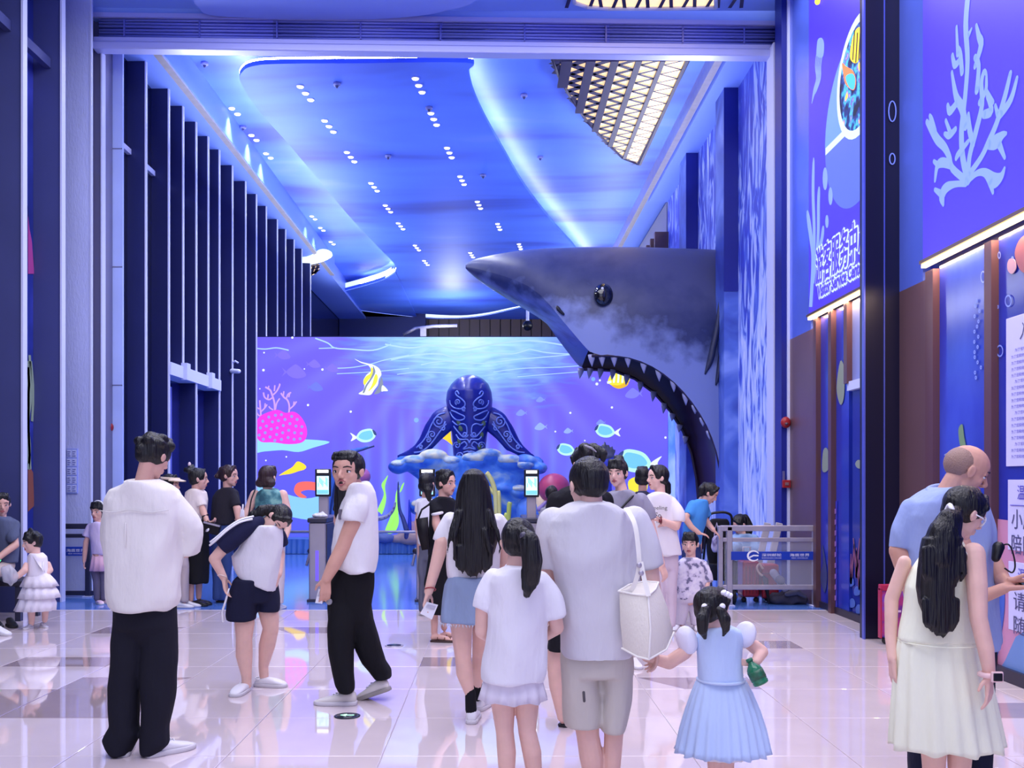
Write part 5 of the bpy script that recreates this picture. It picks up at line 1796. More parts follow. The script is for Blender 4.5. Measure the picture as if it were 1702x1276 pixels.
def cloth(name, c, rough=0.85, var=0.04, bump=0.55, scale=15):
    return mat('cloth_' + name, c, rough, bump=bump, bscale=scale, bstretch=(1, 1, 0.4), var=var, vscale=4, spec=0.25)


M_hair = mat('hair_black', (13, 12, 16), 0.42, bump=0.6, bscale=70, bstretch=(1, 1, 0.06), spec=0.5)
M_hairb = mat('hair_brown', (48, 30, 32), 0.4, bump=0.6, bscale=70, bstretch=(1, 1, 0.06), spec=0.5)
M_hairs = mat('hair_cropped', (150, 120, 110), 0.6, bump=0.4, bscale=160)
M_eyew = mat('eye_white', (225, 222, 226), 0.2)
M_iris = mat('eye_iris', (22, 14, 14), 0.12)
M_lips = mat('lips', (168, 92, 96), 0.42)
M_brow = mat('brow', (34, 26, 28), 0.6)
M_shoew = mat('shoe_white', (226, 224, 230), 0.5, bump=0.1, bscale=60)
M_sole = mat('shoe_sole', (206, 202, 208), 0.6)
M_shoeb = mat('shoe_black', (20, 20, 26), 0.4)
M_soleb = mat('sole_black', (30, 28, 32), 0.6)
TONE = (212, 166, 152)
TONE_L = (226, 184, 170)


class Person:
    def __init__(s, label, d, x, tone=TONE, group=None):
        s.d = d
        s.k = d / F
        s.root = thing('person', V(((x - CX) * s.k, d, 0)), label, 'person', group)
        s.body = MB()
        s.tone = tone
        s.vox = min(0.009, max(0.0048, s.k * 1.55))
        s.cv = min(0.014, max(0.008, s.k * 2.0))
        s.n = 14 if d < 7.5 else 10
        s.near = d < 8

    def w(s, p):
        q = W(p[0], p[1], s.d)
        q.y += p[2] if len(p) > 2 else 0.0
        return q

    def arm(s, pts, rad):
        """an arm whose top lies under the clothes"""
        a, b = s.w(pts[0]), s.w(pts[1])
        s.body.cap(a.lerp(b, .25) + V((0, 0, -rad[0] * .35 * s.k)), b, rad[0] * .62 * s.k, rad[1] * s.k, s.n)
        s.body.chain([s.w(p) for p in pts[1:]], [r * s.k for r in rad[1:]], s.n)

    def limb(s, pts, rad, flat=1.0):
        s.body.chain([s.w(p) for p in pts], [r * s.k for r in rad], s.n, flat=flat)

    def head(s, px, py, h, yaw, pitch=0, roll=0, dd=0.0, neck=None, hair=None, hm=None, mouth=0.0, fringe=True, ears=True, wide=1.0, brow=True, hs=1.0):
        """px, py: middle of the skull; h: chin to crown in pixels"""
        H = h * s.k
        a, b = math.radians(yaw), math.radians(pitch)
        f = V((math.sin(a) * math.cos(b), -math.cos(a) * math.cos(b), -math.sin(b)))
        u = V((math.sin(a) * math.sin(b), -math.cos(a) * math.sin(b), math.cos(b)))
        r = f.cross(u)
        if roll:
            Rm = Matrix.Rotation(math.radians(roll), 3, f)
            u, r = Rm @ u, Rm @ r
        C = s.w((px, py, dd))
        wd = wide

        def L(x, y, z):
            return C + (r * x * wd + f * y + u * (z - 0.5)) * H

        def E(mb, c, rad, n=14, m=9):
            mb.ell(L(*c), (r * rad[0] * H * wd, f * rad[1] * H, u * rad[2] * H), n, m)
        B = s.body
        E(B, (0, -.04, .62), (.345, .42, .385), 20, 12)
        E(B, (0, .10, .40), (.295, .225, .34), 18, 12)
        E(B, (0, .09, .22), (.255, .235, .19))
        E(B, (0, .235, .085), (.115, .10, .085))
        for x in (-1, 1):
            E(B, (x * .165, .20, .385), (.105, .10, .10))
            E(B, (x * .05, .385, .355), (.042, .045, .035), 8, 6)
            B.cap(L(x * .07, .325, .548), L(x * .225, .27, .545), .030 * H, .026 * H, 8)
            B.cap(L(x * .085, .318, .448), L(x * .205, .275, .452), .022 * H, .02 * H, 8)
            if ears:
                B.ell(L(x * .355, -.03, .46), (r * .035 * H + f * x * 0.0, f * .085 * H, u * .125 * H), 10, 7)
                B.ell(L(x * .375, -.06, .48), (r * .03 * H, f * .06 * H - r * x * .02 * H, u * .10 * H), 10, 7)
        E(B, (0, .275, .615), (.235, .09, .055))
        B.cap(L(0, .335, .56), L(0, .43, .40), .036 * H, .056 * H, 10)
        B.cap(L(-.075, .335, .262), L(.075, .335, .262), .034 * H, .034 * H, 8)
        B.cap(L(-.06, .335, .20), L(.06, .335, .20), .036 * H, .036 * H, 8)
        nb = s.w(neck) if neck else L(0, -.16, -.16)
        B.cap(L(0, -.12, .26), nb, .215 * H, .225 * H, 14)
        B.cap(L(0, -.14, .45), nb, .19 * H, .20 * H, 12)
        s.L, s.H, s.f, s.u, s.r = L, H, f, u, r
        toward = f.dot(V((-C.x, -C.y, CH - C.z)).normalized())
        if toward > -0.35:
            for x in (-1, 1):
                mb = MB()
                mb.ell(L(x * .148, .268, .497), (r * .072 * H, f * .055 * H, u * .040 * H), 12, 8)
                ew = mb.build('eye', M_eyew, s.root)
                mb = MB()
                mb.ell(L(x * .146, .309, .498), (r * .032 * H, f * .018 * H, u * .034 * H), 10, 7)
                mb.build('iris', M_iris, ew)
                mb = MB()
                mb.chain([L(x * .07, .318, .525), L(x * .148, .322, .535), L(x * .222, .285, .515)], [.010 * H, .012 * H, .008 * H], 6)
                mb.build('lash', M_brow, ew)
                if brow:
                    mb = MB()
                    mb.chain([L(x * .065, .355, .612), L(x * .16, .345, .635), L(x * .245, .285, .61)], [.016 * H, .018 * H, .010 * H], 8)
                    mb.build('eyebrow', M_brow, s.root)
            mb = MB()
            mb.chain([L(-.095, .335, .234 + mouth * .01), L(-.03, .366, .262 + mouth * .02), L(.03, .366, .262 + mouth * .02), L(.095, .335, .234 + mouth * .01)], [.012 * H, .026 * H, .026 * H, .012 * H], 8)
            mb.chain([L(-.085, .335, .228 - mouth * .03), L(0, .366, .198 - mouth * .05), L(.085, .335, .228 - mouth * .03)], [.012 * H, .032 * H, .012 * H], 8)
            mb.build('lips', M_lips, s.root)
            if mouth:
                MB().ell(L(0, .345, .222 - mouth * .02), (r * .07 * H, f * .035 * H, u * .026 * H * (1 + mouth))).build('mouth_opening', mat('mouth_dark', (40, 16, 20), 0.5), s.root)
        if hair:
            hb = MB()
            E(hb, (0, -.10, .63), (.385 * hs, .455 * hs, .43 * hs), 20, 12)
            if hair == 'short':
                E(hb, (0, -.26, .45), (.31, .25, .26), 14, 9)
                if fringe:
                    E(hb, (0, .10, .90), (.30, .22, .14), 14, 9)
                    for x in (-.2, -.07, .07, .2):
                        hb.cap(L(x, .12, .98), L(x * 1.15, .335 - abs(x) * .25, .80), .10 * H, .03 * H, 8)
            elif hair == 'crew':
                E(hb, (0, .08, .93), (.29, .24, .12), 14, 9)
                for x in (-.24, -.16, -.08, 0, .08, .16, .24):
                    hb.cap(L(x, .1, .94), L(x * 1.05, .305 - abs(x) * .25, .84), .09 * H, .05 * H, 8)
            elif hair in ('tied', 'long', 'bob'):
                E(hb, (0, -.22, .45), (.34, .28, .30), 14, 9)
                if fringe:
                    for x in (-1, 1):
                        hb.cap(L(x * .06, .20, .98), L(x * .30, .19, .74), .08 * H, .055 * H, 8)
                        hb.cap(L(x * .30, .19, .74), L(x * .345, .04, .52), .055 * H, .05 * H, 8)
                    if hair == 'bob' or fringe == 'bangs':
                        for x in (-.2, -.1, 0, .1, .2):
                            hb.cap(L(x, .16, .96), L(x * 1.15, .36 - abs(x) * .35, .72), .10 * H, .045 * H, 8)
                if hair == 'bob':
                    E(hb, (0, -.16, .36), (.42, .38, .34), 16, 10)
            s.hb = hb
            s.hm = hm or M_hair
        return L

    def hair_more(s, fn):
        fn(s.hb)

    def tail(s, pts, rad, flat=0.8):
        s.hb.chain([s.w(p) for p in pts], [r * s.k for r in rad], 10, flat=flat, side=(0, 1, 0))

    def hairrows(s, rws, thick, dd=0.0):
        s.hb.rows([(r[0], r[1], r[2], (r[3] if len(r) > 3 else 0) + dd) for r in rws], s.d, thick, 20)

    def wisps(s, x0, x1, y0, y1, dd, n, r=3.0):
        for i in range(n):
            x = x0 + (x1 - x0) * i / (n - 1)
            e = y1 - (y1 - y0) * .45 * abs(2 * i / (n - 1) - 1) + 4 * math.sin(i * 2.3)
            c = (x0 + x1) / 2
            s.tail([(x, y0 - 22, dd), (x + (x - c) * .04 + math.sin(i * 1.7) * 1.5, (y0 + e) / 2, dd - .006), (x + (c - x) * .12 + math.sin(i) * 2, e, dd + .006)], [r * 1.5, r, r * .35])

    def hand(s, wrist, dirv, nrm, thumb=1, curl=0.35, size=None, spread=1.0):
        S_ = size or 0.18
        o = s.w(wrist) if not isinstance(wrist, V) else wrist
        dv = V(dirv).normalized()
        nv = V(nrm)
        nv = (nv - dv * dv.dot(nv)).normalized()
        sd = dv.cross(nv) * thumb
        B = s.body
        for i, (off, ln) in enumerate(((.165, .40), (.06, .45), (-.05, .42), (-.15, .33))):
            kn = o + (dv * .50 + sd * off) * S_
            B.cap(o + sd * off * .5 * S_, kn, .085 * S_, .058 * S_, 8)
            p = kn
            ang = 0.0
            for seg, (fr, r0, r1) in enumerate(((.45, .048, .044), (.31, .044, .040), (.24, .040, .034))):
                ang += curl * (0.55, 0.9, 0.7)[seg] * (1 + 0.12 * i)
                q_ = p + (dv * math.cos(ang) + nv * math.sin(ang) + sd * off * .25 * spread).normalized() * ln * fr * S_
                B.cap(p, q_, r0 * S_, r1 * S_, 8)
                p = q_
        a = o + (dv * .08 + sd * .14) * S_
        b = a + (dv * .62 + sd * .62 + nv * .35).normalized() * .24 * S_
        c = b + (dv * .92 + sd * .22 + nv * .35).normalized() * .17 * S_
        B.cap(o + dv * .04 * S_, a, .09 * S_, .085 * S_, 8)
        B.cap(a, b, .075 * S_, .056 * S_, 8)
        B.cap(b, c, .054 * S_, .042 * S_, 8)

    def wear(s, name, m, rws=None, thick=None, limbs=(), label=None, fold=0.006, fz=9, fx=16, vox=None, sm=3, tmin=0, ex=2.3, extra=None, hang=1.0, parent=None):
        mb = MB()
        if rws:
            for rr_ in (rws if isinstance(rws[0], list) else [rws]):
                if thick is None and tmin:
                    rr_ = [tuple(r) if len(r) > 4 else tuple(r[:3]) + (r[3] if len(r) > 3 else 0, max(tmin, (r[2] - r[1]) / 2 * s.k * .74)) for r in rr_]
                mb.rows(rr_, s.d, thick, 24, ex, tmin)
        for pts, rad in limbs:
            q_ = smooth_pts([tuple(s.w(p)) + (r * s.k,) for p, r in zip(pts, rad)], 4)
            mb.tube([a[:3] for a in q_], [a[3] for a in q_], 16)
            if name != 'sleeve_band':
                mb.ell(s.w(pts[0]), [v_ * rad[0] * s.k for v_ in (X_, Y_, Z_)])
        if extra:
            extra(mb)
        if name in ('trousers', 'shorts'):
            sm = 7
        o = mb.build(name, m, parent or s.root, vox=vox or s.cv, sm=sm, fold=folds(fold * 2.3, fz, fx, s.root.location.x * 3 + len(name), hang) if fold else None)
        if label:
            o['label'] = label
        return o

    def pleated(s, name, m, rws, n=20, amp=0.03, label=None, thick=0.8, jag=0.0, sharp=1.0):
        """flared skirt with folds deepening to the hem"""
        N_ = n * 6
        R = []
        for i, r in enumerate(rws):
            t = i / max(1, len(rws) - 1)
            a = (r[2] - r[1]) / 2 * s.k
            c = s.w(((r[1] + r[2]) / 2, r[0]))
            ring = []
            for j in range(N_):
                q_ = 2 * math.pi * j / N_
                w_ = math.sin(q_ * n + 1.3 * math.sin(q_ * 3 + s.d))
                w_ = math.copysign(abs(w_) ** sharp, w_)
                k_ = 1 + amp * t * w_
                ring.append(c + V((a * math.cos(q_) * k_, a * thick * math.sin(q_) * k_ + (r[3] if len(r) > 3 else 0), jag * t * math.sin(q_ * n * .5 + 1) * (1 if i == len(rws) - 1 else 0))))
            R.append(ring)
        mb = MB()
        mb.rings(R)
        o = mb.build(name, m, s.root)
        if label:
            o['label'] = label
        return o

    def shoe(s, heel, yaw, L=0.27, pitch=0.0, m=None, sole=None, style='sneaker', z=0.0, label=None, dd=0.0, lace=True, x=None):
        """heel: pixel x of the heel; stands on the floor at this distance (dd nearer or farther)"""
        m = m or M_shoew
        sole = sole or M_sole
        d = s.d + dd
        o = V(((heel - CX) * d / F, d, z))
        a = math.radians(yaw)
        f = V((math.sin(a), -math.cos(a), 0))
        sd = f.cross(V((0, 0, 1)))
        cp, sp_ = math.cos(math.radians(pitch)), math.sin(math.radians(pitch))
        piv = 0.72

        def T(x, y, zz):
            xx = x - piv * L
            return o + f * (piv * L + xx * cp + zz * sp_ if pitch else x) + sd * y + V((0, 0, (zz * cp - xx * sp_) if pitch else zz))
        prof = [(0.0, .075, .23), (.05, .125, .33), (.18, .145, .37), (.36, .15, .31), (.55, .172, .225), (.75, .178, .17), (.90, .14, .14), (1.0, .06, .08)]
        if style == 'clog':
            prof = [(0.0, .09, .16), (.06, .14, .20), (.2, .155, .24), (.4, .165, .29), (.6, .19, .27), (.8, .19, .21), (.93, .15, .16), (1.0, .07, .10)]
        z0 = .055
        R = []
        for t, hw, h_ in prof:
            ring = []
            for j in range(14):
                q_ = 2 * math.pi * j / 14
                cs, sn = math.cos(q_), math.sin(q_)
                ring.append(T(t * L, hw * L * math.copysign(abs(cs) ** .8, cs), (z0 + (h_ - z0) * (0.5 + 0.5 * math.copysign(abs(sn) ** .8, sn))) * L))
            R.append(ring)
        if style == 'sandal':
            so_ = None
            B = s.body
            B.chain([T(.08 * L, 0, .16 * L), T(.3 * L, 0, .19 * L), T(.62 * L, 0, .13 * L)], [.10 * L, .115 * L, .10 * L], 10)
            for i in range(5):
                y = (i - 2) * .062 * L
                B.cap(T(.6 * L, y * .8, .12 * L), T((.93 - abs(i - 1) * .04) * L, y * 1.15, .105 * L), .055 * L, .038 * L if i else .05 * L, 8)
            mb = MB()
            for t in (.25, .52, .74):
                mb.tube([T(t * L + .03 * L * math.sin(q_ * 2), .155 * L * math.cos(q_), (.07 + .19 * (1 - t * .55) * math.sin(q_)) * L) for q_ in np.linspace(0, math.pi, 9)], .018 * L, 6)
            sh = mb.build('shoe', m, s.root)
        else:
            mb = MB()
            mb.rings(R)
            sh = mb.build('shoe', m, s.root)
            md = sh.modifiers.new('s', 'SUBSURF')
            md.levels = md.render_levels = 1
            PENDING.append((sh, None))
        SR = []
        for zz, gr in ((0.0, .97), (.015, 1.06), (.085 if style != 'sandal' else .06, 1.05), (.10 if style != 'sandal' else .075, .98)):
            ring = []
            for j in range(len(prof)):
                t, hw, _ = prof[j]
                ring.append(T((t - .5) * L * (1.02 if gr > 1 else .99) + .5 * L, hw * L * gr, zz * L))
            for j in reversed(range(len(prof))):
                t, hw, _ = prof[j]
                ring.append(T((t - .5) * L * (1.02 if gr > 1 else .99) + .5 * L, -hw * L * gr, zz * L))
            SR.append(ring)
        mb = MB()
        mb.rings(SR)
        mb.build('sole', sole, sh)
        if style == 'sneaker' and lace and s.near:
            mb = MB()
            for t in (.40, .47, .54):
                h_ = np.interp(t, [p[0] for p in prof], [p[2] for p in prof])
                mb.tube([T(t * L, -.07 * L, (h_ + .0) * L), T((t + .03) * L, 0, (h_ + .022) * L), T(t * L, .07 * L, h_ * L)], .011 * L, 5)
            mb.build('laces', M_white, sh)
        if style == 'clog' and s.near:
            mb = MB()
            mb.tube([T((.2 - .17 * math.sin(q_)) * L, .165 * L * math.cos(q_), (.22 + .03 * math.sin(q_)) * L) for q_ in np.linspace(0, math.pi, 10)], .02 * L, 6)
            mb.build('heel_strap', m, sh)
        if label:
            sh['label'] = label
        return sh

    def done(s):
        s.body.build('body', skin(s.tone), s.root, vox=s.vox, sm=3)
        if hasattr(s, 'hb'):
            s.hb.build('hair', s.hm, s.root, vox=s.vox * 1.15, sm=2, fold=folds(0.0035, 8, 60, s.d, 1.0))
        return s


DOWN = V((0, 0, -1))
AWAY, NEAR = V((0, 1, 0)), V((0, -1, 0))

# ------------------------------------------------------------------ 1 young man seen from behind, front left
p = Person('young man from behind in loose cream shirt and wide black trousers, front left', 5.35, 240)
p.head(257, 759, 66, 152, 24, hs=1.04, hair='short', neck=(240, 806, -0.02), fringe=True)
p.hair_more(lambda hb: [hb.ell(p.L(x, y, z), (p.r * .16 * p.H, p.f * .16 * p.H, p.u * .13 * p.H), 10, 7) for x, y, z in ((-.22, -.1, .92), (.2, -.12, .94), (0, -.3, .93), (0, .05, .97), (-.3, -.25, .74), (.3, -.25, .74), (.27, .1, .84), (-.26, .1, .86), (-.12, -.48, .7), (.14, -.46, .72), (0, -.45, .5))])
p.limb([(240, 820), (240, 900), (240, 1000)], [26, 36, 34])
for sx, o in ((-1, 186), (1, 298)):
    p.arm([(o, 838), (o + sx * 2, 915, .08), (o - sx * 44, 905, .36)], [17, 14, 9])
    p.hand((o - sx * 44, 905, .36), (-sx * .5, .6, .3), (-sx, .2, .2), thumb=sx, curl=.7)
p.limb([(215, 1000), (208, 1120), (204, 1235)], [22, 16, 11])
p.limb([(266, 1000), (262, 1120), (254, 1235)], [22, 16, 11])
p.wear('shirt', cloth('cream_shirt', (226, 222, 218)), [(799, 217, 266), (805, 202, 282), (814, 186, 296), (830, 176, 303), (860, 172, 304), (900, 172, 302), (940, 176, 299), (975, 175, 299), (993, 176, 299), (1006, 183, 294), (1011, 192, 286)], 0.165,
       [([(192, 832), (182, 880, .04), (186, 922, .08)], [18, 21, 19]), ([(290, 834), (311, 880, .04), (308, 918, .08)], [19, 22, 19])], fold=.007)
mb = MB()
mb.tube([p.w((q, 848 + 2 * math.sin(q * .1), -.168 + .00001 * (q - 238) ** 2)) for q in range(182, 296, 8)], .0028, 5)
mb.build('back_yoke_seam', cloth('cream_seam', (204, 200, 200)), p.root)
mb = MB()
mb.cap(p.w((227, 868, -.16)), p.w((227, 905, -.168)), .006, .003, 6)
mb.build('box_pleat', cloth('cream_shirt', (226, 222, 218)), p.root)
mb = MB()
mb.tube([p.w((241 + 27 * math.cos(q), 800 + 4 * math.sin(q), -.04 + .10 * -math.sin(q))) for q in np.linspace(0, 2 * math.pi, 20)], .008, 6)
mb.build('collar_band', cloth('cream_shirt', (226, 222, 218)), p.root)
p.wear('trousers', cloth('ink_trousers', (26, 26, 38), var=.08), [[(1000, 190, 250), (1050, 186, 243), (1100, 183, 236), (1140, 180, 231), (1180, 181, 229), (1205, 184, 228), (1218, 176, 232), (1228, 172, 228), (1240, 178, 222), (1252, 188, 216)],
                                                                      [(1000, 232, 293), (1050, 238, 296), (1100, 234, 296), (1140, 234, 293), (1180, 237, 286), (1205, 236, 280), (1218, 234, 280), (1235, 233, 281), (1248, 234, 268), (1253, 237, 262)], [(995, 192, 290), (1040, 190, 293, 0, .12), (1072, 204, 280, 0, .05)]], None, fold=.005, tmin=.085)
p.shoe(203, 195, .28, dd=-.05)
p.shoe(242, 135, .29, dd=-.05)
p.done()

# ------------------------------------------------------------------ 2 woman bending forward in raglan tee
p = Person('woman bending forward in white raglan tee with navy striped sleeves and navy shorts', 7.0, 420, TONE_L)
p.head(461, 863, 47, 20, 56, hair='tied', neck=(437, 874), roll=-55)
p.tail([(450, 846), (438, 848, -.02), (424, 856, -.03), (414, 868, -.02)], [9, 10, 9, 4])
p.limb([(436, 872), (432, 900), (424, 940), (422, 980)], [10, 18, 20, 18])
p.arm([(420, 876, -.1), (384, 905, -.14), (366, 926, -.15), (381, 957, -.14)], [11, 10, 9, 6])
p.hand((381, 957, -.14), (.18, 0, -1), (1, -.1, .2), thumb=-1, curl=.35, size=.17)
p.arm([(448, 885, .12), (458, 925, .16), (462, 955, .02)], [10, 8, 6])
p.hand((462, 955, .02), (-.2, -.2, -1), (-1, 0, 0), thumb=1, curl=.5, size=.165)
p.limb([(408, 1000, -.04), (409, 1035, -.04), (408, 1060, -.04), (407, 1088, -.02), (411, 1122, -.02), (411, 1138, -.02)], [15, 16.5, 13.5, 14, 8.5, 8])
p.limb([(440, 1000, .05), (445, 1030, .06), (447, 1046, .06), (437, 1078, .12), (429, 1114, .16), (430, 1130, .16)], [18, 16, 13.5, 14, 8.5, 8])
p.wear('shirt', cloth('white_jersey', (222, 220, 228)), [(872, 432, 462), (880, 418, 468), (892, 406, 470), (910, 396, 470), (926, 384, 467, 0, 0, 3), (944, 386, 464, 0, 0, 7), (960, 391, 461, 0, 0, 11), (970, 397, 458, 0, 0, 13)], .13, fold=.006)
p.wear('sleeve', cloth('navy_jersey', (32, 34, 66)), None, None, [([(434, 866, -.06), (418, 874, -.10), (396, 890, -.13), (376, 906, -.14)], [10, 15, 17, 16])], label='navy raglan sleeve', fold=.004)
p.wear('sleeve', cloth('navy_jersey', (32, 34, 66)), None, None, [([(448, 872, .04), (458, 890, .10), (462, 908, .13)], [8, 12, 12])], label='navy raglan sleeve', fold=.003)
for k in (0, 1):
    mb = MB()
    P_ = [p.w((x, y, z)) for x, y, z in smooth_pts([(428, 857 + k * 4, -.115 - k * .03), (410, 862 + k * 4, -.175 - k * .02), (392, 874 + k * 4.5, -.205 - k * .02), (374, 890 + k * 5, -.215 - k * .02), (363, 898 + k * 5, -.205 - k * .01)], 5)]
    mb.tube(P_, .0075, 6)
    mb.build('sleeve_stripe', M_white, p.root)
mb = MB()
mb.tube([p.w((438 + 11 * math.cos(q), 876 + 8 * math.sin(q), -.08 * math.sin(q) - .02)) for q in np.linspace(0, 6.283, 16)], .012, 6)
mb.build('neck_rib', cloth('navy_jersey', (32, 34, 66)), p.root)
p.wear('shorts', cloth('navy_shorts', (26, 28, 54)), [[(962, 392, 440, -.03), (985, 384, 433, -.04), (1005, 380, 430, -.04), (1020, 378, 428, -.04), (1029, 380, 427, -.04)], [(962, 408, 458, .04), (985, 414, 460, .05), (1005, 424, 461, .06), (1017, 428, 461, .06)], [(958, 395, 458), (980, 388, 459), (1000, 394, 452)]], None, fold=.004, tmin=.115)
mb = MB()
mb.chain([p.w((390, 975, -.15)), p.w((385, 995, -.16)), p.w((379, 1012, -.15)), p.w((379, 1028, -.13))], [.006, .008, .008, .008], 6)
mb.build('side_stripe', M_white, p.root)
mb = MB()
mb.tube([p.w((379 + 7.5 * math.cos(q), 955 + 3.5 * math.sin(q) + 2 * math.cos(q), -.14 + .033 * math.sin(q))) for q in np.linspace(0, 6.283, 14)], .004, 5)
mb.build('bracelet', mat('bracelet_pale', (230, 210, 200), 0.3), p.root)
p.shoe(411, -8, .25, style='clog', dd=.02, label='white clog')
p.shoe(424, 78, .25, style='clog', dd=.16, label='white clog')
p.done()

# ------------------------------------------------------------------ 3 man looking back at the camera
p = Person('man in white tee and black trousers looking back over his shoulder, mouth open', 6.6, 585, (206, 158, 140))
p.head(577, 783, 64, -18, 2, hair='crew', neck=(596, 822, .03), mouth=.9, wide=1.12)
p.limb([(596, 822, .03), (596, 870), (594, 950)], [14, 18, 14])
p.arm([(600, 832, -.12), (592, 866, -.14), (577, 904, -.15), (562, 934, -.17), (550, 958, -.18)], [15, 14.5, 12.5, 11.5, 8])
p.hand((550, 958, -.18), (-.05, 0, -1), (-.35, .9, 0), thumb=-1, curl=.45, size=.19)
p.arm([(588, 832, .18), (576, 880, .2), (572, 925, .14)], [12, 10, 7])
p.hand((572, 925, .14), (.1, -.1, -1), (0, -.2, 0.1), thumb=1, curl=.5, size=.17)
p.limb([(578, 955, -.04), (568, 1060, -.05), (578, 1145, -.04)], [11, 9, 8])
p.limb([(596, 955, .04), (608, 1060, .06), (632, 1128, .12)], [11, 9, 8])
p.wear('shirt', cloth('white_tee', (224, 222, 226)), [(801, 590, 612), (808, 582, 618), (818, 576, 623), (832, 570, 626), (852, 565, 628), (880, 556, 629), (910, 551, 629), (930, 552, 628), (942, 562, 626), (950, 580, 624)], .17,
       [([(602, 822, -.08), (597, 845, -.14), (593, 864, -.15)], [18, 20, 19]), ([(586, 824, .14), (574, 850, .2), (572, 864, .2)], [15, 16, 15])], fold=.007)
MB().bx(p.w((571, 0)).x - .012, p.w((571, 0)).x + .012, p.d - .15, p.d - .11, p.w((0, 862)).z, p.w((0, 845)).z).build('clip_on_badge', mat('badge_grey', (90, 84, 100), 0.3), p.root, bevel=.004)
p.wear('trousers', cloth('black_trousers', (18, 18, 24), var=.1), [[(940, 562, 622), (965, 549, 622), (985, 544, 620), (1010, 544, 617), (1030, 545, 616, 0, .11), (1055, 550, 604, 0, .05)],
                                                                        [(975, 556, 598, -.02, .05), (1005, 549, 597, -.035, .10), (1040, 547, 592, -.045), (1081, 549, 588, -.05), (1115, 555, 590, -.05), (1134, 559, 592, -.05), (1146, 566, 591, -.05)], [(975, 574, 614, .03, .05), (1005, 574, 617, .04, .10), (1030, 576, 619, .045), (1058, 584, 627, .06), (1081, 589, 632, .08), (1104, 599, 638, .1), (1119, 609, 646, .13), (1134, 620, 646, .14)]], None, fold=.004, tmin=.125)
mb = MB()
mb.ell(p.w((552, 996, -.12)), ((.022, 0, 0), (0, .012, 0), (0, 0, .022)), 12, 8)
mb.build('pocket_logo', mat('logo_grey', (150, 150, 160), 0.4), p.root)
p.shoe(593, -92, .29, dd=-.05, m=mat('shoe_offwhite', (214, 208, 204), 0.55))
p.shoe(652, -104, .29, pitch=20, dd=.08, m=mat('shoe_offwhite', (214, 208, 204), 0.55), sole=mat('sole_grey', (150, 144, 142), 0.6))
p.done()
pp_ = p
t = thing('paper_slip', p.w((540, 985, -.18)), 'white paper slip in the hand of the man looking back', 'paper')
poly([p.w(q) for q in ((537, 974, -.17), (545, 974, -.18), (543, 998, -.17), (531, 997, -.16))], .002, (0, -1, 0)).build('sheet', M_white, t, smooth=False)
poly([p.w(q) for q in ((538, 978, -.173), (543, 978, -.183), (542, 986, -.178), (535, 986, -.17))], .001, (0, -1, 0)).build('print', mat('paper_print', (190, 190, 205), 0.6), t, smooth=False)

# ------------------------------------------------------------------ 4 woman with waist-long black hair
p = Person('woman from behind with waist length black hair, white tee and denim skirt', 6.08, 788, TONE_L)
p.head(788, 812, 56, 172, 0, hair='long', neck=(788, 852), ears=False)
p.hairrows([(779, 784, 792, .05), (782, 776, 800, .03), (788, 770, 806), (800, 764, 812), (820, 759, 816), (845, 756, 820), (870, 752, 826), (895, 755, 828), (915, 760, 822), (932, 768, 812), (944, 775, 802), (952, 781, 792)], .085, -.10)
for L_ in ([(762, 850, -.16), (754, 875, -.19), (748, 900, -.19), (746, 915, -.17)], [(766, 850, -.17), (758, 890, -.2), (757, 925, -.18)], [(812, 850, -.16), (826, 880, -.18), (832, 905, -.18), (829, 918, -.17)], [(806, 880, -.18), (816, 915, -.19), (814, 935, -.17)]):
    p.tail(L_, [5, 4, 2.5, 1.2][:len(L_)])
p.wisps(762, 816, 928, 958, -.165, 11)
p.limb([(788, 852), (788, 900), (786, 965)], [12, 30, 32])
p.arm([(742, 870), (735, 900, -.02), (728, 928, -.03), (713, 982, -.04)], [13, 12.5, 11, 7.5])
p.hand((713, 982, -.04), (-.25, 0, -1), (1, -.25, 0), thumb=-1, curl=.55, size=.175)
p.arm([(832, 870), (840, 905, .02), (838, 940, .1), (828, 965, .22)], [13, 12, 10, 7.5])
p.hand((828, 965, .22), (-.3, .6, -.4), (-1, 0, 0), thumb=1, curl=.5, size=.175)
p.limb([(766, 1010), (767, 1045), (770, 1095), (772, 1118, .0), (781, 1152, -.02), (783, 1180, -.02)], [21, 18, 13.5, 14, 8, 7.5])
p.limb([(806, 1010, .05), (802, 1045, .1), (797, 1095, .18), (796, 1118, .2), (792, 1150, .26), (792, 1170, .28)], [21, 18, 13.5, 13.5, 8, 7.5])
p.wear('shirt', cloth('white_tee2', (226, 224, 230)), [(848, 768, 808), (854, 752, 824), (862, 742, 834), (878, 740, 836), (905, 741, 834), (935, 742, 832), (955, 743, 830), (964, 746, 826)], .13,
       [([(748, 864), (738, 884), (734, 899)], [13, 14.5, 14]), ([(828, 864), (838, 884, .02), (840, 902, .02)], [13, 14.5, 14])], fold=.006)
p.wear('skirt', cloth('denim', (140, 158, 190), var=.14), [(956, 746, 826), (972, 739, 832), (1000, 735, 838), (1025, 732, 842), (1033, 732, 843)], .15, fold=.004)
mb = MB()
for i in range(60):
    a = 6.283 * i / 60
    c = p.w((787 + 54 * math.cos(a), 1034, .15 * math.sin(a)))
    mb.cap(c, c + V((.006 * math.sin(i * 5), 0, -.012 - .006 * math.sin(i * 3))), .004, .0015, 5, 2)
o = mb.build('frayed_hem', cloth('denim_fray', (200, 206, 220)), p.root)
o['kind'] = 'stuff'
mb = MB()
mb.tube([p.w((716 + 9 * math.cos(q), 978 + 4 * math.sin(q), -.04 + .033 * math.sin(q))) for q in np.linspace(0, 6.283, 14)], .004, 5)
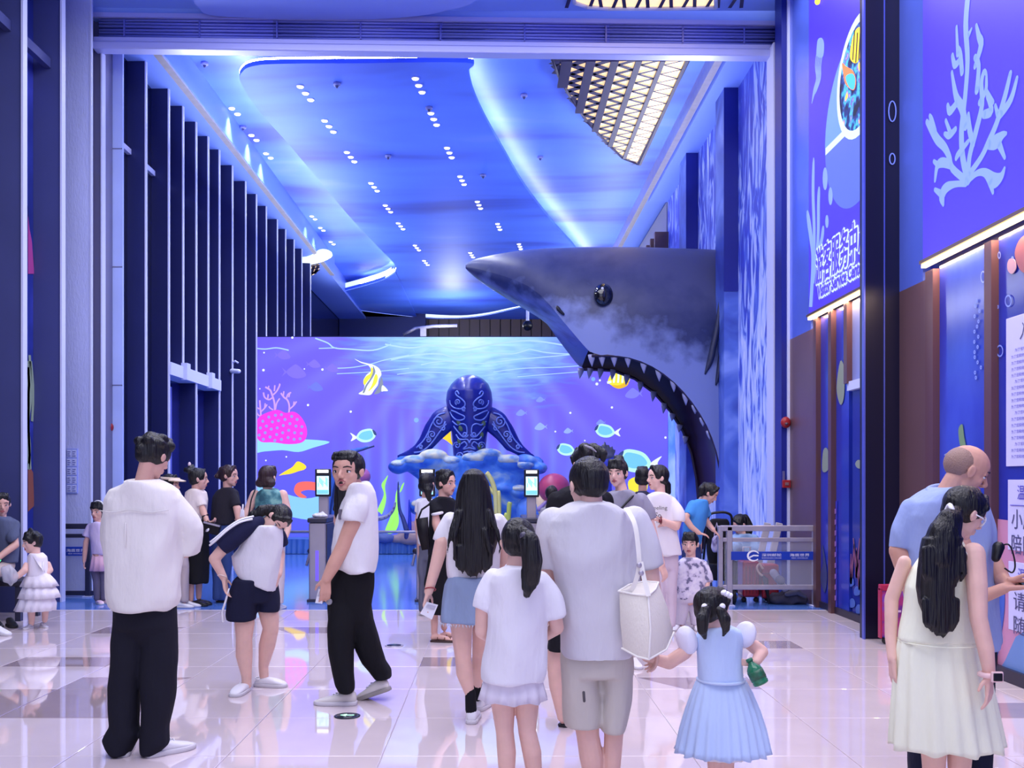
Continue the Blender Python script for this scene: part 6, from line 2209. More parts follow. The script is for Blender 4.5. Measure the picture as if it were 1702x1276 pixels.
mb.build('bracelet', mat('bracelet_red', (150, 50, 60), 0.4), p.root)
for c_, dd in (((783, 1158), -.02), ((792, 1152), .27)):
    mb = MB()
    mb.cap(p.w((c_[0] - 1, c_[1] - 8, dd)), p.w((c_[0], c_[1] + 20, dd)), .034, .036, 12)
    mb.build('sock', cloth('black_sock', (22, 22, 28)), p.root)
p.shoe(783, 176, .26, dd=-.06, z=.0)
p.shoe(795, 165, .26, dd=.28)
p.done()
t = thing('paper_slip', p.w((714, 1010, -.08)), 'folded white paper in the left hand of the long haired woman', 'paper')
poly([p.w(q) for q in ((711, 997, -.085), (729, 1003, -.06), (719, 1027, -.07), (700, 1016, -.09))], .002, (0, -1, 0)).build('sheet', M_white, t, smooth=False)
poly([p.w(q) for q in ((713, 1001, -.089), (726, 1005, -.067), (723, 1011, -.07), (709, 1006, -.09))], .001, (0, -1, 0)).build('fold', mat('paper_print', (190, 190, 205)), t, smooth=False)

# ------------------------------------------------------------------ 5 girl with ponytail
p = Person('girl from behind with ponytail, oversized white tee and short white pleated skirt', 4.25, 858, TONE_L)
p.head(862, 901, 74, 172, 6, hair='tied', neck=(857, 948), wide=1.02)
p.tail([(866, 880, -.17), (878, 896, -.20), (882, 925, -.2), (880, 955, -.19), (873, 980, -.18)], [10, 17, 18, 15, 6])
p.wisps(868, 884, 962, 986, -.2, 6, 3)
p.limb([(857, 948), (857, 1020), (855, 1120)], [13, 34, 36])
p.arm([(818, 965), (803, 1005), (801, 1050, .02), (818, 1072, .16)], [15, 13, 12, 9])
p.hand((818, 1072, .16), (.7, .5, .2), (0, .5, 1), thumb=1, curl=.6, size=.145)
p.arm([(902, 965), (920, 1010), (926, 1044, .02), (906, 1070, .18)], [15, 13, 12, 9])
p.hand((906, 1070, .18), (-.7, .5, .2), (0, .5, 1), thumb=-1, curl=.6, size=.145)
p.limb([(836, 1120), (836, 1170), (839, 1216), (842, 1250), (843, 1335), (843, 1355)], [24, 20, 15, 16, 10, 9])
p.limb([(876, 1120), (876, 1170), (876, 1214), (884, 1250), (894, 1335, .05), (895, 1352, .05)], [24, 20, 15, 16, 10, 9])
p.wear('shirt', cloth('white_tee3', (228, 226, 234)), [(939, 843, 869), (945, 832, 884), (953, 819, 898), (966, 813, 906), (1000, 814, 908), (1040, 812, 909), (1080, 806, 908), (1115, 800, 906), (1130, 800, 903)], .135,
       [([(822, 962), (807, 990), (801, 1012)], [16, 18, 18]), ([(898, 962), (916, 998), (924, 1026)], [16, 19, 19])], fold=.006)
mb = MB()
mb.tube([p.w((856 + 15 * math.cos(q), 941 + 3 * math.sin(q), -.05 * math.sin(q))) for q in np.linspace(0, 6.283, 18)], .006, 6)
mb.build('neck_rib', cloth('white_tee3', (228, 226, 234)), p.root)
p.pleated('skirt', cloth('white_skirt', (222, 216, 228)), [(1112, 808, 896), (1130, 804, 902), (1148, 800, 906), (1162, 796, 909)], 15, .055, jag=.006)
p.shoe(843, 182, .22)
p.shoe(895, 165, .22, dd=.03)
mb = MB()
mb.ell(p.w((868, 886, -.2)), ((.017, 0, 0), (0, .014, 0), (0, 0, .017)), 10, 7)
mb.build('hair_tie', mat('tie_grey', (70, 66, 84), 0.4), p.root)
p.done()

# ------------------------------------------------------------------ 6 big man and 7 toddler
p = Person('broad man from behind in pale grey tee and beige shorts, leading a toddler', 4.42, 985, TONE_L)
p.head(976, 806, 84, -158, 10, hair='short', neck=(985, 850), fringe=False)
p.limb([(985, 852), (985, 930), (988, 1080)], [24, 46, 34])
p.arm([(1056, 875), (1076, 935), (1084, 1000, -.02), (1082, 1052, -.02)], [22, 18, 16, 11])
p.hand((1083, 1056, -.02), (.12, -.05, -1), (-1, -.2, .2), thumb=-1, curl=.5, size=.185)
p.arm([(914, 875), (910, 940, .02), (914, 1000, .08), (905, 1050, .2)], [20, 17, 14, 10])
p.hand((905, 1050, .2), (-.2, .3, -1), (1, 0, 0), thumb=1, curl=.4, size=.185)
p.limb([(968, 1115), (972, 1170), (977, 1222), (983, 1258), (990, 1325), (991, 1340)], [22, 25, 19, 20, 12, 11])
p.limb([(1022, 1115), (1022, 1170), (1020, 1222), (1018, 1258), (1016, 1325), (1016, 1340)], [20, 22, 16, 15, 11, 10])
p.wear('shirt', cloth('grey_tee', (204, 202, 210)), [(834, 962, 1010), (840, 944, 1028), (850, 924, 1045), (864, 910, 1058), (890, 905, 1064), (930, 911, 1062), (970, 921, 1060), (1010, 927, 1058), (1050, 930, 1056), (1082, 931, 1054), (1090, 935, 1048)], .17,
       [([(1050, 868), (1070, 910), (1079, 942)], [26, 27, 25]), ([(918, 868), (910, 912), (913, 946)], [24, 24, 22])], fold=.008, fz=7, fx=13)
mb = MB()
mb.tube([p.w((985 + 25 * math.cos(q), 838 + 5 * math.sin(q), -.075 * math.sin(q) + .01)) for q in np.linspace(0, 6.283, 20)], .008, 6)
mb.build('neck_rib', cloth('grey_tee', (204, 202, 210)), p.root)
p.wear('shorts', cloth('beige_shorts', (196, 189, 180)), [[(1075, 934, 1052), (1100, 932, 1055), (1120, 933, 1054)], [(1105, 932, 996), (1160, 932, 999), (1195, 934, 999), (1206, 937, 996)], [(1105, 994, 1054), (1160, 1000, 1048), (1200, 999, 1040), (1213, 1001, 1036)]], None, fold=.005, tmin=.10)
mb = MB()
mb.cap(p.w((965, 1138, -.155)), p.w((966, 1152, -.155)), .006, .006, 6)
mb.build('stain', mat('stain_dark', (80, 76, 80), 0.6), p.root)
p.shoe(990, 185, .28, m=M_shoeb, sole=M_soleb, dd=-.05)
p.shoe(1016, 170, .28, m=M_shoeb, sole=M_soleb)
p.done()
bag = thing('tote_bag', p.w((1060, 1020, -.22)), 'cream canvas tote bag hanging from the broad man\'s shoulder', 'bag')
M_canvas = cloth('canvas', (226, 220, 208), bump=.25, scale=140)


def bagpt(x, y, z):
    return p.w((x, y, z))


mb = MB()
ringT = [(1019, 974, -.20), (1040, 976, -.27), (1060, 977, -.30), (1076, 970, -.22), (1087, 963, -.12), (1066, 962, -.10), (1040, 966, -.13)]
ringM = [(1020, 1020, -.21), (1042, 1024, -.30), (1062, 1026, -.33), (1088, 1016, -.24), (1102, 1002, -.12), (1070, 1000, -.10), (1040, 1004, -.13)]
ringB = [(1024, 1064, -.21), (1044, 1072, -.29), (1060, 1074, -.32), (1092, 1064, -.24), (1112, 1044, -.12), (1080, 1040, -.10), (1044, 1046, -.13)]
ringC = [(1030, 1068, -.21), (1044, 1075, -.27), (1058, 1077, -.30), (1088, 1067, -.23), (1104, 1049, -.13), (1078, 1046, -.12), (1046, 1052, -.14)]
mb.rings([[bagpt(*q) for q in R] for R in (ringT, ringM, ringB, ringC)])
o = mb.build('bag_body', M_canvas, bag)
md = o.modifiers.new('b', 'BEVEL')
md.width = .008
md.segments = 2
PENDING.append((o, None))
mb = MB()
for a, b in zip(ringT, ringT[1:] + ringT[:1]):
    mb.cap(bagpt(*a), bagpt(*b), .005, .005, 6)
mb.chain([bagpt(*q) for q in (ringT[2], ringM[2], ringB[2])], [.005] * 3, 6)
mb.chain([bagpt(*q) for q in (ringB[0], ringB[1], ringB[2], ringB[3], ringB[4])], [.005] * 5, 6)
mb.build('piping', cloth('canvas_edge', (236, 232, 224)), bag)
mb = MB()
ribbon(mb, [bagpt(*q) for q in smooth_pts([(1024, 976, -.215), (1038, 968, -.25), (1047, 935, -.27), (1046, 900, -.265), (1042, 868, -.25), (1036, 850, -.20), (1034, 842, -.12)], 5)], .02, (0, -1, 0), .004)
ribbon(mb, [bagpt(*q) for q in smooth_pts([(1060, 977, -.31), (1054, 950, -.29), (1050, 925, -.275)], 5)], .02, (0, -1, 0), .004)
mb.build('strap', cloth('canvas_edge', (236, 232, 224)), bag)
mb = MB()
for q in ((1047, 930, -.285), (1050, 942, -.29)):
    mb.ell(bagpt(*q), ((.012, 0, 0), (0, .006, 0), (0, 0, .012)), 8, 6)
mb.build('strap_ring', M_steel, bag)

p = Person('toddler girl in pale blue tulle dress with puff sleeves, holding the broad man\'s hand', 4.40, 1198, TONE_L)
p.head(1186, 1012, 68, 122, 4, hair='tied', neck=(1195, 1052), wide=1.03)
p.tail([(1166, 1008, -.1), (1158, 1022, -.12), (1158, 1040, -.12), (1164, 1054, -.1)], [9, 11, 9, 3])
p.tail([(1184, 1006, -.16), (1190, 1020, -.17), (1192, 1036, -.16), (1190, 1048, -.14)], [8, 10, 7, 3])
p.limb([(1196, 1052), (1197, 1090), (1198, 1150)], [10, 28, 30])
p.arm([(1158, 1062), (1138, 1084), (1112, 1101), (1074, 1092)], [12, 12, 11.5, 8])
p.hand((1074, 1092), (-1, 0, .25), (0, -.2, 1), thumb=1, curl=.7, size=.095)
p.arm([(1236, 1062), (1256, 1076, .02), (1268, 1084, .02), (1250, 1096, -.06)], [12, 12, 11, 8])
p.hand((1250, 1096, -.06), (-.8, -.15, .0), (-.2, .8, .1), thumb=1, curl=.7, size=.09)
p.limb([(1188, 1200), (1189, 1262), (1190, 1290), (1190, 1335)], [16, 14, 13, 9])
p.limb([(1208, 1200), (1207, 1262), (1206, 1290), (1206, 1335)], [16, 14, 13, 9])
M_dress = cloth('dress_blue', (190, 210, 244), rough=.7)
p.wear('bodice', M_dress, [(1040, 1176, 1218), (1047, 1162, 1230), (1060, 1156, 1234), (1090, 1159, 1233), (1130, 1161, 1235)], .10, fold=.003, fx=30)
M_organza = cloth('organza', (222, 222, 240), rough=.6)
p.wear('puff_sleeve', M_organza, None, None, extra=lambda mb: [mb.ell(p.w((1143, 1064)), ((16 * p.k, 0, 6 * p.k), (0, .055, 0), (-8 * p.k, 0, 23 * p.k)), 16, 10)], label='sheer white puff sleeve', fold=.005, fx=40)
p.wear('puff_sleeve', M_organza, None, None, extra=lambda mb: [mb.ell(p.w((1240, 1054)), ((16 * p.k, 0, -5 * p.k), (0, .055, 0), (6 * p.k, 0, 22 * p.k)), 16, 10)], label='sheer white puff sleeve', fold=.005, fx=40)
p.pleated('underskirt', cloth('underskirt', (232, 232, 242)), [(1128, 1164, 1234), (1190, 1156, 1246), (1256, 1152, 1250)], 22, .04)
p.pleated('skirt', M_dress, [(1126, 1162, 1236), (1134, 1156, 1242), (1150, 1150, 1250), (1180, 1140, 1262), (1210, 1132, 1271), (1240, 1126, 1277), (1249, 1124, 1279)], 26, .05, thick=.75, jag=.006)
mb = MB()
mb.tube([p.w((1198 + 38 * math.cos(q), 1129, -.105 * math.sin(q))) for q in np.linspace(0, 6.283, 28)], .007, 6)
mb.build('waistband', cloth('waist', (196, 212, 242)), p.root)
mb = MB()
mb.ell(p.w((1187, 1000, -.16)), ((.014, 0, 0), (0, .012, 0), (0, 0, .014)), 10, 7)
mb.ell(p.w((1163, 1003, -.1)), ((.014, 0, 0), (0, .012, 0), (0, 0, .014)), 10, 7)
mb.build('hair_tie', M_white, p.root)
mb = MB()
for i in range(3):
    mb.ell(p.w((1196 + i * 5, 981 + i * 2.5, -.08)), ((.014, 0, .003), (0, .02, 0), (0, 0, .012)), 10, 7)
mb.build('bow', M_white, p.root)
p.shoe(1190, 178, .16)
p.shoe(1206, 165, .16)
p.done()
c0, c1 = p.w((1236, 1090, -.10)), p.w((1254, 1128, -.12))
bt = thing('bottle', c1, 'small green drink bottle held under the toddler\'s arm', 'bottle')
ax = (c1 - c0)
prof_ = [(0.0, .012), (.12, .013), (.2, .02), (.34, .033), (.55, .036), (.60, .034), (.65, .036), (.80, .036), (.84, .033), (.88, .036), (.97, .034), (1.0, .026)]
e1 = ax.normalized().cross(Y_).normalized()
e2 = ax.normalized().cross(e1)
MB().rings([[c0 + ax * t + (e1 * math.cos(q) + e2 * math.sin(q)) * r for q in np.linspace(0, 2 * math.pi, 17)[:-1]] for t, r in prof_]).build('bottle_body', mat('bottle_green', (50, 140, 100), 0.08, trans=.35, spec=.6), bt)
MB().rings([[c0 + ax * t + (e1 * math.cos(q) + e2 * math.sin(q)) * r for q in np.linspace(0, 2 * math.pi, 17)[:-1]] for t, r in ((.42, .0365), (.58, .0368), (.76, .0368))]).build('wrap_label', mat('bottle_label', (40, 96, 70), 0.3, var=.5, vscale=40), bt)
MB().rings([[c0 + ax * t + (e1 * math.cos(q) + e2 * math.sin(q)) * r for q in np.linspace(0, 2 * math.pi, 17)[:-1]] for t, r in ((-.06, .015), (.05, .016))]).build('cap', mat('bottle_cap', (36, 110, 80), 0.4), bt)

# ------------------------------------------------------------------ 17 bald man and 18 girl at the right
p = Person('balding man in light blue shirt and navy trousers looking down at his phone', 4.78, 1575, (206, 156, 138))
p.head(1607, 783, 84, 84, 26, hair=None, neck=(1572, 834, .03))
mb = MB()
L = p.L
mb.ell(L(0, -.16, .60), (p.r * .36 * p.H, p.f * .335 * p.H, p.u * .33 * p.H), 20, 12)
mb.build('hair', M_hairs, p.root, vox=.006, sm=2)
p.limb([(1572, 836), (1572, 900), (1575, 1060)], [26, 54, 56])
p.arm([(1508, 850), (1494, 915), (1512, 990, -.05), (1590, 985, -.22), (1622, 968, -.26)], [19, 16, 14, 11, 9])
p.hand((1622, 968, -.26), (1, -.1, .05), (0, .2, 1), thumb=-1, curl=.35, size=.18)
p.arm([(1630, 852), (1642, 915), (1648, 960, -.1), (1634, 962, -.24)], [17, 14, 13, 9])
p.hand((1634, 956, -.24), (1, -.2, -.05), (-.1, .25, .8), thumb=1, curl=.5, size=.175)
p.limb([(1545, 1070), (1538, 1190), (1534, 1300)], [34, 24, 12])
p.limb([(1612, 1070), (1618, 1190), (1622, 1300)], [34, 24, 12])
M_chambray = cloth('chambray', (150, 166, 214), var=.05)
p.wear('shirt', M_chambray, [(810, 1552, 1596), (820, 1532, 1614), (834, 1510, 1630), (856, 1500, 1640), (900, 1500, 1645), (950, 1503, 1650), (1000, 1507, 1654), (1040, 1512, 1660), (1062, 1530, 1660), (1074, 1570, 1652)], .15,
       [([(1514, 846), (1500, 885), (1496, 912)], [20, 21, 20]), ([(1628, 848), (1640, 885), (1641, 918)], [18, 18, 17])], fold=.007)
mb = MB()
mb.tube([p.w((1572 + 24 * math.cos(q), 814 + 6 * math.sin(q) - 3 * math.cos(q), -.075 * math.sin(q) + .02)) for q in np.linspace(0, 6.283, 20)], .014, 6)
mb.build('collar', M_chambray, p.root)
p.wear('trousers', cloth('navy_trousers', (26, 28, 52)), [[(1050, 1512, 1650), (1085, 1512, 1652), (1110, 1514, 1650)], [(1090, 1512, 1582), (1200, 1510, 1562), (1276, 1513, 1556), (1300, 1514, 1556)], [(1090, 1580, 1652), (1200, 1592, 1648), (1276, 1600, 1642), (1300, 1602, 1642)]], None, fold=.004, tmin=.1)
p.shoe(1534, 100, .28, m=M_shoeb, sole=M_soleb)
p.shoe(1616, 80, .28, m=M_shoeb, sole=M_soleb, dd=.05)
mb = MB()
mb.tube([p.w((x, y, z)) for x, y, z in smooth_pts([(1630, 905, -.17), (1640, 900, -.2), (1648, 915, -.2), (1651, 935, -.2), (1646, 945, -.2), (1636, 938, -.19)], 5)], .004, 6)
mb.cap(p.w((1628, 905, -.18)), p.w((1622, 922, -.19)), .028, .02, 10)
mb.build('wrist_strap', M_black, p.root)
p.done()
ph = thing('phone', p.w((1668, 955, -.28)), 'black phone held flat by the balding man', 'phone')
c = p.w((1669, 957, -.27))
Rm = Matrix.Rotation(math.radians(-12), 3, 'Y') @ Matrix.Rotation(math.radians(28), 3, 'X')
MB().box(c, (.135, .072, .009), R=Rm).build('phone_body', M_black, ph, bevel=.003)
MB().box(c + Rm @ V((0, 0, .005)), (.125, .064, .001), R=Rm).build('screen', mat('phone_screen', (60, 70, 96), 0.1, emit=(90, 110, 150), estr=.3), ph, smooth=False)

p = Person('girl with long black ponytail in pale yellow sleeveless dress and white glasses', 4.30, 1572, TONE_L)
p.head(1604, 853, 80, 100, 28, hair='tied', neck=(1580, 908, .0), roll=4)
p.tail([(1572, 850, -.1), (1556, 862, -.13), (1545, 885, -.14), (1535, 920, -.15)], [12, 20, 27, 29])
p.hairrows([(890, 1512, 1574), (915, 1506, 1568), (940, 1503, 1562), (970, 1502, 1560), (995, 1506, 1560), (1015, 1514, 1556), (1030, 1520, 1551), (1042, 1526, 1546)], .06, -.14)
for L_ in ([(1560, 890, -.14), (1574, 920, -.15), (1570, 960, -.15)], [(1520, 900, -.15), (1508, 940, -.17), (1505, 990, -.16)], [(1540, 1000, -.17), (1546, 1030, -.17), (1541, 1048, -.16)], [(1525, 1000, -.17), (1527, 1030, -.17), (1522, 1040, -.16)]):
    p.tail(L_, [8, 6, 2.5])
p.wisps(1508, 1558, 1012, 1050, -.18, 11, 4)
p.wisps(1506, 1566, 930, 990, -.185, 9, 4)
p.limb([(1580, 908), (1572, 960), (1566, 1080)], [18, 36, 38])
p.limb([(1596, 916, -.12), (1592, 965, -.17), (1589, 1016, -.2), (1597, 1065, -.22), (1602, 1100, -.22)], [18, 16, 13.5, 12.5, 9.5])
p.hand((1602, 1104, -.22), (.0, -.03, -1), (-.6, .6, 0), thumb=-1, curl=.3, size=.165)
p.limb([(1516, 936, .08), (1497, 1000, .1), (1490, 1060, .06), (1486, 1095, .02)], [11, 11.5, 10, 8])
p.hand((1486, 1095, .02), (.05, 0, -1), (1, 0, 0), thumb=-1, curl=.4, size=.16)
p.limb([(1552, 1160), (1552, 1250), (1552, 1320), (1552, 1350)], [26, 20, 15, 10])
p.limb([(1595, 1160), (1595, 1250), (1594, 1320), (1594, 1350)], [26, 20, 15, 10])
M_yel = cloth('lemon_cotton', (234, 236, 212))
p.wear('bodice', M_yel, [(896, 1562, 1584), (906, 1550, 1592), (922, 1538, 1598), (945, 1520, 1604), (975, 1508, 1612), (1020, 1503, 1620), (1064, 1496, 1628)], .13, fold=.005)
p.pleated('dress_skirt', M_yel, [(1020, 1504, 1619), (1055, 1498, 1626), (1070, 1494, 1630), (1130, 1488, 1643), (1190, 1485, 1655), (1232, 1483, 1663), (1240, 1484, 1663)], 17, .065, thick=.72, jag=.01)
mb = MB()
mb.tube([p.w((1562 + 66 * math.cos(q), 1065, -.175 * math.sin(q))) for q in np.linspace(0, 6.283, 40)], .003, 6)
mb.build('tier_seam', M_yel, p.root)
mb = MB()
mb.chain([p.w((1590, 905, -.12)), p.w((1575, 925, -.15)), p.w((1572, 955, -.14))], [.012, .008, .006], 8)
mb.build('armhole_trim', mat('trim_white', (232, 232, 236), .6), p.root)
for nm, mt, sz in (('watch_case', mat('watch_black', (20, 22, 30), .15), (.040, .016, .046)),):
    c = p.w((1604, 1104, -.275))
    MB().box(c, (.05, .014, .045)).build('watch_frame', mat('watch_pink', (232, 196, 196), .4), p.root, bevel=.005)
    MB().box(c + V((0, -.006, 0)), (.038, .010, .033)).build(nm, mt, p.root, bevel=.003)
mb = MB()
mb.tube([p.w((1600 + 12 * math.cos(q), 1104, -.225 - .034 * math.sin(q))) for q in np.linspace(0, 6.283, 18)], .012, 6)
mb.build('watch_strap', mat('watch_pink', (232, 196, 196)), p.root)
mb = MB()
c = p.w((1561, 851, -.1))
mb.tube([c + V((.005 * math.sin(q * 2), .034 * math.cos(q), .034 * math.sin(q))) for q in np.linspace(0, 6.283, 16)], .011, 6)
mb.build('hair_tie', M_white, p.root)
L = p.L
mb = MB()
for x in (-1, 1):
    mb.tube([L(x * .15 + .105 * math.cos(q), .335 + .02 * -abs(math.cos(q)), .495 + .10 * math.sin(q)) for q in np.linspace(0, 6.283, 16)], .010 * p.H * 2, 6)
    mb.tube([L(x * .25, .32, .51), L(x * .37, .15, .51), L(x * .385, -.02, .50)], .016 * p.H, 6)
mb.tube([L(-.05, .345, .51), L(.05, .345, .51)], .014 * p.H, 6)
mb.build('glasses', mat('glasses_white', (236, 236, 242), .25), p.root)
p.shoe(1552, 150, .24)
p.shoe(1594, 130, .24)
p.done()
# ------------------------------------------------------------------ people farther back
def legs(p, xa, xb, yh, yf, r, spread=3, dd=(0, 0)):
    """two legs inside or below clothes, hip line yh to the floor"""
    k = (yf - yh)
    for x, e in ((xa, dd[0]), (xb, dd[1])):
        p.limb([(x, yh, e), (x, yh + k * .48, e), (x, yh + k * .66, e), (x, yf - 6, e)], [r, r * .68, r * .68, r * .42])


# 9 woman in black polo
p = Person('woman in black polo with white collar facing right, black tote at her side', 9.15, 728)
p.head(742, 803, 40, 58, 4, hair='tied', neck=(737, 832), fringe=True)
p.hair_more(lambda hb: [hb.cap(p.L(x, -.1, .95), p.L(x * 1.2, -.3, .9), .16 * p.H, .12 * p.H, 8) for x in (-.2, 0, .2)])
p.limb([(736, 832), (733, 870), (733, 920)], [6, 15, 16])
p.arm([(724, 838, -.1), (727, 870, -.13), (734, 892, -.16), (744, 905, -.2)], [9, 8, 7, 5])
p.hand((744, 905, -.2), (.6, -.3, -.7), (.2, .8, 0), thumb=-1, curl=.5, size=.17)
p.arm([(752, 838, .12), (756, 870, .1), (752, 900, .05)], [8, 7, 5])
p.hand((752, 900, .05), (.1, -.2, -1), (-1, 0, 0), curl=.5, size=.17)
p.limb([(724, 960), (722, 1010), (722, 1052)], [8, 7, 5.5])
p.limb([(736, 960, .12), (735, 1010, .12), (737, 1046, .12)], [8, 7, 5.5])
M_bpolo = cloth('black_polo', (24, 24, 32))
p.wear('shirt', M_bpolo, [(826, 728, 750), (832, 718, 757), (842, 714, 759), (870, 713, 758), (900, 712, 756), (922, 712, 755)], .13, [([(722, 838, -.08), (728, 852, -.12)], [9, 10.5]), ([(752, 838, .08), (755, 852, .1)], [8, 9])])
p.wear('sleeve_band', cloth('white_band', (226, 224, 230)), None, None, [([(728, 850, -.12), (729, 855, -.12)], [10.8, 11])], fold=0)
mb = MB()
mb.tube([p.w((738 + 11 * math.cos(q), 829 + 4 * math.sin(q) + (4 if math.sin(q) > 0 else 0), -.09 * math.sin(q))) for q in np.linspace(0, 6.283, 18)], .018, 6)
mb.build('collar', cloth('white_band', (226, 224, 230)), p.root)
p.wear('trousers', cloth('black_wide', (20, 20, 26)), [[(915, 712, 755), (940, 709, 750), (970, 706, 746), (1000, 710, 744), (1020, 714, 742)]], .13)
for hx, dd in ((716, 0), (731, .14)):
    p.shoe(hx, 84, .25, style='sandal', m=mat('sandal_brown', (92, 54, 46), .5), sole=mat('sandal_sole', (60, 40, 38), .6), dd=dd - .02)
p.done()
t = thing('tote_bag', p.w((704, 885, -.15)), 'black flat tote hanging beside the woman in the black polo', 'bag')
mb = MB()
mb.rings([[p.w(q) for q in R] for R in ([(694, 861, -.2), (713, 858, -.22), (713, 858, -.12), (694, 861, -.10)], [(697, 885, -.2), (714, 884, -.24), (714, 884, -.1), (697, 885, -.1)], [(704, 912, -.2), (716, 910, -.2), (716, 910, -.12), (704, 912, -.12)])])
mb.build('bag_body', cloth('black_bag', (20, 18, 24), .5), t)
mb = MB()
mb.tube([p.w(q) for q in ((697, 862, -.16), (703, 846, -.15), (714, 838, -.1), (718, 832, -.05))], .01, 6)
mb.build('strap', cloth('black_bag', (20, 18, 24)), t)

# 10 woman behind the polo woman
p = Person('dark haired woman in white shirt seen from behind, half hidden by the middle turnstile', 10.9, 707)
p.head(711, 803, 33, 150, 0, hair='bob', neck=(708, 830))
p.tail([(712, 815, -.1), (714, 830, -.1)], [7, 4])
p.limb([(708, 830), (707, 880), (707, 900)], [6, 13, 13])
p.arm([(696, 836), (694, 870), (696, 895)], [6, 5.5, 4])
p.arm([(718, 836), (720, 870), (718, 895)], [6, 5.5, 4])
p.hand((696, 895), (0, 0, -1), (1, 0, 0), size=.16)
p.hand((718, 895), (0, 0, -1), (-1, 0, 0), size=.16)
p.wear('shirt', cloth('white_far', (220, 220, 230)), [(827, 702, 713), (833, 694, 720), (845, 692, 722), (880, 693, 721), (905, 694, 720)], .12, [([(696, 836), (694, 852)], [7, 7]), ([(718, 836), (720, 852)], [7, 7])])
legs(p, 701, 714, 900, 1023, 8)
p.wear('trousers', cloth('grey_far', (90, 92, 110)), [[(900, 694, 720), (930, 694, 720)], [(925, 694, 707), (1000, 696, 706), (1016, 696, 706)], [(925, 707, 720), (1000, 708, 718), (1016, 708, 718)]], None, tmin=.07)
p.shoe(701, 180, .24)
p.shoe(714, 180, .24)
p.done()

# 8 woman ahead of the broad man
p = Person('woman in black with clipped up hair seen from behind, mostly hidden by the broad man', 5.95, 962, TONE_L)
p.head(970, 772, 55, -150, 4, hair='tied', neck=(968, 812))
p.hair_more(lambda hb: [hb.cap(p.L(x, -.30, .95), p.L(x * 1.1, -.42, .78), .20 * p.H, .16 * p.H, 10) for x in (-.15, .15)])
p.tail([(990, 748, -.06), (1000, 754, -.08), (1000, 766, -.08)], [9, 8, 4])
p.limb([(966, 812), (964, 900), (962, 1000)], [11, 34, 34])
p.arm([(926, 832), (920, 880), (922, 930, .1)], [14, 11, 7])
p.hand((922, 930, .1), (.2, .2, -1), (1, 0, 0), size=.17)
p.arm([(1004, 832), (1010, 880), (1008, 930, .1)], [14, 11, 7])
p.hand((1008, 930, .1), (-.2, .2, -1), (-1, 0, 0), size=.17)
p.limb([(938, 1010), (926, 1080), (922, 1110), (925, 1140), (934, 1192)], [22, 16, 12.5, 12.5, 8])
p.limb([(984, 1010), (990, 1080, .1), (990, 1110, .1), (988, 1140, .15), (986, 1185, .2)], [22, 16, 12.5, 12.5, 8])
M_blk = cloth('black_tee', (26, 25, 32))
p.wear('shirt', M_blk, [(806, 952, 984), (814, 932, 1000), (826, 918, 1010), (850, 914, 1014), (900, 916, 1008), (960, 920, 1002), (1010, 920, 1002)], .14, [([(926, 832), (919, 870)], [15, 15]), ([(1004, 832), (1010, 870)], [15, 15])])
p.wear('shorts', M_blk, [[(1000, 920, 1004), (1040, 916, 1006)], [(1035, 912, 958), (1080, 908, 950)], [(1035, 960, 1008), (1080, 962, 1008)]], None, tmin=.11)
mb = MB()
mb.chain([p.w((968, 742, -.17)), p.w((978, 746, -.18)), p.w((986, 752, -.17))], [.006, .008, .004], 6)
mb.build('hair_clip', mat('clip_grey', (150, 146, 160), .3), p.root)
p.shoe(934, 150, .25, style='sandal', m=M_shoeb, sole=M_soleb)
p.shoe(986, 165, .25, style='sandal', m=M_shoeb, sole=M_soleb, dd=.2)
p.done()

# 28 person with a bun behind the right turnstile
p = Person('person with black bun and grey shirt behind the right turnstile', 11.6, 914)
p.head(917, 822, 28, 170, 6, hair='tied', neck=(914, 842))
p.limb([(914, 842), (914, 890), (914, 920)], [5, 11, 11])
for sx in (-1, 1):
    p.arm([(914 + sx * 12, 848), (914 + sx * 14, 875), (914 + sx * 10, 895, .1)], [6, 5, 4])
    p.hand((914 + sx * 10, 895, .1), (0, .3, -1), (-sx, 0, 0), size=.15)
p.wear('shirt', cloth('grey_far2', (140, 138, 150)), [(839, 909, 921), (845, 902, 927), (870, 901, 928), (910, 903, 927), (925, 904, 926)], .11, [([(903, 848), (901, 864)], [6, 6.5]), ([(925, 848), (927, 864)], [6, 6.5])])
legs(p, 909, 920, 915, 1009, 7)
p.wear('trousers', cloth('black_wide', (20, 20, 26)), [[(918, 903, 927), (940, 903, 927)], [(935, 903, 914), (1000, 905, 914)], [(935, 915, 926), (1000, 915, 924)]], None, tmin=.06)
p.shoe(909, 180, .22)
p.shoe(920, 180, .22)
p.done()

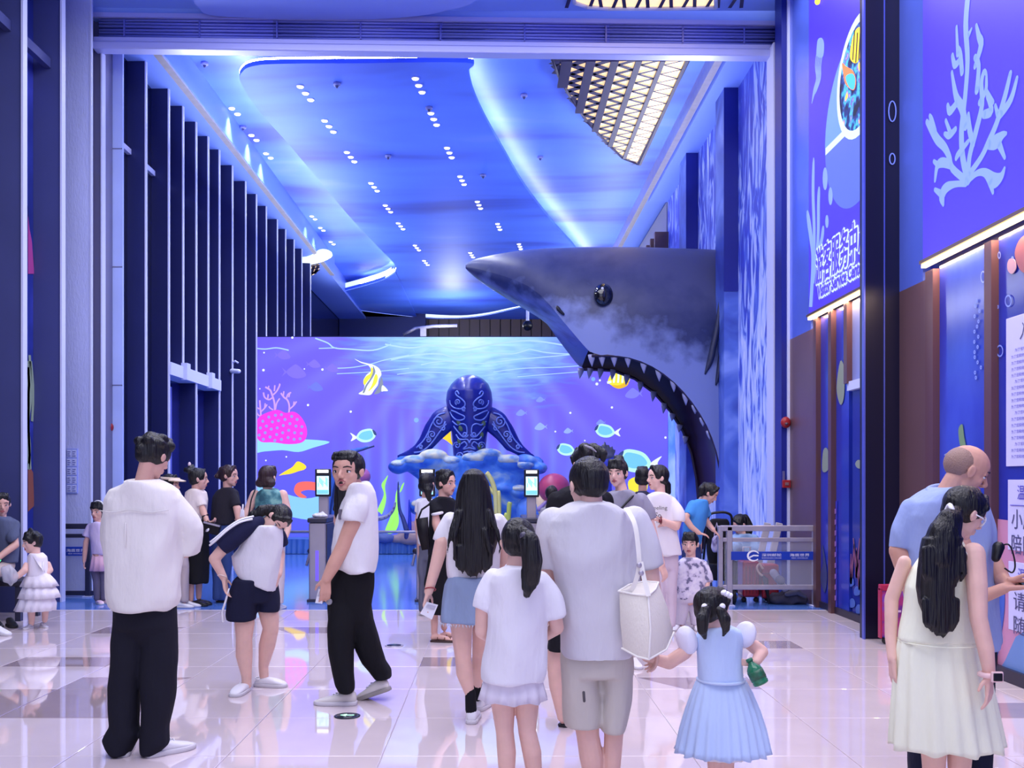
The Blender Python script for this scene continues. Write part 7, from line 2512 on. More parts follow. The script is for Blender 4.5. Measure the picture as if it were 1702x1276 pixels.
# 11 woman in grey tee
p = Person('woman in grey tee with a black crossbody strap facing left, hair pinned up', 8.0, 1036, TONE_L)
p.head(1026, 786, 44, -28, 6, hair='tied', neck=(1034, 818), fringe='bangs')
p.hair_more(lambda hb: [hb.cap(p.L(0, -.25, 1.0), p.L(.1, -.3, 1.05), .2 * p.H, .14 * p.H, 8)])
p.limb([(1034, 818), (1036, 860), (1036, 960)], [8, 24, 24])
p.arm([(1064, 832), (1077, 866), (1088, 902), (1100, 938)], [12, 10.5, 8.5, 6])
p.hand((1100, 938), (.3, -.1, -1), (-.4, .6, 0), thumb=-1, curl=.5, size=.17)
p.arm([(1008, 832), (1000, 866, -.05), (1008, 890, -.18)], [11, 9, 6])
p.hand((1008, 890, -.18), (.5, -.2, .4), (.2, .8, .2), curl=.5, size=.17)
p.wear('shirt', cloth('mid_grey', (146, 144, 160)), [(814, 1018, 1046), (820, 1008, 1062), (830, 1003, 1072), (850, 1003, 1074), (885, 1006, 1072), (930, 1008, 1068), (970, 1008, 1064)], .13, [([(1064, 830), (1074, 850), (1078, 864)], [13, 14, 13]), ([(1008, 830), (1002, 850), (1000, 862)], [12, 13, 12])])
mb = MB()
mb.tube([p.w(q) for q in smooth_pts([(1056, 818, -.08), (1046, 826, -.13), (1034, 838, -.15), (1018, 858, -.15), (1008, 880, -.1)], 4)], .010, 6)
mb.build('bag_strap', M_black, p.root)
legs(p, 1024, 1048, 965, 1104, 14)
p.wear('trousers', cloth('beige_trousers', (190, 176, 170)), [[(960, 1009, 1063), (995, 1008, 1064)], [(990, 1009, 1036), (1092, 1014, 1034)], [(990, 1036, 1064), (1092, 1038, 1058)]], None, tmin=.09)
p.shoe(1024, -10, .24)
p.shoe(1048, 10, .24)
p.done()

# 12 girl with printed tee
p = Person('girl in white printed tee with low ponytail facing left', 9.6, 1104, TONE_L)
p.head(1092, 794, 40, -72, 2, hair='tied', neck=(1097, 822))
p.tail([(1104, 796, .05), (1110, 806, .05), (1112, 818, .04), (1108, 824, .03)], [6, 7, 5, 2])
p.limb([(1097, 822), (1100, 860), (1104, 915)], [6, 18, 18])
p.arm([(1116, 838, -.08), (1123, 862, -.1), (1120, 874, -.12), (1092, 863, -.2)], [9, 8, 7, 5])
p.hand((1092, 863, -.2), (-1, -.1, .1), (0, .3, 1), thumb=-1, curl=.5, size=.16)
p.arm([(1082, 838, .1), (1078, 866, .05), (1090, 876, -.1)], [8, 7, 5])
p.hand((1090, 876, -.1), (.8, -.2, .2), (0, .3, 1), curl=.5, size=.16)
M_ft = cloth('white_print_tee', (230, 226, 232))
p.wear('shirt', M_ft, [(818, 1086, 1106), (823, 1076, 1116), (832, 1071, 1122), (855, 1071, 1124), (885, 1072, 1126), (912, 1073, 1130), (922, 1076, 1132)], .14, [([(1114, 834, -.05), (1123, 852, -.09), (1124, 866, -.1)], [10, 12, 11]), ([(1082, 834, .08), (1076, 854, .06)], [9, 10])])
for i, (w_, x0, x1, y) in enumerate((('Feeling', 1077, 1104, 848), ('So', 1084, 1094, 859), ('happiness', 1086, 1108, 869))):
    a, b = p.w((x0, y, -.176)), p.w((x1, y, -.166))
    text('lettering', w_, a, b - a, (0, 0, .05 if i < 2 else .035), M_black, p.root, .003)
mb = MB()
mb.tube([p.w((1093 + 1.5 * math.cos(q), 863 + 5.5 * math.sin(q), -.2 + .03 * math.cos(q))) for q in np.linspace(0, 6.283, 14)], .009, 6)
MB().box(p.w((1091, 864, -.235)), (.03, .02, .035)).build('watch_case', mat('watch_red', (110, 30, 40), .3), p.root)
mb.build('watch_strap', mat('watch_red', (110, 30, 40)), p.root)
legs(p, 1098, 1114, 918, 1050, 10)
p.wear('trousers', cloth('pale_pink', (206, 190, 204)), [[(915, 1080, 1128), (945, 1080, 1128)], [(940, 1082, 1106), (1040, 1088, 1106)], [(940, 1104, 1127), (1040, 1106, 1122)]], None, tmin=.09)
p.shoe(1104, -80, .23)
p.shoe(1118, -85, .23, dd=.1)
p.done()

# 29 hidden person behind
p = Person('person with dark hair just behind the printed tee girl\'s face', 11.2, 1068)
p.head(1068, 792, 32, 175, 0, hair='bob', neck=(1068, 818))
p.limb([(1068, 818), (1068, 870), (1068, 910)], [6, 13, 13])
for sx in (-1, 1):
    p.arm([(1068 + sx * 14, 826), (1068 + sx * 15, 858), (1068 + sx * 10, 880, .12)], [6, 5.5, 4])
    p.hand((1068 + sx * 10, 880, .12), (0, .3, -1), (-sx, 0, 0), size=.16)
p.wear('shirt', cloth('dark_far', (50, 52, 74)), [(815, 1062, 1074), (822, 1054, 1082), (850, 1053, 1083), (900, 1055, 1081), (915, 1056, 1080)], .12, [([(1055, 826), (1053, 846)], [7, 7]), ([(1081, 826), (1083, 846)], [7, 7])])
legs(p, 1062, 1075, 905, 1016, 8)
p.wear('trousers', cloth('grey_far', (90, 92, 110)), [[(908, 1055, 1081), (935, 1055, 1081)], [(930, 1055, 1067), (1008, 1057, 1067)], [(930, 1069, 1081), (1008, 1070, 1079)]], None, tmin=.07)
p.shoe(1062, 180, .24)
p.shoe(1075, 180, .24)
p.done()

# 13 small boy
p = Person('small boy in lilac patterned shirt and pale trousers beside the printed tee girl', 9.9, 1144, TONE_L)
p.head(1147, 904, 37, -22, 4, hair='short', neck=(1148, 930), fringe='bangs')
p.hair_more(lambda hb: [hb.cap(p.L(x, .18, .96), p.L(x * 1.15, .36 - abs(x) * .3, .74), .10 * p.H, .05 * p.H, 8) for x in (-.2, -.1, 0, .1, .2)])
p.limb([(1148, 930), (1148, 955), (1146, 990)], [5, 17, 17])
p.arm([(1128, 942), (1116, 948, -.03), (1106, 946, -.03), (1103, 940, -.03)], [8, 7, 5, 4])
p.hand((1103, 940, -.03), (-.2, 0, 1), (1, 0, 0), size=.10)
p.arm([(1168, 942), (1175, 964), (1172, 984, -.05)], [8, 6, 4.5])
p.hand((1172, 984, -.05), (-.1, 0, -1), (-1, 0, 0), size=.11)
M_pat = ramp_mat('lilac_print', [(0.40, (110, 108, 140)), (0.48, (206, 200, 224)), (0.62, (226, 222, 236))], scale=16, rough=.8, detail=3)
p.wear('shirt', M_pat, [(926, 1140, 1158), (931, 1128, 1168), (944, 1122, 1174), (970, 1120, 1174), (994, 1122, 1170)], .11, [([(1128, 940), (1118, 946, -.02), (1108, 948, -.03)], [9, 10, 9]), ([(1167, 940), (1174, 956), (1176, 967)], [9, 9.5, 9])], fold=.006)
legs(p, 1134, 1156, 985, 1046, 9)
p.wear('trousers', cloth('pale_trousers', (206, 198, 214)), [[(985, 1122, 1170), (1000, 1121, 1169)], [(995, 1120, 1146), (1020, 1119, 1142), (1038, 1120, 1138)], [(995, 1146, 1169), (1020, 1146, 1166), (1038, 1148, 1163)]], None, tmin=.07)
p.shoe(1128, -30, .17)
p.shoe(1156, 0, .17)
p.done()

# 14 woman in blue top leaning over the stroller
p = Person('woman in bright blue top leaning right over the stroller', 11.3, 1150, TONE)
p.head(1180, 820, 32, 70, 34, hair='tied', neck=(1166, 834))
p.tail([(1172, 806), (1166, 812, -.04), (1163, 822, -.05)], [6, 7, 4])
p.limb([(1166, 834), (1158, 860), (1150, 895)], [6, 14, 14])
p.arm([(1146, 842, -.1), (1135, 860, -.14), (1144, 874, -.16), (1156, 884, -.18)], [7, 6, 5, 4])
p.hand((1156, 884, -.18), (1, 0, -.3), (0, .2, -1), size=.16)
p.arm([(1170, 845, .1), (1178, 870, .05), (1184, 880, -.05)], [7, 5.5, 4])
p.hand((1184, 880, -.05), (.6, 0, -.6), (0, .2, -1), size=.16)
p.wear('shirt', cloth('bright_blue', (70, 140, 214)), [(830, 1158, 1174), (836, 1146, 1178), (848, 1140, 1178), (870, 1136, 1172), (892, 1134, 1166), (904, 1134, 1164)], .13, [([(1150, 840, -.06), (1140, 856, -.12)], [9, 9]), ([(1172, 844, .06), (1178, 858, .08)], [8, 8])])
legs(p, 1142, 1158, 900, 1012, 9)
p.wear('trousers', cloth('jeans_dark', (44, 56, 106)), [[(898, 1134, 1164), (925, 1134, 1166)], [(920, 1134, 1150), (1008, 1136, 1149)], [(920, 1150, 1166), (1008, 1151, 1164)]], None, tmin=.08)
p.shoe(1142, 80, .24, m=M_shoeb, sole=M_soleb)
p.shoe(1158, 80, .24, m=M_shoeb, sole=M_soleb, dd=.1)
p.done()


# seated people
def seated(label, d, x, head, tone, shirt_m, trouser_m, srows, yaw, knee, foot, hips, shoe_m, shoe_yaw, hair='short', hm=None, arms=(), extra_tail=None, sit_thick=.13):
    p = Person(label, d, x, tone)
    p.head(*head, hair=hair, hm=hm)
    p.limb([(srows[0][1] / 2 + srows[0][2] / 2, srows[0][0]), ((srows[-1][1] + srows[-1][2]) / 2, srows[-1][0])], [7, 14])
    for pts, rad, hd, nr in arms:
        p.arm(pts, rad)
        p.hand(pts[-1], hd, nr, size=.17, curl=.5)
    p.wear('shirt', shirt_m, srows, sit_thick, [([a[0], ((a[0][0] + a[1][0]) / 2, (a[0][1] + a[1][1]) / 2 + 3) + tuple(a[1][2:]), (a[0][0] * .25 + a[1][0] * .75, a[0][1] * .25 + a[1][1] * .75) + tuple(a[1][2:])], [9, 10, 9]) for a, _, _, _ in arms])
    for k_, f_, h_ in zip(knee, foot, hips):
        p.limb([h_, k_, f_], [9, 8, 5])
    p.wear('trousers', trouser_m, None, None, [([h_, k_], [11.5, 10.5]) for h_, k_ in zip(hips, knee)] + [([k_, ((k_[0] + f_[0]) / 2, (k_[1] + f_[1]) / 2, (k_[2] + f_[2]) / 2), (f_[0], f_[1] - 3, f_[2])], [10.5, 9.5, 8.5]) for k_, f_ in zip(knee, foot)])
    for f_ in foot:
        p.shoe(f_[0] - 4, shoe_yaw, .26, m=shoe_m, sole=M_soleb if shoe_m is M_shoeb else M_sole, dd=f_[2])
    if extra_tail:
        p.tail(*extra_tail)
    p.done()
    return p


p = seated('seated man in slate grey shirt and beige trousers holding a green phone, far left', 10.55, 2, (3, 838, 36, 32, 8), TONE, cloth('slate_shirt', (84, 92, 120)), cloth('beige_seat', (186, 170, 164)),
           [(858, -8, 14), (864, -18, 26), (880, -20, 30), (905, -19, 30), (935, -17, 28)], 30, [(17, 948, -.42), (-10, 950, -.42)], [(18, 1018, -.38), (-6, 1018, -.40)], [(12, 940, .02), (-12, 940, .02)], M_shoeb, 40,
           arms=[([(24, 872, 0), (31, 905, -.08), (14, 928, -.3)], [7, 6.5, 4.5], (-.6, -.4, .1), (0, .2, -1)), ([(-16, 872, 0), (-24, 905, -.08), (-4, 932, -.3)], [7, 6.5, 4.5], (.6, -.4, .1), (0, .2, -1))])
t = thing('phone', p.w((20, 928, -.36)), 'phone with a green screen in the seated man\'s hands', 'phone')
c = p.w((20, 928, -.40))
Rm = Matrix.Rotation(math.radians(8), 3, 'Y') @ Matrix.Rotation(math.radians(40), 3, 'X')
MB().box(c, (.16, .08, .01), R=Rm).build('phone_body', M_black, t, bevel=.003)
MB().box(c + Rm @ V((0, 0, .006)), (.15, .07, .001), R=Rm).build('screen', mat('phone_green', (60, 180, 120), .2, emit=(90, 220, 150), estr=.8), t, smooth=False)
bench = thing('bench', V((-5.45, 10.7, 0)), 'low dark waiting bench at the far left edge under the seated pair', 'bench')
MB().bx(-5.8, -5.1, 10.45, 10.95, .38, .44).build('seat', mat('bench_dark', (44, 42, 56), .5), bench, bevel=.015)
for x in (-5.75, -5.2):
    for y in (10.5, 10.9):
        MB().bx(x - .03, x + .03, y - .03, y + .03, 0, .38).build('leg', M_railgrey, bench, smooth=False)
seated('seated person in pale jeans at the very left edge, knee and shoe in view', 9.75, -44, (-40, 838, 36, 60, 6), TONE, cloth('white_far', (220, 220, 230)), cloth('pale_jeans', (150, 166, 206)),
       [(858, -52, -30), (866, -62, -20), (905, -62, -18), (935, -60, -20)], 60, [(-6, 966, -.2), (-28, 966, -.3)], [(-6, 1042, -.15), (-30, 1042, -.25)], [(-32, 945, .1), (-46, 945, .0)], M_shoew, 60,
       arms=[([(-22, 874, 0), (-16, 910, -.05), (-14, 945, -.25)], [7, 6.5, 4.5], (.5, -.4, -.2), (0, .2, -1)), ([(-52, 874, 0), (-58, 910, -.05), (-40, 940, -.25)], [7, 6.5, 4.5], (.6, -.4, .1), (0, .2, -1))])
p = seated('long haired person sitting behind the right railing, head bowed to the left', 13.0, 1236, (1229, 872, 31, -70, 30), TONE, cloth('sky_white', (150, 180, 222), var=.25), cloth('black_wide', (20, 20, 26)),
           [(886, 1228, 1244), (892, 1222, 1256), (910, 1220, 1260), (935, 1222, 1258)], -60, [(1216, 940, -.15), (1224, 944, -.35)], [(1214, 982, -.15), (1222, 985, -.32)], [(1244, 942, .05), (1246, 942, -.1)], M_shoew, -60, hair='long',
           arms=[([(1252, 896, -.05), (1254, 915, -.1), (1236, 928, -.25)], [5.5, 5, 3.5], (-.7, -.3, 0), (0, .2, -1)), ([(1224, 896, .05), (1218, 915, -.1), (1212, 925, -.2)], [5.5, 5, 3.5], (-.7, -.3, 0), (0, .2, -1))],
           extra_tail=([(1238, 862, 0), (1244, 876, -.02), (1242, 892, -.06)], [8, 8, 4]))
st_ = thing('stool', V((p.w((1246, 0)).x, 13.0, 0)), 'small dark stool under the person behind the right railing', 'stool')
MB().bx(p.w((1246, 0)).x - .2, p.w((1246, 0)).x + .2, 12.85, 13.25, .30, .35).build('seat', mat('bench_dark', (44, 42, 56)), st_, bevel=.01)
for a in (-.16, .16):
    for b in (12.9, 13.2):
        MB().bx(p.w((1246, 0)).x + a - .02, p.w((1246, 0)).x + a + .02, b - .02, b + .02, 0, .30).build('leg', M_railgrey, st_, smooth=False)

# 20 toddler in tiered white dress
p = Person('toddler girl in white three tier dress with tiny pigtails, far left', 10.0, 60, TONE_L)
p.head(53, 901, 34, -55, 10, hair='tied', neck=(59, 922), fringe='bangs')
p.tail([(62, 890, -.05), (68, 892, -.08), (70, 900, -.08)], [4, 5, 2])
p.tail([(50, 886, 0), (52, 880, -.02), (56, 882, -.03)], [3, 4, 2])
p.limb([(59, 922), (62, 945), (64, 990)], [5, 11, 14])
p.arm([(50, 930, -.08), (50, 946, -.12), (42, 955, -.16), (35, 956, -.18)], [6, 6, 5, 4])
p.hand((35, 956, -.18), (-1, 0, 0), (0, .3, -1), size=.09)
p.arm([(76, 930, .05), (80, 948, .04), (72, 960, -.05)], [6, 5.5, 4])
p.hand((72, 960, -.05), (-.6, -.3, -.6), (0, .3, -1), size=.09)
p.limb([(53, 1000, -.02), (54, 1020, -.02), (54, 1036, -.02)], [7, 6, 4.5])
p.limb([(70, 1000, .06), (71, 1015, .06), (70, 1032, .06)], [7, 6, 4.5])
M_wd = cloth('white_dress', (232, 226, 234))
p.wear('bodice', M_wd, [(919, 52, 68), (925, 48, 76), (940, 48, 78), (958, 46, 80)], .10, fold=.003)
p.pleated('skirt_tier', M_wd, [(952, 46, 80), (964, 40, 90), (974, 36, 95)], 11, .06)
p.pleated('skirt_tier', M_wd, [(968, 42, 86), (982, 36, 95), (993, 32, 98)], 12, .06)
p.pleated('skirt_tier', M_wd, [(985, 38, 86), (1002, 31, 92), (1014, 26, 90)], 13, .06)
poly([p.w(q) for q in ((62, 923, -.10), (74, 924, -.02), (78, 944, -.08), (80, 950, -.08), (74, 938, -.12))], .01, (0, -1, 0)).build('collar', M_wd, p.root)
p.shoe(54, -10, .14, m=mat('shoe_silver', (190, 188, 200), .3, .3))
p.shoe(68, 50, .14, dd=.08, m=mat('shoe_silver', (190, 188, 200)))
p.done()
t = thing('plastic_bag', p.w((32, 962, -.2)), 'crumpled clear plastic bag held by the toddler in the tiered dress', 'bag')
mb = MB()
mb.ell(p.w((32, 952, -.2)), ((.07, 0, .03), (0, .06, 0), (-.04, 0, .10)), 14, 9)
mb.build('bag_film', mat('film', (206, 206, 216), .15, alpha=.55, spec=.7), t, vox=.012, sm=1, fold=folds(.018, 40, 60, 2))
mb = MB()
mb.ell(p.w((32, 956, -.2)), ((.04, 0, 0), (0, .04, 0), (0, 0, .05)), 10, 7)
mb.build('contents', mat('bag_stuff', (180, 176, 190), .5, var=.3, vscale=40), t, vox=.012, sm=1, fold=folds(.012, 50, 60, 2))

# 21 girl in lilac tee and pink skirt
p = Person('girl in lilac tee, pink ruffled skirt and white headband by the left railing', 12.0, 164, TONE)
p.head(163, 850, 31, -14, 4, hair='bob', neck=(165, 870))
mb = MB()
mb.tube([p.L(.40 * math.cos(q), -.02, .62 + .46 * math.sin(q)) for q in np.linspace(.3, 2.84, 14)], .009, 6)
mb.build('headband', M_white, p.root)
p.limb([(165, 870), (166, 900), (168, 930)], [4.5, 13, 13])
p.arm([(149, 878), (143, 900), (141, 920), (140, 932)], [5, 4.5, 4, 3])
p.hand((140, 932), (0, -.1, -1), (1, 0, 0), size=.12)
p.arm([(181, 878), (187, 900), (187, 930)], [5, 4.5, 3])
p.hand((187, 930), (0, -.1, -1), (-1, 0, 0), size=.12)
p.limb([(160, 940), (162, 965), (162, 998)], [8, 6.5, 4])
p.limb([(174, 940), (174, 965), (173, 998)], [8, 6.5, 4])
p.wear('shirt', cloth('lilac_tee', (206, 192, 224)), [(867, 160, 172), (871, 150, 181), (885, 149, 183), (905, 151, 184), (921, 153, 185)], .11, [([(150, 876), (144, 892)], [7, 8]), ([(181, 876), (187, 892)], [7, 8])])
p.pleated('skirt', cloth('pink_skirt', (230, 186, 206)), [(916, 155, 184), (932, 152, 187), (948, 150, 189)], 9, .08)
mb = MB()
for a, b in (((160, 948), (162, 965)), ((162, 965), (162, 994)), ((174, 948), (174, 965)), ((174, 965), (173, 994))):
    mb.cap(p.w(a), p.w(b), .066 if a[1] < 950 else .056, .056 if a[1] < 950 else .042, 10)
mb.build('leggings', cloth('grey_leggings', (104, 98, 120)), p.root)
p.shoe(162, 40, .18, style='clog', m=mat('clog_pink', (220, 190, 214), .5))
p.shoe(173, 60, .18, style='clog', m=mat('clog_pink', (220, 190, 214)), dd=.02)
p.done()

# 22 woman with visor
p = Person('woman in a cream sun visor half hidden behind the young man in cream', 11.6, 292)
p.head(284, 806, 34, 84, 4, hair='tied', neck=(286, 828))
mb = MB()
L = p.L
for sgn in (1,):
    R = []
    for k_, (f0, u0) in enumerate(((.33, .80), (.75, .70))):
        R.append([L(.40 * math.sin(q) * (1 + .25 * k_), (f0 * math.cos(q) * (1 + .0 * k_)), u0) for q in np.linspace(-1.45, 1.45, 14)] + [L(.40 * math.sin(q) * (1 + .25 * k_), f0 * math.cos(q), u0 + .05) for q in np.linspace(1.45, -1.45, 14)])
    mb.rings(R)
mb.build('visor_brim', mat('visor_cream', (226, 206, 184), .6), p.root)
mb = MB()
mb.rings([[L(.42 * math.cos(q), .47 * math.sin(q) - .06, z) for q in np.linspace(0, 2 * math.pi, 25)[:-1]] for z in (.76, .88)])
mb.build('visor_band', mat('visor_cream', (226, 206, 184)), p.root)
p.limb([(286, 828), (288, 880), (290, 920)], [6, 13, 13])
for sx in (-1, 1):
    p.arm([(288 + sx * 15, 838), (289 + sx * 17, 870), (292 + sx * 12, 895, -.1)], [6, 5.5, 4])
    p.hand((292 + sx * 12, 895, -.1), (.2, -.2, -1), (-sx, 0, 0), size=.16)
p.wear('shirt', cloth('white_far', (220, 220, 230)), [(825, 281, 293), (832, 272, 304), (850, 270, 306), (900, 272, 306), (922, 274, 308)], .12, [([(274, 838), (271, 858)], [7, 7]), ([(302, 838), (305, 858)], [7, 7])])
legs(p, 296, 306, 915, 1008, 8)
p.wear('trousers', cloth('khaki_trousers', (178, 164, 166)), [[(915, 276, 312), (940, 278, 314)], [(935, 280, 298), (1000, 286, 300)], [(935, 298, 314), (1000, 300, 312)]], None, tmin=.07)
p.shoe(290, 85, .24)
p.shoe(302, 85, .24, dd=.1)
p.done()

# 23 woman with bun and long black skirt
p = Person('woman with curly bun, cream tee and long black skirt facing right', 11.8, 322)
p.head(331, 796, 34, 104, 4, hair='tied', neck=(326, 818))
p.hair_more(lambda hb: [hb.ell(p.L(x, y, z), (X_ * .17 * p.H, Y_ * .17 * p.H, Z_ * .15 * p.H), 10, 7) for x, y, z in ((0, -.45, 1.0), (.12, -.5, .88), (-.12, -.4, 1.05), (0, -.6, .9))])
MB().ell(p.L(0, -.5, 1.18), (X_ * .02, Y_ * .02, Z_ * .03), 8, 6).build('hair_clip', mat('clip_pale', (220, 200, 210), .4), p.root)
p.limb([(326, 818), (326, 850), (326, 880)], [5.5, 13, 13])
p.arm([(336, 828, -.08), (343, 850, -.12), (353, 868, -.2)], [7, 6, 4])
p.hand((353, 868, -.2), (.7, -.3, .1), (0, .3, 1), size=.16, curl=.6)
p.arm([(320, 828, .1), (330, 855, .12), (345, 868, .0)], [7, 6, 4])
p.hand((345, 868, 0), (.7, -.3, .1), (0, .3, 1), size=.16, curl=.6)
p.limb([(320, 950, -.04), (319, 975, -.04), (319, 996, -.04)], [7, 6, 4.5])
p.limb([(328, 950, .08), (327, 975, .08), (327, 994, .08)], [7, 6, 4.5])
p.wear('shirt', cloth('cream_far', (222, 210, 204)), [(813, 318, 334), (818, 310, 342), (830, 307, 345), (850, 309, 343), (868, 312, 340)], .13, [([(334, 826, -.06), (340, 842, -.1)], [8.5, 9]), ([(318, 826, .08), (326, 842, .1)], [8, 8])])
p.wear('skirt', cloth('black_wide', (20, 20, 26)), [(862, 311, 341), (890, 313, 345), (930, 312, 347), (969, 311, 346)], .15)
p.shoe(313, 82, .25, style='clog', m=M_shoeb, sole=M_soleb, dd=-.04)
p.shoe(320, 80, .25, style='clog', m=M_shoeb, sole=M_soleb, dd=.08)
p.done()
t = thing('handbag', p.w((361, 875, -.2)), 'small black handbag with a steel clasp held between the bun woman and the jeans woman', 'bag')
c = p.w((361, 876, -.25))
MB().box(c, (.22, .08, .13), R=Matrix.Rotation(.25, 3, 'Y')).build('bag_body', cloth('black_bag', (20, 18, 24)), t, bevel=.02)
MB().box(c + V((.02, -.045, .05)), (.2, .012, .02), R=Matrix.Rotation(.25, 3, 'Y')).build('zip', M_steel, t, smooth=False)
MB().ell(c + V((-.03, -.045, -.02)), ((.025, 0, .01), (0, .008, 0), (0, 0, .02)), 8, 6).build('clasp', mat('clasp', (220, 220, 230), .2, .6), t)
mb = MB()
mb.tube([c + V((-.1, 0, .06)), c + V((-.12, .05, .14)), c + V((-.06, .1, .16))], .01, 6)
mb.build('strap', cloth('black_bag', (20, 18, 24)), t)

# 24 woman in black tee and jeans
p = Person('woman in black tee and blue jeans with brown clipped bun facing right', 12.1, 374)
p.head(382, 791, 34, 78, 4, hair='tied', hm=M_hairb, neck=(378, 814))
p.hair_more(lambda hb: [hb.ell(p.L(x, y, z), (X_ * .16 * p.H, Y_ * .16 * p.H, Z_ * .15 * p.H), 10, 7) for x, y, z in ((0, -.55, .6), (.1, -.6, .45), (-.1, -.55, .42), (0, -.45, .8))])
MB().ell(p.L(.1, -.70, .45), (X_ * .02, Y_ * .02, Z_ * .02), 8, 6).build('hair_clip', mat('clip_pale', (220, 200, 210)), p.root)
p.limb([(378, 814), (374, 850), (372, 890)], [5.5, 15, 16])
p.arm([(390, 826, -.08), (399, 846, -.12), (402, 862, -.16)], [7.5, 7, 5])
p.hand((402, 862, -.16), (.4, -.3, -.3), (-.5, .5, 0), size=.16, curl=.6)
p.arm([(362, 826, .1), (360, 855, .12), (380, 868, .0)], [7.5, 7, 5])
p.hand((380, 868, 0), (.7, -.3, .1), (0, .3, 1), size=.16, curl=.6)
p.wear('shirt', cloth('charcoal_tee', (38, 36, 46)), [(810, 370, 388), (815, 361, 396), (826, 355, 399), (850, 352, 397), (872, 350, 394)], .14, [([(388, 824, -.06), (396, 842, -.1)], [9.5, 10]), ([(364, 824, .08), (361, 842, .1)], [9, 9])])
legs(p, 362, 374, 885, 1003, 10)
p.wear('trousers', cloth('blue_jeans', (58, 78, 130), var=.1), [[(866, 351, 394), (885, 351, 394), (910, 352, 390)], [(900, 352, 374), (950, 353, 371), (996, 354, 368)], [(900, 366, 390), (950, 366, 384), (996, 366, 380)]], None, tmin=.08)
p.shoe(360, 85, .25, m=M_shoeb, sole=M_soleb)
p.shoe(370, 80, .25, m=M_shoeb, sole=M_soleb, dd=.1)
p.done()

# 25 woman in teal blouse
p = Person('woman with brown bob and sleeveless teal floral blouse seen from behind', 11.35, 446, TONE_L)
p.head(446, 793, 36, 158, 2, hair='bob', hm=M_hairb, neck=(446, 820))
p.hair_more(lambda hb: [hb.ell(p.L(x, -.22, .22), (X_ * .22 * p.H, Y_ * .25 * p.H, Z_ * .2 * p.H), 10, 7) for x in (-.3, -.1, .12, .3)])
p.limb([(446, 820), (446, 860), (448, 900)], [6.5, 18, 18])
p.limb([(424, 822, 0), (414, 845, .0), (406, 864, -.06)], [8.5, 7.5, 5.5])
p.hand((406, 864, -.06), (-.5, -.3, -.3), (.5, .5, 0), size=.16, curl=.6)
p.limb([(470, 822), (477, 850), (480, 878, -.05), (476, 895, -.1)], [8.5, 7.5, 6, 5])
p.hand((476, 895, -.1), (-.2, -.1, -1), (-1, 0, 0), size=.16, curl=.4)
M_teal = ramp_mat('teal_floral', [(0.35, (40, 84, 96)), (0.5, (74, 128, 134)), (0.62, (120, 168, 160))], scale=9, rough=.8, detail=4)
p.wear('blouse', M_teal, [(812, 436, 458), (818, 428, 468), (830, 424, 472), (850, 423, 472), (880, 422, 473), (905, 424, 472)], .14)
mb = MB()
mb.tube([p.w(q) for q in smooth_pts([(426, 813, -.05), (423, 830, -.15), (420, 850, -.16), (416, 862, -.14)], 4)], .008, 6)
mb.build('bag_strap', M_black, p.root)
legs(p, 438, 460, 895, 1011, 11)
p.wear('trousers', cloth('cream_trousers', (206, 194, 200)), [[(890, 425, 473), (915, 424, 474)], [(910, 424, 449), (1003, 428, 448)], [(910, 449, 474), (1003, 452, 470)]], None, tmin=.09)
p.shoe(438, 175, .24)
p.shoe(460, 170, .24)
p.done()
t = thing('shoulder_bag', p.w((412, 872, -.16)), 'small black shoulder bag with a white tassel on the teal blouse woman', 'bag')
MB().box(p.w((414, 876, -.2)), (.16, .07, .14)).build('bag_body', cloth('black_bag', (20, 18, 24)), t, bevel=.02)
mb = MB()
for i in range(4):
    mb.cap(p.w((411 + i * 1.2, 846 + i * .5, -.26)), p.w((409 + i * 2, 857, -.26)), .008, .006, 6)
mb.cap(p.w((413, 838, -.25)), p.w((413, 848, -.26)), .009, .01, 6)
mb.build('tassel', M_white, t)

# 26 long-haired person behind the man looking back
p = Person('long black haired person behind the man looking back, by the left turnstile', 10.6, 574)
p.head(574, 796, 33, 165, 0, hair='long', neck=(574, 822), ears=False)
p.hairrows([(784, 566, 584), (800, 560, 588), (830, 557, 590), (855, 558, 588), (870, 564, 582)], .08, -.1)
p.limb([(574, 822), (574, 870), (574, 910)], [6, 13, 13])
for sx in (-1, 1):
    p.arm([(574 + sx * 13, 832), (574 + sx * 15, 865), (574 + sx * 11, 890, .1)], [6, 5.5, 4])
    p.hand((574 + sx * 11, 890, .1), (0, .3, -1), (-sx, 0, 0), size=.16)
p.wear('shirt', cloth('black_far', (30, 30, 40)), [(820, 568, 580), (827, 561, 588), (850, 560, 589), (910, 561, 588), (920, 562, 587)], .12, [([(562, 832), (559, 850)], [6.5, 7]), ([(586, 832), (589, 850)], [6.5, 7])])
legs(p, 568, 581, 910, 1027, 8)
p.wear('trousers', cloth('black_wide', (20, 20, 26)), [[(912, 561, 588), (940, 561, 588)], [(935, 561, 573), (1016, 563, 573)], [(935, 575, 588), (1016, 576, 586)]], None, tmin=.07)
p.shoe(568, 180, .24, m=M_shoeb, sole=M_soleb)
p.shoe(581, 180, .24, m=M_shoeb, sole=M_soleb)
p.done()
# ================================================================== stroller, luggage and small things
d = 12.17


def q(px, py, dd=0.0):
    v = W(px, py, d)
    v.y += dd
    return v


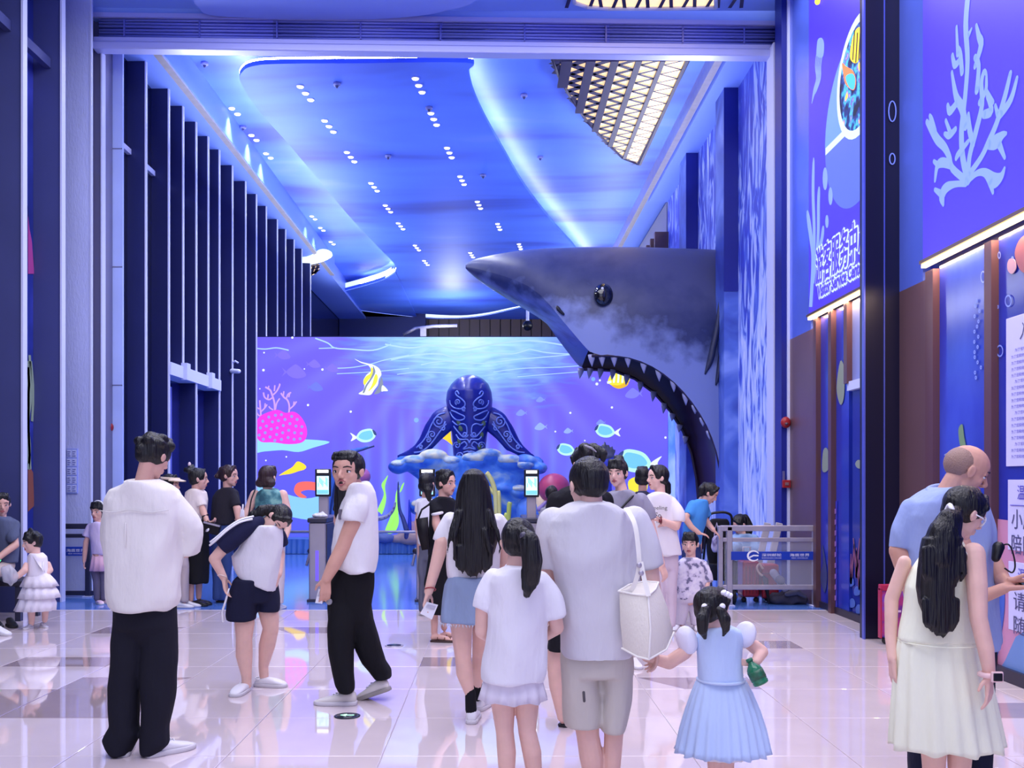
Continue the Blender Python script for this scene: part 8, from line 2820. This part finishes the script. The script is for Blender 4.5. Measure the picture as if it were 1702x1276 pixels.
t = thing('stroller', V((q(1196, 0).x, d, 0)), 'black folding stroller parked left of the steel railing', 'stroller')
mb = MB()
mb.tube([q(*a) for a in smooth_pts([(1172, 930, .1), (1173, 880, -.05), (1176, 856, -.1), (1190, 851, -.1), (1206, 852, -.1), (1214, 862, -.08), (1216, 900, .05), (1216, 935, .15)], 4)], .016, 8)
mb.build('handle_frame', M_black, t)
mb = MB()
mb.rows([(862, 1182, 1208), (868, 1177, 1212), (890, 1174, 1214), (920, 1175, 1214), (945, 1177, 1213)], d, .10, 20)
mb.build('seat_back', cloth('stroller_black', (22, 22, 30), .7), t, vox=.014, sm=3, fold=folds(.008, 9, 20))
mb = MB()
mb.rows([(935, 1176, 1214, -.05), (955, 1176, 1214, -.05), (962, 1178, 1212, -.05)], d, .22, 20)
mb.build('basket', cloth('stroller_black', (22, 22, 30)), t, vox=.014, sm=2)
for x in (1177, 1212):
    mb = MB()
    mb.tube([q(x, 930, .0), q(x, 975, -.2)], .014, 8)
    mb.tube([q(x, 930, .0), q(x, 975, .25)], .014, 8)
    mb.build('leg_tube', M_railgrey, t)
    for dy in (-.22, .28):
        c = V((q(x, 0).x, d + dy, .085))
        R = [[c + V((xx, rr_ * math.cos(a), rr_ * math.sin(a))) for a in np.linspace(0, 2 * math.pi, 21)[:-1]] for xx, rr_ in ((-.02, .05), (-.02, .075), (-.012, .085), (.012, .085), (.02, .075), (.02, .05))]
        w = MB().rings(R).build('wheel', M_soleb, t)
        MB().cap(c - V((.026, 0, 0)), c + V((.026, 0, 0)), .025, .025, 10).build('hub', mat('hub_grey', (120, 120, 130), .4), w)
t = thing('changing_bag', q(1185, 905, -.25), 'lilac floral bag hanging on the stroller handle', 'bag')
MB().rows([(888, 1182, 1190, -.22), (894, 1177, 1194, -.22), (908, 1176, 1195, -.22), (915, 1179, 1193, -.22)], d, .06, 20).build('bag_body', ramp_mat('lilac_bag', [(0.4, (120, 110, 150)), (0.55, (190, 182, 214))], scale=14, rough=.8), t, vox=.012, sm=2, fold=folds(.01, 30, 40))
mb = MB()
mb.tube([q(1181, 892, -.2), q(1184, 878, -.14), q(1188, 868, -.1), q(1190, 892, -.2)], .008, 6)
mb.build('strap', mat('strap_lilac', (150, 140, 176), .6), t)
d = 12.06
t = thing('suitcase', V((q(1250, 0).x, d, 0)), 'red hard suitcase behind the glass of the right railing', 'suitcase')
a, b = q(1234, 990), q(1262, 932)
MB().bx(a.x, b.x, d - .02, d + .26, .07, b.z).build('shell', mat('case_red', (150, 26, 46), .3, coat=.3), t, bevel=.03)
mb = MB()
for i in range(4):
    x = a.x + (b.x - a.x) * (.2 + .2 * i)
    mb.bx(x - .008, x + .008, d - .032, d - .02, .12, b.z - .06)
mb.build('ribs', mat('case_red2', (120, 20, 38), .35), t, smooth=False)
for x in (a.x + .03, b.x - .03):
    MB().cap((x, d + .05, .035), (x + .001, d + .05, .036), .034, .034).build('wheel', M_soleb, t)
mb = MB()
mb.tube([(a.x + .06, d + .2, b.z), (a.x + .06, d + .2, b.z + .16), (b.x - .06, d + .2, b.z + .16), (b.x - .06, d + .2, b.z)], .011, 6)
mb.build('handle', M_steel, t)
t = thing('suitcase', V((q(1280, 0).x, d + .1, 0)), 'second red suitcase, wider and half behind the cane umbrella', 'suitcase')
a, b = q(1267, 990), q(1293, 936)
MB().bx(a.x, b.x + .02, d + .0, d + .24, .05, b.z - .01).build('shell', mat('case_red', (150, 26, 46)), t, bevel=.03)
MB().bx(a.x, b.x + .02, d - .008, d, .36, .375).build('seam', mat('case_red2', (120, 20, 38)), t, smooth=False)
MB().cap(((a.x + b.x) / 2, d + .15, .03), ((a.x + b.x) / 2 + .01, d + .15, .03), .03, .03).build('wheel', M_soleb, t)
t = thing('umbrella', q(1268, 990, -.1), 'furled dark umbrella with a pale hooked handle leaning on the red suitcases', 'umbrella')
mb = MB()
mb.tube([q(*p_) for p_ in smooth_pts([(1264, 944, -.12), (1258, 936, -.12), (1254, 942, -.12), (1257, 950, -.12), (1264, 956, -.12)], 4)], .014, 8)
mb.build('hook', mat('hook_tan', (206, 170, 150), .4), t)
mb = MB()
mb.cap(q(1264, 956, -.12), q(1268, 962, -.12), .018, .03, 8)
mb.cap(q(1268, 962, -.12), q(1272, 1000, -.16), .035, .012, 8)
mb.build('canopy', cloth('umbrella_black', (24, 24, 36), .6), t)
t = thing('jacket_heap', q(1308, 1005, -.05), 'heap of dark grey jackets on the floor behind the right railing', 'clothes')
mb = MB()
for x, y, rx, ry in ((1298, 998, 24, 12), (1312, 992, 20, 14), (1324, 1000, 16, 9), (1286, 1002, 12, 7)):
    v = q(x, y, -.05)
    v.z = max(v.z, .05)
    mb.ell(v, ((rx * d / F, 0, 0), (0, .16, 0), (0, 0, ry * d / F)), 14, 9)
mb.build('cloth', cloth('heap_grey', (66, 64, 82), var=.2), t, vox=.02, sm=2, fold=folds(.022, 22, 30, 3))
mb = MB()
mb.chain([q(1300, 984, -.2), q(1316, 980, -.22), q(1330, 988, -.2)], [.03, .04, .02], 8)
mb.build('sleeve', cloth('heap_light', (96, 94, 112)), t)
t = thing('trousered_parcel', q(1292, 960, -.1), 'pale grey long folded parcel leaning among the luggage', 'parcel')
mb = MB()
mb.cap(q(1280, 950, -.15), q(1298, 976, -.18), .05, .04, 8, flat=.6, side=(0, 1, 0))
mb.build('wrap', cloth('parcel_grey', (150, 146, 166)), t)
mb = MB()
mb.cap(q(1288, 960, -.18), q(1290, 962, -.2), .052, .052, 8)
mb.build('band', cloth('parcel_band', (90, 88, 110)), t)
t = thing('folding_chair', q(1290, 985, .15), 'folded pale chair standing behind the blue sign band of the right railing', 'chair')
for i, x in enumerate((1278, 1298)):
    mb = MB()
    mb.box((q(x, 0).x, d + .42, .52), (.09, .03, .95), R=Matrix.Rotation(.22, 3, 'Y'))
    mb.build('slat', mat('chair_pale', (176, 172, 186), .5), t, bevel=.01)
mb = MB()
mb.box((q(1288, 0).x, d + .45, .3), (.3, .03, .04))
mb.build('crossbar', M_railgrey, t, smooth=False)

# red standee against the right pillar
dd = 9.0
t = thing('display_stand', V((3.72, dd, 0)), 'narrow magenta poster stand on castors between the dark pillar and the near panel', 'display stand')
MB().bx(3.60, 3.84, dd - .02, dd + .02, .07, .52).build('panel', ramp_mat('stand_print', [(0.4, (70, 40, 150)), (0.5, (170, 50, 120)), (0.62, (120, 70, 190))], scale=5, detail=4), t, smooth=False)
MB().bx(3.585, 3.855, dd - .03, dd + .03, .50, .56).build('top_rail', mat('stand_red', (170, 40, 80), .4), t, bevel=.008)
MB().bx(3.585, 3.60, dd - .03, dd + .03, .06, .52).build('side_rail', mat('stand_red', (170, 40, 80)), t, smooth=False)
mb = MB()
for i in range(5):
    mb.bx(3.65, 3.72 + .03 * (i % 3), dd - .024, dd - .02, .2 + .05 * i, .22 + .05 * i)
mb.build('print_lines', mat('stand_text', (226, 190, 220), .5), t, smooth=False)
for x in (3.64, 3.80):
    MB().cap((x, dd, .032), (x + .002, dd, .032), .03, .03).build('castor', M_soleb, t)

# ceiling cameras and the wall camera by the doors
for (px, py, d_, lb) in ((877, 541, 30, 'black dome camera under the far ceiling left of the shark'), ):
    c = W(px, py, d_)
    t = thing('dome_camera', c, lb, 'camera')
    MB().ell(c, ((.16, 0, 0), (0, .16, 0), (0, 0, .16)), 14, 9).build('dome', M_black, t)
    MB().cap(c, c + V((0, 0, 1.4)), .05, .05, 8).build('drop_pole', M_cap, t)
c = W(392, 612, 19.0)
t = thing('wall_camera', c, 'small pale camera on a curved arm on the left fins', 'camera')
MB().cap(c + V((-.06, -.05, -.06)), c + V((.08, -.1, -.07)), .05, .045, 10).build('camera_body', M_cap, t)
mb = MB()
mb.tube([c + V(v_) for v_ in ((-.1, .0, -.02), (-.08, 0, .1), (0, -.04, .14), (.06, -.06, .1))], .02, 8)
mb.tube([c + V(v_) for v_ in ((-.1, .0, -.05), (.0, -.05, -.05))], .02, 8)
mb.build('arm', M_cap, t)
finalize()
